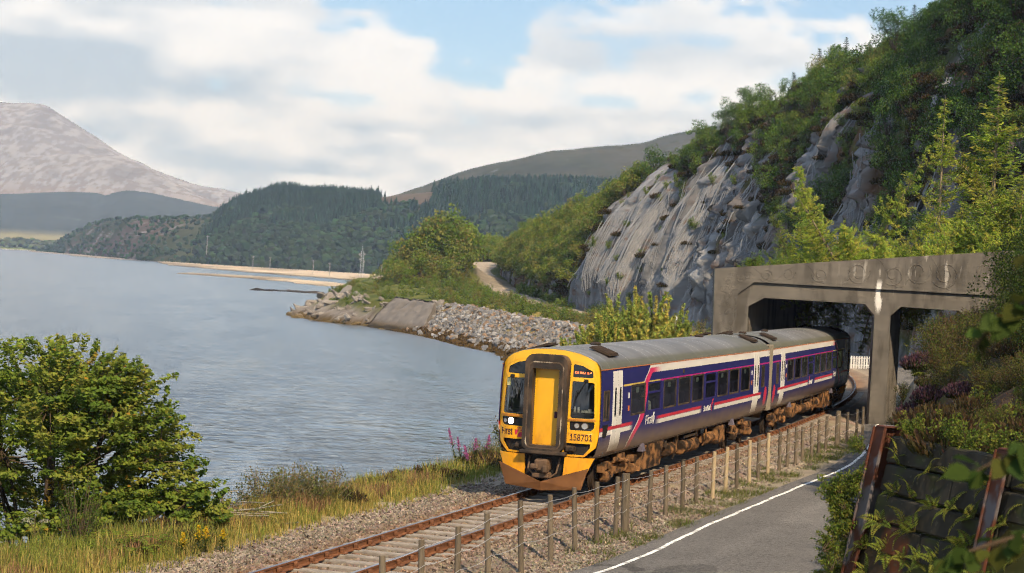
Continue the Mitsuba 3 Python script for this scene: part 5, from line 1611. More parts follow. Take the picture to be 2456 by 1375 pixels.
def candidates(n, y0, y1, v0, v1, pw=1.0):
    Y, v = r.uniform(y0, y1, n), r.uniform(v0, v1, n) ** pw
    return zip(Y, v, rock_mask(Y, v), hill(Y, v))


def hillside_plants():
    n, spots = 0, []
    for Y, v, mk, p in candidates(9000, 122, 288, 0.12, 1.12, 0.85):
        if n >= 240:
            break
        if mk > 0.30 or p[0] / p[1] > 0.275 or any((p[0] - a) ** 2 + (p[1] - b) ** 2 + (p[2] - c) ** 2 < 4.2 for a, b, c in spots):
            continue
        spots.append(p)
        edge = v > 0.9
        if p[1] < 205 and p[0] / p[1] > 0.19 or r.random() < 0.12:
            put('oak_tree', f'dark_kind_{n % 3}', p[0], p[1], p[2] - 0.4, r.uniform(0.6, 0.95) * (0.65 if edge else 1), r.uniform(0, 6.3), 0, 'dark green oak crowded on the steep hillside behind the larches', 'tree', 'dark oaks on the hillside')
        elif edge and r.random() < 0.45:
            put('spruce_tree', f'conifer_kind_{n % 3}', p[0], p[1], p[2] - 0.3, r.uniform(0.35, 0.75), r.uniform(0, 6.3), 0, 'small pointed spruce standing along the skyline of the steep hillside', 'tree', 'spruces on the skyline')
        else:
            put('birch_tree', f'birch_kind_{n % 4}', p[0], p[1], p[2] - 0.4, r.uniform(0.42, 0.85) * (0.7 if edge else 1), r.uniform(0, 6.3), 0, 'bushy mid green birch rooted between the grey rock faces of the hillside', 'tree', 'birches among the rock faces')
        n += 1
    k = 0
    for Y, v, mk, p in candidates(3800, 122, 300, 0.05, 1.2):
        if p[0] / p[1] > 0.278 or mk > 0.45 and r.random() > 0.03:
            continue
        u = r.random()
        scrub(f'bush_kind_{k % 3}' if u < 0.34 else f'heath_kind_{k % 3}', p[0], p[1], p[2] - 0.15, r.uniform(0.5, 1.1) if u < 0.34 else r.uniform(0.8, 1.8), r.uniform(0, 6.3))
        k += 1
    n = 0
    for Y, v, mk, p in candidates(200, 200, 300, 0.92, 1.12):
        if n < 46 and p[0] / p[1] < 0.275:
            put('spruce_tree', f'conifer_kind_{n % 3}', p[0], p[1], p[2] - 0.3, r.uniform(0.3, 0.7), r.uniform(0, 6.3), 0, 'small pointed spruce standing along the skyline of the steep hillside', 'tree', 'spruces on the skyline')
            n += 1
    # the wood on the spur beyond the rock
    n, spots = 0, []
    for Y, v, mk, p in candidates(6000, 280, 410, 0.1, 1.1):
        if n >= 235:
            break
        if mk > 0.5 or any((p[0] - a) ** 2 + (p[1] - b) ** 2 + (p[2] - c) ** 2 < 5.5 for a, b, c in spots):
            continue
        spots.append(p)
        put('rowan_tree', f'spur_kind_{n % 4}', p[0], p[1], p[2] - 0.5, r.uniform(0.6, 1.0) * (0.75 if v > 0.85 else 1), r.uniform(0, 6.3), 0, 'olive green rowan in the wood on the spur beyond the rock face', 'tree', 'rowans on the spur')
        n += 1
    # the round hillock by the shore
    n, spots, tries = 0, [], 0
    while n < 120 and tries < 9000:
        tries += 1
        x, y = r.normal(-13.6, 4.8), r.normal(348, 9)
        if abs(polydist(np.array([x]), np.array([y]), ROAD)[0][0]) < 6.0 or any((x - a) ** 2 + (y - b) ** 2 < 1.6 for a, b in spots) or y < 328 or x < -24.5:
            continue
        spots.append((x, y))
        z = float(ground(np.array([x]), np.array([y]))[0])
        f = math.exp(-((x + 13.6) / 6.5) ** 2 - ((y - 350) / 11) ** 2)
        put('gorse_bush', f'gorse_kind_{n % 3}' if r.random() < 0.75 else f'spur_kind_{n % 4}', x, y, z - 0.2, (1.0 + 1.0 * f) * r.uniform(0.85, 1.15), r.uniform(0, 6.3), 0, 'brownish olive bush on the round hillock beside the bend of the road', 'bush', 'bushes on the round hillock')
        n += 1
    # trees beyond the bend of the road, behind the hillock
    n, spots = 0, []
    while n < 46:
        x, y = r.uniform(-19, -2.5), r.uniform(424, 456)
        if abs(polydist(np.array([x]), np.array([y]), ROAD)[0][0]) < 4.0 and y < 440:
            continue
        put('bend_tree', f'spur_kind_{n % 4}', x, y, float(ground(np.array([x]), np.array([y]))[0]) - 0.3, r.uniform(0.85, 1.35) * (1.0 if x > -12 else 0.9), r.uniform(0, 6.3), 0, 'olive green tree beyond the bend of the far road, behind the hillock', 'tree', 'trees beyond the bend')
        n += 1
    # bushes rooted in cracks of the rock face
    n = 0
    for Y, v, mk, p in candidates(600, 236, 288, 0.05, 0.7):
        if mk > 0.7 and n < 42:
            put('crack_bush', f'bush_kind_{n % 3}', p[0] - 0.1, p[1], p[2] - 0.1, r.uniform(0.3, 0.75), r.uniform(0, 6.3), -25, 'small green bush rooted in a crack of the netted rock face', 'bush', 'bushes in cracks of the rock')
            n += 1
    # dark shrubs between the shore road and the rocks
    n, spots, tries = 0, [], 0
    while n < 150 and tries < 9000:
        tries += 1
        y = r.uniform(205, 333)
        rx = float(np.interp(y, [q[1] for q in ROAD], [q[0] for q in ROAD]))
        d = r.uniform(-17, -3.4 - 1.6 * (y > 295))
        x = rx + d
        sd = float(polydist(np.array([x]), np.array([y]), SHORE)[0][0])
        if sd < 8.5 or any((x - a) ** 2 + (y - b) ** 2 < 1.3 for a, b in spots):
            continue
        spots.append((x, y))
        z = float(ground(np.array([x]), np.array([y]))[0])
        put('shore_bush', f'bush_kind_{n % 3}' if r.random() < 0.7 else f'gorse_kind_{n % 3}', x, y, z - 0.15, r.uniform(0.6, 1.15), r.uniform(0, 6.3), 0, 'low green bush in the belt between the rock armour and the far road', 'bush', 'bushes between the rock armour and the road')
        n += 1
    # bushes on the headland and under the rock face
    for k, (x, y, s) in enumerate([(-27.5, 313, 0.8), (-25.8, 311, 0.65), (-29.2, 316, 0.7), (-23.5, 308, 0.55), (-22, 304, 0.6), (-20.5, 299, 0.55), (-19.5, 303, 0.7), (-26.6, 317, 0.8), (-30.2, 311, 0.5), (-21.6, 310, 0.7), (-18.6, 292, 0.5), (-18.2, 297, 0.6)]):
        z = float(ground(np.array([x]), np.array([y]))[0])
        put('headland_bush', f'gorse_kind_{k % 3}' if k != 6 else 'weed_big', x, y, z - 0.2, s, k * 1.3, 0, 'scrubby bush on the low grassy headland above the rocky point' if k != 6 else 'bright green bush on the low headland, lighter than its neighbours', 'bush', 'bushes on the headland' if k != 6 else None)
    for k in range(80):
        x, y = r.uniform(-31, -14), r.uniform(284, 324)
        if float(polydist(np.array([x]), np.array([y]), SHORE)[0][0]) < 4.5:
            continue
        put('headland_bush', f'bush_kind_{k % 3}', x, y, float(ground(np.array([x]), np.array([y]))[0]) - 0.2, r.uniform(0.3, 0.6), r.uniform(0, 6.3), 0, 'scrubby bush on the low grassy headland above the rocky point', 'bush', 'bushes on the headland')
    for k in range(36):
        Y = r.uniform(248, 330)
        p = hill(np.array([Y]), np.array([0.03]))[0]
        put('verge_bush', f'bush_kind_{k % 3}', p[0] - r.uniform(0.2, 1.6), Y, float(hfz(Y)) - 0.2, r.uniform(0.45, 1.0), r.uniform(0, 6.3), 0, 'bush at the foot of the rock face on the inner verge of the far road', 'bush', 'bushes at the foot of the rock face')


kind('weed_big', **shrub(299, 1.9, 2.5, 900, 0.16, [(0.15, 0.21, 0.035), (0.19, 0.24, 0.04)]))
hillside_plants()


# larches on the earth above the shelter
LARCH = [(24.1, 97.5, 1.28, 0), (15.5, 98.0, 0.70, 1), (17.8, 97.0, 0.78, 2), (19.2, 96.4, 0.82, 0), (21.4, 97.2, 0.92, 1), (21.9, 98.2, 0.80, 2), (16.6, 95, 0.55, 0), (18.6, 94.0, 0.55, 1), (20.2, 93.4, 0.62, 2), (22.9, 95.0, 0.78, 0), (25.2, 97, 0.95, 2), (26.2, 96.0, 0.85, 1), (23.4, 92.5, 0.62, 1), (14.6, 96.2, 0.50, 2), (13.4, 93.0, 0.34, 1), (14.7, 91.5, 0.38, 0), (16.2, 90.5, 0.42, 2), (17.9, 90.0, 0.45, 0), (19.7, 89.6, 0.46, 1), (21.5, 89.0, 0.52, 2), (23.2, 89.4, 0.55, 0), (25.6, 92.0, 0.7, 2), (12.6, 89.5, 0.22, 1), (24.6, 87.5, 0.4, 1), (16.9, 87.4, 0.28, 2), (19.2, 87.0, 0.3, 0), (21.8, 86.8, 0.32, 2)]
for k, (x, y, s, g) in enumerate(LARCH):
    if k == 0:
        put('larch_tree', 'larch_kind_0', x, y, roof_z(x, y) - 0.2, s * 1.05, 0.4, 0, 'tallest yellow green larch with bare pale stem above the right end of the shelter', 'larch')
    else:
        put('larch_tree', f'larch_kind_{g}', x, y, roof_z(x, y) - 0.2, s * (1.3 if s > 0.6 else 1.1), k * 1.1, r.normal() * 2.0, 'young yellow green larch in the row on top of the concrete shelter', 'larch', 'young larches above the shelter', sxy=r.uniform(0.62, 0.85) if s > 0.6 else r.uniform(0.8, 1.2))
for k in range(24):
    x, y = 12.8 + 0.55 * k + r.uniform(-0.2, 0.2), r.uniform(88, 95)
    put('larch_tree', f'larch_kind_{k % 3}', x, y, roof_z(x, y) - 0.2, r.uniform(0.38, 0.62) * (0.7 if x < 14.5 else 1), r.uniform(0, 6.3), r.normal() * 2.0, 'young yellow green larch in the row on top of the concrete shelter', 'larch', 'young larches above the shelter', sxy=r.uniform(0.9, 1.4))
put('willow_shrub', 'weed_big', 11.5, 85.3, roof_z(11.5, 85.3) - 0.1, 0.38, 0, 0, 'small yellow green shrub alone on the left end of the shelter parapet', 'bush')
for k in range(60):
    x, y = r.uniform(11, 26), r.uniform(85.2, 96)
    scrub(f'bush_kind_{k % 3}' if k % 3 else f'weed_kind_{k % 3}', x, y, roof_z(x, y) - 0.1, r.uniform(0.25, 0.5), r.uniform(0, 6.3))
for k, (x, y, s, g) in enumerate([(5.0, 109.5, 0.76, 0), (6.4, 110, 0.9, 1), (8.2, 110.6, 0.98, 2), (9.4, 111.2, 0.8, 0), (10.4, 112.4, 0.55, 1), (5.9, 108.6, 0.68, 2), (3.8, 108.5, 0.6, 1), (11.6, 113, 0.45, 2), (7.5, 108.7, 0.8, 0)]):
    z = float(ground(np.array([x]), np.array([y]))[0])
    put('willow_shrub', f'willow_kind_{g}', x, y, z - 0.1, s, k * 2.1, 0, 'pale yellow green willow shrub showing above the roof of the front carriage', 'bush', 'pale willows behind the train')


# ------------------------------------------------------------------ boulders, the rocky point, skerry
def rock_armour():
    K = 'rock_armour'
    lab(K, 'slope of grey and rusty boulders tipped along the shore below the bushes', 'rock armour')
    r = rng(61)
    kinds = []
    palette = [(0.23, 0.225, 0.22), (0.36, 0.355, 0.35), (0.15, 0.142, 0.135), (0.27, 0.185, 0.125), (0.20, 0.20, 0.205), (0.27, 0.245, 0.22)]
    for i in range(18):
        m = rock_hull(r, 1.0, r.uniform(0.65, 0.95), r.uniform(0.5, 0.8), 13)
        kinds.append(mikit.ply(m, 'm_rock', smooth=False, color=np.tile(palette[i % 6], (len(m.vertices), 1))))
    n = 9000
    y = r.uniform(163, 266, n)
    d = r.uniform(-0.6, 9.5, n)
    sy, sx = np.array([q[1] for q in SHORE]), np.array([q[0] for q in SHORE])
    x = np.interp(y, sy, sx) + d * np.where(y > 205, 1.06, 1.0)
    z = ground(x, y)
    size = r.uniform(0.16, 0.38, n) * np.where(r.random(n) < 0.14, 1.75, 1.0)
    R = rand_rot(r, n)
    vis = (y > 203) & (z > 0.1) & (x < 6)
    order = np.argsort(-(size * 200 / y) * np.where(vis, 1, 0.01))
    big, rest = order[:300], order[300:]
    for i in big:
        M = np.eye(4)
        M[:3, :3] = R[i] * size[i]
        M[:3, 3] = [x[i], y[i], z[i] + size[i] * 0.2]
        scene[num(K + '__boulder')] = {**kinds[int(r.integers(18))], 'to_world': T(M)}
    S = Soup()
    for i in rest[:7400]:
        col = np.array(palette[int(r.integers(6))])
        if z[i] < 0.95:
            col = np.array((0.085, 0.055, 0.024))
        m = BASE_ROCKS[i % 8]
        S.put((np.asarray(m.vertices) * size[i]) @ R[i].T + [x[i], y[i], z[i] + size[i] * 0.15], np.asarray(m.faces), col * r.uniform(0.75, 1.2))
    m, c = S.out()
    k = add(K + '__rubble', m, 'm_matte', color=c)
    lab(k, kind='stuff')


_r = rng(62)
BASE_ROCKS = [rock_hull(_r, 1.0, _r.uniform(0.6, 0.95), _r.uniform(0.45, 0.8), 11) for _ in range(8)]
rock_armour()


def rocky_point():
    K = 'rocky_point'
    lab(K, 'pale jagged rock outcrop at the tip of the low headland', 'rock outcrop')
    r = rng(63)
    sy, sx = np.array([q[1] for q in SHORE]), np.array([q[0] for q in SHORE])
    for i in range(120):
        y = r.uniform(266, 318)
        d = r.uniform(-0.8, 5.5)
        x = float(np.interp(y, sy, sx)) + d * 1.5
        z = float(ground(np.array([x]), np.array([y]))[0])
        if z > 4.0:
            continue
        s = r.uniform(0.45, 1.5) * (1.2 if y > 295 else 0.8)
        m = rock_hull(r, 1.2, 0.55, 0.42, 16).subdivide_to_size(0.35, max_iter=4)
        v = np.asarray(m.vertices)
        v = v * (1 + 0.35 * (meshkit.fbm(v * [1.2, 1.2, 4.0] + i, 4, i)[:, None] - 0.5))
        tilt = trimesh.transformations.euler_matrix(r.normal() * 0.25 + 0.35, r.normal() * 0.3 - 0.3, r.uniform(0, 6.3))[:3, :3]
        v = (v * s) @ tilt.T + [x, y, z + 0.1 * s]
        n1 = meshkit.fbm(v * 0.8, 4, 3)
        c = np.array((0.17, 0.15, 0.13))[None] * (1 - n1[:, None]) + np.array((0.36, 0.325, 0.285))[None] * n1[:, None]
        wet = np.clip((0.75 - v[:, 2]) / 0.35, 0, 1)[:, None]
        c = c * (1 - wet) + np.array((0.14, 0.10, 0.045)) * wet
        add(K + '__rock', tm(v, m.faces), 'm_rock', color=c)
    # a smooth pitched stone ramp
    a = np.array([(-20.2, 272.5, 0.35), (-11.4, 252.6, 0.45), (-10.2, 262.0, 4.15), (-16.6, 276.0, 4.3)])
    u, w = np.meshgrid(np.linspace(0, 1, 30), np.linspace(0, 1, 16), indexing='ij')
    P = a[0] * ((1 - u) * (1 - w))[..., None] + a[1] * (u * (1 - w))[..., None] + a[2] * (u * w)[..., None] + a[3] * ((1 - u) * w)[..., None]
    P[..., 2] += 0.1 + 1.5 * (meshkit.fbm(P * 0.6, 5, 4) - 0.5)
    e = np.concatenate([P[:1] - [0, 0, 2.0], P, P[-1:] - [0, 0, 2.0]])
    e = np.concatenate([e[:, :1] - [0, 0, 1.5], e, e[:, -1:] - [0, 0, 1.5]], 1)
    n1 = meshkit.fbm(e * [0.9, 0.9, 1.4], 4, 8).reshape(-1, 1)
    c = np.array((0.11, 0.095, 0.08)) * (1 - n1) + np.array((0.27, 0.24, 0.21)) * n1
    wet = np.clip((1.3 - e[..., 2].reshape(-1, 1)) / 0.8, 0, 1)
    k = add('stone_ramp', grid(e), 'm_rock', smooth=True, color=c * (1 - wet) + np.array((0.10, 0.07, 0.035)) * wet)
    lab(k, 'smooth brown stone ramp sloping into the water beside the boulders', 'slipway')
    K = 'skerry'
    lab(K, 'low dark skerry of rock in the water off the headland', 'rock')
    for i in range(18):
        m = BASE_ROCKS[i % 8].subdivide_to_size(0.4, max_iter=4)
        v = np.asarray(m.vertices)
        x, y = -57.5 + r.normal() * 4.4, 518 + r.normal() * 6
        s = r.uniform(0.9, 2.4)
        add(K + '__rock', tm(v * [s * 1.5, s, s * 0.6] * (1 + 0.3 * (meshkit.fbm(v * 2 + i, 3, i)[:, None] - 0.5)) + [x, y, 0.0], m.faces), 'm_rock', color=np.tile(np.array((0.05, 0.042, 0.035)) * r.uniform(0.7, 1.4), (len(v), 1)))


rocky_point()


# ------------------------------------------------------------------ netting draped over the rock face
def netting():
    r = rng(71)
    zones = [(236, 252, 0.02, 0.88, 130, 'grey rockfall netting hung in long folds over the middle of the rock face'), (252, 272, 0.02, 0.74, 160, 'grey rockfall netting hung over the left part of the rock face, above the far road'),
             (272, 287, 0.03, 0.6, 50, 'narrow leftmost sheet of rockfall netting where the rock face ends'), (206, 236, 0.04, 0.98, 110, 'rockfall netting with wide gaps over the upper rocks right of the main face'), (146, 204, 0.02, 0.55, 240, 'dull rockfall netting on the rock seen through and just above the shelter')]
    for y0, y1, v0, v1, n, text in zones:
        M = []
        for i in range(n):
            if i % 9 == 0:
                Yc, ac, bc, drift = r.uniform(y0, y1), v0 + r.uniform(0, 0.2) * (v1 - v0), v1 - r.uniform(0, 0.4) * (v1 - v0), r.normal() * 2.0
            Y = Yc + r.normal() * 0.9
            vv = np.arange(ac + r.uniform(0, 0.05), bc - r.uniform(0, 0.08), 0.02)
            if len(vv) < 5:
                continue
            yy = Y + np.cumsum(r.normal(size=len(vv)) * 0.006) + (vv - ac) * drift * 0.25
            mk = rock_mask(yy, vv)
            P = hill(yy, vv)
            sm = lambda q, w: np.convolve(np.pad(q, w, mode='reflect', reflect_type='odd'), np.ones(2 * w + 1) / (2 * w + 1), 'valid')
            w = min(3, len(vv) - 1)
            P[:, 0], P[:, 2] = sm(P[:, 0], w) - 0.26, sm(P[:, 2], w)
            ok = mk > 0.3
            j = 0
            while j < len(vv):
                if not ok[j]:
                    j += 1
                    continue
                e = j
                while e < len(vv) and ok[e]:
                    e += 1
                if e - j >= 4:
                    M.append(tube(P[j:e], r.uniform(0.022, 0.045), 4, False))
                j = e
        if M:
            k = num('rockfall_netting')
            scene[k] = mikit.ply(cat(M), 'm_net', smooth=True)
            lab(k, text, 'netting', kind='stuff')


netting()
# ------------------------------------------------------------------ far woods, poles, mast
def far_wood():
    r = rng(81)
    cone = []
    for i in range(3):
        m = [tm(*(lambda c: (c.vertices, c.faces))(trimesh.creation.cone(0.5 * (1 - 0.28 * k), 0.5, sections=6))) for k in range(3)]
        for k, q in enumerate(m):
            v = np.asarray(q.vertices).copy()
            v[:, :2] *= r.uniform(0.8, 1.2, (len(v), 1))
            v[:, 2] += 0.08 + 0.24 * k
            m[k] = tm(v, q.faces)
        cone.append(cat(m + [box(-0.03, 0.03, -0.03, 0.03, -0.1, 0.2)]))
    rnd = [tm(np.asarray(q.vertices) * [0.55, 0.55, 0.6] + [0, 0, 0.45], q.faces) for q in [rock_hull(r, 1, 1, 0.9, 16) for _ in range(3)]]
    P = FARHILLS['forest_hill']
    S = Soup()
    n = 21000
    i, j = r.uniform(0, 298.9, n), np.minimum(r.uniform(0, 1.08, n) * 69, 74)
    ii, jj = i.astype(int), j.astype(int)
    p = P[ii, jj] + (P[np.minimum(ii + 1, P.shape[0] - 1), jj] - P[ii, jj]) * (i - ii)[:, None]
    p = p + r.normal(size=(n, 3)) * [3, 3, 0]
    clump = meshkit.fbm(p / 45, 3, 9)
    heath = p[:, 0] < -262 + 70 * (clump - 0.5)
    keep = np.where(heath, (r.random(n) < 0.16) | ((j < 10) & (r.random(n) < 0.5)), True) & ~((np.abs(p[:, 0] + 92) < 24 + 44 * (clump - 0.5)) & (p[:, 2] > 50 + 26 * (clump - 0.5)))
    strip = (p[:, 0] > -30)
    low = (j < 20) | heath | (clump > 0.62)
    p = p[keep]
    low, heath = low[keep], heath[keep]
    m = len(p)
    # crest trees stand a little taller
    h = np.where(low, r.uniform(4, 8, m), r.uniform(6, 11, m)) * np.where(heath, 0.6, 1)
    w = np.where(low, h * r.uniform(0.9, 1.3, m), h * r.uniform(0.36, 0.58, m))
    a = r.uniform(0, 6.3, m)
    R = np.zeros((m, 3, 3))
    R[:, 0, 0], R[:, 0, 1], R[:, 1, 0], R[:, 1, 1], R[:, 2, 2] = np.cos(a), -np.sin(a), np.sin(a), np.cos(a), 1
    col = np.where(low[:, None], tint(r, m, (0.026, 0.045, 0.018), 0.25, 0.1), tint(r, m, (0.016, 0.034, 0.018), 0.25, 0.08))  # tree colours include the cloud shadow lying on the hill
    for k in range(3):
        for sel, base in ((low, rnd[k]), (~low, cone[k])):
            q = np.where(sel & (np.arange(m) % 3 == k))[0]
            mm, cc = scatter(base, p[q] - [0, 0, 0.5], np.stack([w[q], w[q], h[q]], -1), R[q], col[q])
            S.mesh(mm, cc)
    mm, cc = S.out()
    k = add('forest', mm, 'm_matte', color=cc)
    lab(k, 'conifer forest in painted cloud shadow covering the hill across the water', 'forest', kind='stuff')
    # plantation with bare stems on the slope below the moor
    P = FARHILLS['moor_hill']
    S = Soup()
    n = 4200
    i, j = r.uniform(70, 250, n), r.uniform(0.15, 0.74, n) * 79
    ii, jj = i.astype(int), j.astype(int)
    p = P[ii, jj] + r.normal(size=(n, 3)) * [5, 7, 0]
    keep = ((p[:, 2] + 8) / p[:, 1] < 0.0465 + 0.008 * np.clip((p[:, 0] + 60) / 250, 0, 1)) & (r.random(len(p)) < np.clip((p[:, 0] + 175) / 110, 0, 1))
    p = p[keep]
    m = len(p)
    h = r.uniform(12, 19, m)
    a = r.uniform(0, 6.3, m)
    R = np.zeros((m, 3, 3))
    R[:, 0, 0], R[:, 0, 1], R[:, 1, 0], R[:, 1, 1], R[:, 2, 2] = np.cos(a), -np.sin(a), np.sin(a), np.cos(a), 1
    tall = tm(np.asarray(cone[0].vertices) * [1, 1, 0.55] + [0, 0, 0.45], cone[0].faces)
    mm, cc = scatter(tall, p, np.stack([h * 0.42, h * 0.42, h], -1), R, tint(r, m, (0.024, 0.038, 0.017), 0.25, 0.08))
    S.mesh(mm, cc)
    mm, cc = scatter(box(-0.5, 0.5, -0.5, 0.5, 0, 0.55), p, np.stack([0 * h + 0.55, 0 * h + 0.55, h], -1), R, tint(r, m, (0.13, 0.095, 0.07), 0.2, 0.05))
    S.mesh(mm, cc)
    mm, cc = S.out()
    k = add('plantation', mm, 'm_matte', color=cc)
    lab(k, 'plantation of tall bare stemmed conifers under the brown moor', 'forest', kind='stuff')
    # trees on the low far shore
    P = FARHILLS['low_shore']
    n = 700
    i, j = r.uniform(0, 159, n).astype(int), r.uniform(4, 38, n).astype(int)
    p = P[i, j] + r.normal(size=(n, 3)) * [4, 6, 0]
    h = r.uniform(4, 9, n)
    mm, cc = scatter(rnd[0], p - [0, 0, 1], np.stack([h * 1.6, h * 1.6, h], -1), np.tile(np.eye(3), (n, 1, 1)), tint(r, n, (0.06, 0.075, 0.025), 0.3, 0.1))
    k = add('shore_wood', mm, 'm_matte', color=cc)
    lab(k, 'low pale green woods along the farthest shore', 'wood', kind='stuff')


far_wood()


def near_ground_z(x, y):
    return float(ground(np.array([float(x)]), np.array([float(y)]))[0])


# a strip of hillside road, poles and mast behind the beach
Q = FARHILLS['forest_hill']
q_ = int(np.argmin(np.abs(Q[:, 8, 0] + 176)))
P = np.stack([Q[q_ - int(2 + 0.25 * j), j] * (1 - a) + Q[q_ - int(2 + 0.25 * j) + 2, j] * a + [0, 0, 2.4] for j in range(6, 22) for a in (0.0, 1.0)]).reshape(16, 2, 3)
k = add('hill_road', grid(P[:, ::-1]), 'm_shingle')
HILL_ROAD = P.mean((0, 1))
lab(k, kind='structure')
for i, (x, y, z0, z1) in enumerate([(-177.5, 1112, 11.5, 19.5), (-161, 1190, 0.4, 9.0), (-148.5, 1175, 0.4, 9.0), (-110.3, 1062, 0.4, 8.6), (-96.2, 1010, 0.4, 7.6), (-63.8, 935, 0.4, 7.8)]):
    k = num('telegraph_pole')
    scene[k] = mikit.ply(tube([(x, y, z0 - 3), (x, y, (z0 + z1) / 2), (x, y, z1)], [0.22, 0.2, 0.16], 6), 'm_pole')
    add(k + '__crossarm', box(x - 0.9, x + 0.9, y - 0.12, y + 0.12, z1 - 0.7, z1 - 0.5), 'm_pole')
    lab(k, 'thin pale telegraph pole behind the far beach at the foot of the forest', 'telegraph pole', 'telegraph poles behind the beach')
mat('m_pole', (0.24, 0.225, 0.20), 0.8)


def mast():
    x, y = -78.6, 1000.0
    K = 'radio_mast'
    lab(K, 'slim lattice radio mast with aerials standing behind the beach', 'mast')
    W, H = 0.8, 14.5
    L = []
    C = [(-1, -1), (1, -1), (1, 1), (-1, 1)]
    wz = lambda z: W * (1 - 0.35 * z / H)
    for a, b in C:
        L.append(tube([(x + a * wz(0), y + b * wz(0), 0), (x + a * wz(H), y + b * wz(H), H)], 0.075, 4))
    zz = np.arange(0, H, 1.45)
    for k, z in enumerate(zz[:-1]):
        for (a, b), (c, d) in zip(C, C[1:] + C[:1]):
            z2 = zz[k + 1]
            L.append(tube([(x + a * wz(z), y + b * wz(z), z), (x + c * wz(z2), y + d * wz(z2), z2)], 0.04, 3))
    add(K + '__lattice', cat(L), 'm_silver')
    for dx, z, s in ((-1.2, 12.6, 1.0), (1.2, 12.9, 0.9), (-1.0, 10.2, 0.8), (1.1, 9.0, 0.8)):
        c = trimesh.creation.cylinder(s * 0.62, 0.4, sections=14, transform=trimesh.transformations.rotation_matrix(math.pi / 2, [1, 0, 0]))
        c.apply_translation([x + dx, y - 0.9, z])
        add(K + '__dish', c, 'm_pole')
    add(K + '__aerial', tube([(x, y, H), (x, y, H + 3.5)], 0.08, 4), 'm_silver')


mast()
# small marker posts on the bend, a picket fence behind the shelter, a round sign
for i in range(6):
    y = 284.5 + 1.6 * i
    rx = float(np.interp(y, [q[1] for q in ROAD], [q[0] for q in ROAD]))
    z = float(ROADZ(y))
    k = num('marker_post')
    scene[k] = mikit.ply(cat([box(rx + 2.6 - 0.12, rx + 2.6 + 0.12, y - 0.06, y + 0.06, z - 0.4, z + 0.55, 0.02), box(rx + 2.6 - 0.17, rx + 2.6 + 0.17, y - 0.09, y - 0.06, z + 0.3, z + 0.6, 0.01)]), 'm_white')
    lab(k, 'small white marker post on the inner edge of the far road at the bend', 'marker post', 'white marker posts on the bend')
K = 'picket_fence'
lab(K, 'short white picket fence seen through the railway bay of the shelter', 'fence')
for i in range(15):
    x = 24.4 + 0.2 * i
    y = 141 + 0.05 * i
    z = near_ground_z(x, y)
    add(K + '__picket', cat([box(x - 0.055, x + 0.055, y - 0.02, y + 0.02, z - 0.1, z + 0.92, 0.012)]), 'm_white')
for h in (0.25, 0.75):
    z = near_ground_z(25.8, 141.3)
    add(K + '__rail', tube([(24.3, 141.03, z + h), (27.3, 141.75, z + h)], 0.03, 4), 'm_white')
k = num('round_sign')
z = near_ground_z(13.3, 120)
c = trimesh.creation.cylinder(0.12, 0.03, sections=24, transform=trimesh.transformations.rotation_matrix(math.pi / 2, [1, 0, 0]))
c.apply_translation([10.3, 119.94, 6.75])
scene[k] = mikit.ply(c, 'm_white')
add(k + '__pole', tube([(10.3, 120, near_ground_z(10.3, 120) - 0.2), (10.3, 120, 6.9)], 0.035, 6), 'm_pole')
c = trimesh.creation.cylinder(0.05, 0.02, sections=16, transform=trimesh.transformations.rotation_matrix(math.pi / 2, [1, 0, 0]))
c.apply_translation([10.3, 119.91, 6.75])
add(k + '__spot', c, 'm_rubber')
lab(k, 'small round white sign with a dark centre rising beside the pale willows', 'sign')


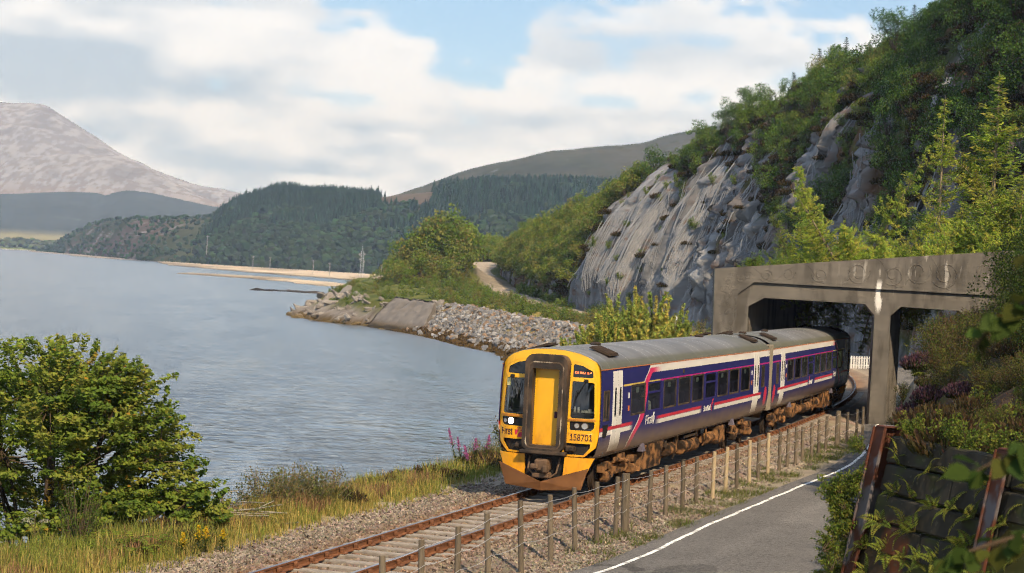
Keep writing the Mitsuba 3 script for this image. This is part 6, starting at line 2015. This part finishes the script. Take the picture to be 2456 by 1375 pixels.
# ------------------------------------------------------------------ shore plants on the left
def left_tree():
    r = rng(901)
    base = np.array([-9.9, 42.2, near_ground_z(-9.9, 42.2)])
    K = 'sycamore_tree'
    lab(K, 'big leafy green tree leaning over the water at the left edge', 'tree')
    S, L = Soup(), Soup()
    lobes = [((-9.9, 42.2, 5.1), (2.9, 2.5, 2.05), 290), ((-8.6, 42.0, 5.5), (1.6, 1.5, 1.3), 95), ((-7.7, 41.8, 3.2), (1.55, 1.3, 1.05), 105), ((-9.3, 41.2, 3.0), (1.6, 1.0, 0.9), 60), ((-11.6, 42.6, 5.0), (1.8, 1.7, 1.8), 105), ((-6.75, 41.6, 3.75), (1.0, 0.6, 0.45), 34), ((-7.6, 41.9, 4.3), (1.2, 1.0, 0.9), 60), ((-9.35, 42.0, 6.2), (1.5, 1.2, 1.0), 85)]
    mains = []
    for c, rr, n in lobes:
        for q in range(4):
            d = r.normal(size=3)
            d /= np.linalg.norm(d)
            mains.append(np.array(c) + d * np.array(rr) * 0.45)
    for tp in mains:
        u = np.linspace(0, 1, 8)[:, None]
        st = base + np.array([r.normal() * 0.25, r.normal() * 0.2, -0.3])
        p = st + (tp - st) * u + np.array([0, 0, 0.5]) * (u * (1 - u)) * 1.4 + np.cumsum(r.normal(size=(8, 3)) * 0.04, 0)
        S.mesh(tube(p, np.linspace(0.075, 0.02, 8), 7, False), np.array((0.085, 0.062, 0.045)) * r.uniform(0.7, 1.3))
    mains = np.array(mains)
    pal = np.array([(0.174, 0.237, 0.037), (0.224, 0.281, 0.046), (0.129, 0.193, 0.033), (0.269, 0.292, 0.055)])
    for c, rr, n in lobes:
        for q in range(n):
            d = r.normal(size=3)
            d /= np.linalg.norm(d)
            e = np.array(c) + d * np.array(rr) * r.uniform(0.25, 1.0) ** 0.45 * (0.8 + 0.4 * meshkit.noise(d[None] * 2.2 + c)[0])
            m = mains[np.argmin(((mains - e) ** 2).sum(1))]
            out = (e - base) * [1, 1, 0.25]
            out /= np.linalg.norm(out)
            tw = out * r.uniform(0.35, 0.75) + np.array([0, 0, r.uniform(-0.12, 0.28)]) + r.normal(size=3) * 0.12
            p0 = e - tw * 0.5
            u = np.linspace(0, 1, 5)[:, None]
            if q % 2 == 0:
                S.mesh(tube(m + (p0 - m) * u + np.array([0, 0, 0.15]) * u * (1 - u), np.linspace(0.018, 0.008, 5), 4, False), np.array((0.10, 0.075, 0.05)))
            S.mesh(tube(p0 + tw * u - np.array([0, 0, 0.06]) * u * u, np.linspace(0.009, 0.003, 5), 3, False), np.array((0.11, 0.085, 0.05)))
            k = int(r.integers(56, 92))
            t = r.uniform(0.02, 1.08, k)
            side = np.cross(tw, [0, 0, 1.0])
            side /= np.linalg.norm(side) + 1e-9
            sg = np.where(np.arange(k) % 2 == 0, 1, -1) * r.uniform(0.03, 0.21, k)
            pp = p0 + tw * t[:, None] + side * sg[:, None] + r.normal(size=(k, 3)) * [0.025, 0.025, 0.04] - np.array([0, 0, 0.05]) * (t ** 2)[:, None]
            A = side[None] * np.sign(sg)[:, None] * 0.8 + tw[None] * 0.9 + np.array([0, 0, -0.45]) + r.normal(size=(k, 3)) * 0.35
            A /= np.linalg.norm(A, axis=1, keepdims=True)
            N = np.array([0, 0, 1.0])[None] + r.normal(size=(k, 3)) * 0.45 + np.array([0.12, -0.25, 0])
            B = np.cross(A, N)
            B /= np.linalg.norm(B, axis=1, keepdims=True)
            col = tint(r, k, pal[r.integers(4)], 0.16, 0.06)
            col[r.random(k) < 0.010] = (0.42, 0.24, 0.03)
            if r.random() < 0.025:
                col[:] = tint(r, k, (0.34, 0.24, 0.04), 0.15, 0.06)
            L.put(*kites(pp, A, B, r.uniform(0.09, 0.15, k), r.uniform(0.07, 0.11, k), col, 0.16))
    m, c = S.out()
    add(K + '__trunk', m, 'm_matte', smooth=True, color=c)
    m, c = L.out()
    add(K + '__crown', m, 'm_leaf', color=c)


left_tree()
r = rng(930)
kind('sparse_kind', **shrub(931, 2.6, 2.0, 900, 0.085, [(0.182, 0.208, 0.078), (0.143, 0.176, 0.065)], stems=18, sprig=True, stemcol=(0.30, 0.27, 0.22), wfac=0.34))
z = near_ground_z(-6.9, 42.6)
put('sapling', 'sparse_kind', -7.15, 42.6, z + 0.4, 1.0, 0.3, 8, 'sparse grey stemmed sapling against the water at the right side of the big tree', 'sapling')
kind('near_gorse_kind', **shrub(932, 1.0, 1.6, 3600, 0.055, [(0.150, 0.158, 0.048), (0.195, 0.173, 0.060), (0.112, 0.128, 0.039), (0.225, 0.173, 0.075)], stems=40, stemcol=(0.26, 0.21, 0.15)))
for k, (x, y, s) in enumerate([(-6.15, 45.2, 0.95), (-5.55, 45.8, 1.15), (-5.0, 46.4, 1.1), (-4.45, 47.0, 1.15), (-6.6, 44.4, 0.75)]):
    put('gorse_shrub', 'near_gorse_kind', x, y, near_ground_z(x, y) - 0.1, s, k * 1.9, 0, 'twiggy olive gorse shrub on the bank between the track and the water', 'bush', 'gorse shrubs by the track')
put('gorse_shrub', 'bank_shrub_kind_0', 0.15, 61.0, near_ground_z(0.15, 61.0) - 0.1, 0.95, 0, 0, 'dark green shrub half hidden behind the left front corner of the train', 'bush')
put('gorse_shrub', 'near_gorse_kind', -0.6, 60.0, near_ground_z(-0.6, 60.0) - 0.1, 0.8, 2, 0, 'low olive shrub beside the pink flowers near the front of the train', 'bush')
kind('broom_kind', **shrub(933, 1.1, 0.85, 2600, 0.06, [(0.098, 0.156, 0.031), (0.130, 0.189, 0.039)], stems=50, sprig=True, wfac=0.22))
put('broom_shrub', 'broom_kind', -8.35, 38.2, near_ground_z(-8.35, 38.2) - 0.05, 1.3, 0, 0, 'dense upright green broom at the bottom edge left of the bracken', 'bush')
kind('bracken_kind', **fern(934, 11, 0.75, [(0.17, 0.23, 0.035), (0.21, 0.25, 0.04), (0.13, 0.20, 0.03)], 0.75))
for k, (x, y, s) in enumerate([(-7.5, 38.0, 1.0), (-7.05, 38.3, 0.85), (-7.7, 37.4, 0.8), (-7.15, 37.5, 0.8)]):
    put('bracken', 'bracken_kind', x, y, near_ground_z(x, y) - 0.03, s * 1.55, k * 1.1, 0, 'bright yellow green bracken at the bottom edge below the big tree', 'fern', 'bracken below the big tree')


def hogweed(x, y, h, text):
    K = num('hogweed')
    lab(K, text, 'wildflower')
    r = rng(int(abs(x) * 100))
    z = near_ground_z(x, y)
    st = [tube([(x, y, z - 0.1), (x + 0.03, y, z + h * 0.6), (x, y, z + h)], [0.016, 0.012, 0.009], 6)]
    tips = [(x, y, z + h)]
    for a in (0.6, 2.4, 4.3):
        e = (x + 0.22 * math.cos(a), y + 0.22 * math.sin(a), z + h * r.uniform(0.82, 0.97))
        st.append(tube([(x + 0.02, y, z + h * 0.62), ((x + e[0]) / 2 + 0.03, (y + e[1]) / 2, z + h * 0.8), e], 0.007, 5))
        tips.append(e)
    m = cat(st)
    add(K + '__stem', m, 'm_matte', color=np.tile((0.12, 0.10, 0.05), (len(m.vertices), 1)))
    for e in tips:
        q = r.uniform(0, 1, 90) ** 0.5
        a = r.uniform(0, 6.3, 90)
        p = np.stack([e[0] + 0.13 * q * np.cos(a), e[1] + 0.13 * q * np.sin(a), e[2] + 0.05 - 0.05 * q ** 2 + r.normal(size=90) * 0.008], -1)
        A, B = frames(r, 90, 2.0)
        L = Soup()
        L.put(*kites(p, A, B, 0.026, 0.024, tint(r, 90, (0.48, 0.46, 0.36), 0.12, 0.04)))
        m, c = L.out()
        add(K + '__umbel', m, 'm_leaf', color=c)


hogweed(-9.35, 38.6, 1.25, 'hogweed with flat whitish flower heads in front of the tree trunk')
hogweed(-9.95, 38.9, 1.0, 'shorter hogweed at the very left edge with a whitish flower head')


def spike_flower(name, x, y, h, col, text, grp, n=150, lean=0.0):
    K = num(name)
    lab(K, text, 'wildflower', grp)
    r = rng(int(abs(x * 77 + y * 13)))
    z = near_ground_z(x, y)
    top = np.array([x + lean, y, z + h])
    u = np.linspace(0, 1, 6)[:, None]
    p = np.array([x, y, z - 0.05]) * (1 - u) + top * u
    m = tube(p, np.linspace(0.011, 0.004, 6), 4)
    add(K + '__stem', m, 'm_matte', color=np.tile((0.12, 0.11, 0.04), (len(m.vertices), 1)))
    L = Soup()
    q = r.uniform(0.1, 0.62, n)
    pp = np.stack([np.interp(q, u[:, 0], p[:, j]) for j in range(3)], -1)
    A = np.stack([r.normal(size=n), r.normal(size=n), 0.3 + 0 * q], -1)
    A /= np.linalg.norm(A, axis=1, keepdims=True)
    B = np.cross(A, [0, 0, 1.0])
    B /= np.linalg.norm(B, axis=1, keepdims=True)
    L.put(*kites(pp + A * 0.07, A, B, 0.14, 0.026, tint(r, n, (0.10, 0.14, 0.03), 0.15, 0.07)))
    m, c = L.out()
    add(K + '__leaves', m, 'm_leaf', color=c)
    L = Soup()
    q = r.uniform(0.60, 1.0, n)
    pp = np.stack([np.interp(q, u[:, 0], p[:, j]) for j in range(3)], -1) + r.normal(size=(n, 3)) * (0.055 * (1.1 - q))[:, None] * 1.6
    A, B = frames(r, n, 0.2)
    L.put(*kites(pp, A, B, 0.04, 0.036, tint(r, n, col, 0.15, 0.07)))
    m, c = L.out()
    add(K + '__flowers', m, 'm_leaf', color=c)


for k, (x, y, h, ln) in enumerate([(-1.35, 57.6, 1.15, -0.32), (-1.2, 57.8, 0.9, -0.2), (-1.05, 57.7, 0.7, -0.12), (-0.85, 58.1, 0.85, 0.0), (-0.55, 58.6, 0.95, 0.1), (-1.0, 57.3, 0.55, -0.1)]):
    spike_flower('fireweed', x, y, h, (0.42, 0.13, 0.31), 'pink fireweed spike against the water left of the train', 'fireweed left of the train', lean=ln)
for k, (x, y, h) in enumerate([(-6.0, 38.3, 0.62), (-5.9, 38.7, 0.55), (-6.25, 38.0, 0.5), (-5.6, 39.0, 0.45)]):
    spike_flower('ragwort', x, y, h, (0.60, 0.42, 0.03), 'yellow ragwort in the grass right of the bracken', 'ragwort right of the bracken', 110)


def grass():
    r = rng(940)
    n = 120000
    s = np.where(r.random(n) < 0.75, r.uniform(-24, 2, n), r.uniform(0, 26, n))
    t = -r.uniform(2.7, 9.6, n)
    x, y = track(s, t)
    z = ground(x, y)
    cl = meshkit.fbm(np.stack([x, y, 0 * x], -1) / 1.7, 3, 14)
    cl2 = meshkit.fbm(np.stack([x, y, 0 * x], -1) / 0.5, 3, 15)
    edge = np.clip((-t - 2.75 - 1.1 * (cl2 - 0.3)) / 0.8, 0, 1)
    keep = (z > 0.9) & (r.random(n) < edge) & (cl2 > 0.33)
    x, y, z, cl, cl2, s, t = (q[keep] for q in (x, y, z, cl, cl2, s, t))
    m = len(x)
    pal = np.array([(0.225, 0.262, 0.053), (0.450, 0.352, 0.112), (0.323, 0.300, 0.075), (0.345, 0.203, 0.112)])
    w = np.stack([np.clip(1.5 - np.abs(cl - 0.38) * 9, 0.12, None), np.clip(1.5 - np.abs(cl - 0.52) * 9, 0.1, None), np.clip(1.2 - np.abs(cl - 0.46) * 9, 0.15, None), np.clip((cl - 0.54) * 10, 0.05, None) * (t < -4)], -1)
    w /= w.sum(1, keepdims=True)
    pick = (w.cumsum(1) < r.random((m, 1))).sum(1).clip(0, 3)
    col = pal[pick] * (1 + r.normal(size=(m, 1)) * 0.16) * (1 + r.normal(size=(m, 3)) * 0.05)
    h = r.uniform(0.14, 0.42, m) * (0.55 + 0.9 * cl2) * np.clip((-t - 2.4) / 1.6, 0.35, 1.15)
    a = r.uniform(0, 6.3, m)
    lean = r.uniform(0.1, 0.55, m)[:, None] * np.stack([np.cos(a), np.sin(a), 0 * a], -1)
    b = np.stack([-np.sin(a), np.cos(a), 0 * a], -1) * r.uniform(0.007, 0.014, m)[:, None]
    p = np.stack([x, y, z - 0.02], -1)
    mid = p + (lean * 0.3 + [0, 0, 0.62]) * h[:, None]
    tip = p + (lean * 1.0 + [0, 0, 1.0]) * h[:, None]
    v = np.stack([p - b, p + b, mid + b * 0.7, mid - b * 0.7, tip], 1).reshape(-1, 3)
    k = (np.arange(m) * 5)[:, None]
    f = np.vstack([k + [0, 1, 2], k + [0, 2, 3], k + [3, 2, 4]])
    key = add('grass', tm(v, f), 'm_leaf', color=np.repeat(np.clip(col, 0.01, 0.9), 5, 0))
    lab(key, 'golden and green grass on the bank between the track and the water', 'grass', kind='stuff')
    # short grass at the feet of the fence posts and on the road verge
    n = 26000
    s, t = r.uniform(-20, 32, n), r.uniform(2.7, 4.3, n)
    x, y = track(s, t)
    cl = meshkit.fbm(np.stack([x, y, 0 * x], -1) / 0.9, 3, 18)
    rd = np.abs(polydist(x, y, ROAD)[0])
    keep = (cl > 0.50) & (rd > 2.3)
    x, y, cl = x[keep], y[keep], cl[keep]
    z = ground(x, y)
    m = len(x)
    h = r.uniform(0.05, 0.17, m) * (0.5 + 3.5 * (cl - 0.45))
    a = r.uniform(0, 6.3, m)
    p = np.stack([x, y, z - 0.01], -1)
    b = np.stack([-np.sin(a), np.cos(a), 0 * a], -1) * 0.008
    tip = p + np.stack([np.cos(a) * 0.4, np.sin(a) * 0.4, 1 + 0 * a], -1) * h[:, None]
    v = np.stack([p - b, p + b, tip], 1).reshape(-1, 3)
    key = add('verge_grass', tm(v, np.arange(3 * m).reshape(-1, 3)), 'm_leaf', color=np.repeat(tint(r, m, (0.13, 0.15, 0.035), 0.25, 0.12), 3, 0))
    lab(key, 'patchy short grass around the fence posts and along the road verge', 'grass', kind='stuff')
    # stray dry stalks and small heather on the left bank
    for q in range(26):
        s, t = r.uniform(-14, 12), -r.uniform(4.2, 6.0)
        x, y = track(s, t)
        put('heather_tuft', f'heath_kind_{q % 3}', x, y, near_ground_z(x, y) - 0.05, r.uniform(0.45, 0.75), r.uniform(0, 6.3), 0, 'brownish pink heather tuft in the grass of the left bank', 'heather', 'heather on the left bank')


grass()


# ------------------------------------------------------------------ the bank above the retaining wall
def bank_plants():
    r = rng(960)
    n = 0
    cy, cx = np.array([q[1] for q in CREST[4:]]), np.array([q[0] for q in CREST[4:]])
    for k in range(10):
        y = r.uniform(37, 58)
        x = float(np.interp(y, cy, cx)) + abs(r.normal()) * 0.8 - 0.25
        put('purple_heather', f'purple_heath_kind_{k % 3}', x, y, near_ground_z(x, y) - 0.08, r.uniform(0.7, 1.15), r.uniform(0, 6.3), 0, 'purple flowering heather along the lip of the bank above the road', 'heather', 'purple heather on the lip of the bank')
    for k in range(44):
        y = r.uniform(25, 52)
        x = float(np.interp(y, cy, cx)) + r.uniform(0.1, 4.5)
        put('brown_heather', f'heath_kind_{k % 3}', x, y, near_ground_z(x, y) - 0.08, r.uniform(0.5, 0.9), r.uniform(0, 6.3), 0, 'brown heather clump on the bank behind the retaining wall', 'heather', 'brown heather on the bank')
    for k in range(230):
        y = r.uniform(28.5, 58)
        x = float(np.interp(y, cy, cx)) + r.uniform(-0.9, 5.0)
        put('bank_weed', f'weed_kind_{k % 3}' if k % 5 < 2 else f'bank_shrub_kind_{k % 3}', x, y, near_ground_z(x, y) - 0.06, r.uniform(0.55, 0.95) if k % 5 < 2 else r.uniform(0.3, 0.5), r.uniform(0, 6.3), 0, 'low leafy plant on the bank between the wall and the shelter', 'plant', 'low plants on the bank')
    for k in range(150):
        y = r.uniform(25.5, 56)
        x = float(np.interp(y, cy, cx)) + abs(r.normal()) * 1.7
        put('bank_fern', f'fern_kind_{k % 3}', x, y, near_ground_z(x, y) - 0.03, r.uniform(0.8, 1.3), r.uniform(0, 6.3), 0, 'lime green fern among the heather on top of the bank', 'fern', 'ferns on top of the bank')
    for k in range(135):
        y = r.uniform(30, 83)
        d = r.uniform(0.3, 6.5)
        x = float(np.interp(y, cy, cx)) + d
        if 29 < y < 49 and d < 2.6:
            continue
        put('bank_shrub', f'bank_shrub_kind_{k % 3}', x, y, near_ground_z(x, y) - 0.15, r.uniform(0.45, 0.75) + 0.07 * d + 0.25 * (y > 52), r.uniform(0, 6.3), 0, 'dense mixed green and brown shrub on the bank right of the shelter piers', 'bush', 'shrubs on the bank')
    for k, (x, y, s) in enumerate([(16.6, 59.5, 0.72), (17.8, 64, 0.8), (19.4, 70, 0.72), (22.3, 76.5, 0.8), (24.6, 79.5, 1.1), (13.2, 46, 0.5), (15.0, 52, 0.62), (27.5, 82, 1.3)]):
        put('alder_tree', f'alder_kind_{k % 3}', x, y, near_ground_z(x, y) - 0.3, s, k * 2.3, 0, 'dark leafy alder at the right edge in front of the shelter', 'tree', 'alders at the right edge')
    # taller trees just beyond the frame keep this side in shade
    for k, (x, y, s) in enumerate([(12.8, 30.5, 0.72), (14.9, 36, 0.78), (17.0, 42, 0.8), (18.6, 48, 1.0), (21.5, 56, 1.2), (24.5, 64, 1.1)]):
        put('bank_tree', f'dark_kind_{k % 3}', x, y, near_ground_z(x, y) - 0.3, s, k * 1.3, 0, 'tall dark tree on the bank beyond the right edge of the picture', 'tree', 'tall trees beyond the right edge')
    # ferns rooted in the joints of the wall and weeds at its left end
    spots = [(0.5, -0.4), (2.0, -0.42), (1.4, -1.22), (1.05, -1.2), (0.2, -2.4), (0.6, -2.38), (1.5, -2.0), (1.8, -2.38), (3.0, -1.62), (3.1, -1.95), (0.62, -0.78), (0.9, -0.80), (1.35, -0.42), (0.45, -1.22), (1.7, -0.86), (2.1, -0.82), (2.6, -0.86), (0.3, -1.62), (0.7, -1.60), (1.15, -1.63), (1.6, -1.6), (1.95, -1.55), (2.4, -1.25), (2.75, -1.25), (3.3, -0.85), (3.35, -1.6), (2.2, -1.95), (2.7, -1.95), (0.35, -2.0), (1.2, -2.0), (3.6, -0.4), (2.9, -0.42), (3.6, -1.25), (2.55, -1.62)]
    for k, (l, h) in enumerate(spots):
        p = wallpt(l + r.normal() * 0.05, h, 0.02)
        put('wall_fern', f'fern_kind_{k % 3}', p[0], p[1], p[2], r.uniform(0.6, 1.2), r.uniform(0, 6.3), -18, 'yellow green fern rooted in a joint of the dark retaining wall', 'fern', 'ferns in the joints of the wall')
    for k in range(30):
        h = -r.uniform(0.25, 2.6)
        p = wallpt(r.uniform(-0.35, -0.02) - 0.1 * (k % 3), h, r.uniform(-0.2, 0.3))
        put('wall_weed', f'weed_kind_{k % 3}', p[0] - r.uniform(0, 0.18), p[1], p[2], r.uniform(0.35, 0.65), r.uniform(0, 6.3), -20, 'light green weed sprouting beside the left steel post of the wall', 'weed', 'weeds beside the steel post')
    for k in range(10):
        p = wallpt(r.uniform(0, 4), 0.0, -0.15)
        put('wall_weed', f'weed_kind_{k % 3}', p[0], p[1], p[2] - 0.05, r.uniform(0.4, 0.7), r.uniform(0, 6.3), 0, 'leafy weed hanging over the top edge of the retaining wall', 'weed', 'weeds on top of the wall')


bank_plants()


# big leaves of a branch close to the camera
def near_branch(pts, n, text, seed, size=0.066):
    K = num('leafy_branch')
    lab(K, text, 'branch')
    r = rng(seed)
    p = np.asarray(pts, float)
    q = np.linspace(0, 1, 24)
    f = PchipInterpolator(np.linspace(0, 1, len(p)), p)
    c = f(q)
    m = tube(c, np.linspace(0.011, 0.003, 24), 6)
    add(K + '__twig', m, 'm_matte', color=np.tile((0.10, 0.07, 0.045), (len(m.vertices), 1)))
    for i in range(n):
        u = r.uniform(0.05, 1.0)
        b = f(u)
        t = f(min(1, u + 0.02)) - f(max(0, u - 0.02))
        t /= np.linalg.norm(t)
        side = np.cross(t, [0, 0, 1.0])
        side /= np.linalg.norm(side)
        A = side * (1 if i % 2 else -1) * r.uniform(0.5, 1.0) + t * 0.5 + np.array([0, 0, r.uniform(-0.7, 0.15)]) + r.normal(size=3) * 0.25
        A /= np.linalg.norm(A)
        N = np.array([0, -0.35, 1.0]) + r.normal(size=3) * 0.45
        B = np.cross(N, A)
        B /= np.linalg.norm(B)
        N = np.cross(A, B)
        L = size * r.uniform(0.7, 1.25)
        W = L * 0.42
        x = np.array([0, 0.12, 0.35, 0.6, 0.85, 1.0])
        w = np.array([0.02, 0.55, 1.0, 0.85, 0.35, 0.0]) * W
        o = b + A * 0.02
        mid = np.stack([o + A * L * a - N * 0.12 * L * a * a for a in x])
        lf = mid + B * w[:, None] + N * (w * 0.22)[:, None]
        rt = mid - B * w[:, None] + N * (w * 0.22)[:, None]
        g = grid(np.stack([lf, mid, rt], 1))
        st = tube([b, b + A * 0.01, o], 0.0016, 3, False)
        col = tint(r, 1, [(0.045, 0.075, 0.018), (0.06, 0.095, 0.022), (0.075, 0.085, 0.02)][i % 3], 0.15, 0.05)[0]
        if r.random() < 0.06:
            col = np.array((0.20, 0.115, 0.02))
        mm = cat([g, st])
        add(K + '__leaf', mm, 'm_leaf', smooth=True, color=np.tile(col, (len(mm.vertices), 1)))


near_branch([(1.62, 5.0, 9.36), (1.44, 5.0, 9.33), (1.30, 5.02, 9.25), (1.22, 5.05, 9.15)], 34, 'blurred leafy branch near the camera at the right edge before the shelter beam', 1001)
near_branch([(1.60, 4.9, 8.98), (1.44, 4.9, 8.97), (1.31, 4.92, 8.90), (1.22, 4.95, 8.84)], 40, 'blurred leafy branch near the camera at the right edge before the heather bank', 1002)
near_branch([(1.62, 5.1, 8.66), (1.42, 5.1, 8.66), (1.28, 5.12, 8.62), (1.17, 5.15, 8.54)], 50, 'blurred leafy branch close to the camera in front of the retaining wall', 1003)
near_branch([(1.62, 4.8, 9.62), (1.46, 4.8, 9.56), (1.36, 4.82, 9.48), (1.30, 4.85, 9.40)], 18, 'uppermost blurred leafy branch close to the camera at the right edge', 1004)

near_branch([(1.62, 5.3, 8.42), (1.46, 5.3, 8.46), (1.33, 5.32, 8.44), (1.24, 5.35, 8.37)], 40, 'lowest blurred leafy branch near the camera in the bottom right corner', 1005)
# ------------------------------------------------------------------ haze
scene['haze'] = {'type': 'cube', 'to_world': T().translate([-1250.0, 3900.0, 318.0]).scale([2600.0, 4400.0, 322.0]), 'bsdf': {'type': 'null'}, 'interior': {'type': 'ref', 'id': 'haze_air'}}
lab('haze', 'thin bluish air between the shore and the far mountain', 'haze', kind='stuff')

# ------------------------------------------------------------------ say which one: number the look-alikes by their place
ORD = 'first second third fourth fifth sixth seventh eighth ninth tenth eleventh twelfth thirteenth fourteenth fifteenth sixteenth seventeenth eighteenth nineteenth twentieth'.split()


def pixel(key):
    d = scene[key]
    m = np.array(d['to_world'].matrix if hasattr(d['to_world'], 'matrix') else d['to_world'])
    p = m[:3, 3] - CAM
    yy, zz = p[1] * _c - p[2] * _s, p[2] * _c + p[1] * _s
    return p[0] / yy, -zz / yy


def single_out(groups):
    for grp, noun in groups.items():
        keys = [k for k, v in labels.items() if v.get('group') == grp and scene.get(k, {}).get('type') == 'instance']
        if not keys:
            continue
        P = {k: pixel(k) for k in keys}
        rows = max(1, int(math.ceil(len(keys) / 18)))
        ks = sorted(keys, key=lambda k: P[k][1])
        per = int(math.ceil(len(ks) / rows))
        for i in range(rows):
            row = sorted(ks[i * per:(i + 1) * per], key=lambda k: P[k][0])
            for j, k in enumerate(row):
                where = f'{ORD[j]} from the left' + ('' if rows == 1 else f' in the {ORD[i]} row down')
                labels[k]['label'] = f'{noun}, {where}'


single_out({'dark oaks on the hillside': 'dark green oak on the steep hillside', 'spruces on the skyline': 'small spruce on the hillside skyline', 'birches among the rock faces': 'green birch among the rock faces', 'rowans on the spur': 'olive rowan on the far spur',
            'bushes on the round hillock': 'olive bush on the round hillock', 'bushes between the rock armour and the road': 'low bush behind the boulder slope', 'young larches above the shelter': 'yellow green larch above the shelter', 'pale willows behind the train': 'pale willow shrub behind the train',
            'trees beyond the bend': 'tree beyond the far road bend', 'bushes in cracks of the rock': 'small bush on the rock face', 'bushes on the headland': 'bush on the low headland', 'bushes at the foot of the rock face': 'bush at the rock foot',
            'gorse shrubs by the track': 'twiggy gorse shrub beside the track', 'bracken below the big tree': 'yellow green bracken below the tree', 'heather on the left bank': 'heather tuft on the left bank', 'purple heather on the lip of the bank': 'dull purple heather above the road',
            'brown heather on the bank': 'brown heather behind the wall', 'ferns on top of the bank': 'lime fern on the bank top', 'low plants on the bank': 'low leafy plant on the bank', 'shrubs on the bank': 'mixed shrub on the right bank', 'alders at the right edge': 'dark alder at the right edge', 'ferns in the joints of the wall': 'fern in the retaining wall',
            'weeds beside the steel post': 'green weed beside the left steel post', 'weeds on top of the wall': 'leafy weed on the wall top', 'tall trees beyond the right edge': 'tall tree beyond the right edge'})
for grp, noun in (('fireweed left of the train', 'pink fireweed spike left of the train'), ('ragwort right of the bracken', 'yellow ragwort right of the bracken'), ('telegraph poles behind the beach', 'telegraph pole behind the far beach'), ('white marker posts on the bend', 'white marker post on the far bend')):
    for j, k in enumerate([k for k, v in labels.items() if v.get('group') == grp]):
        labels[k]['label'] = f'{noun}, {ORD[j]} of the row'
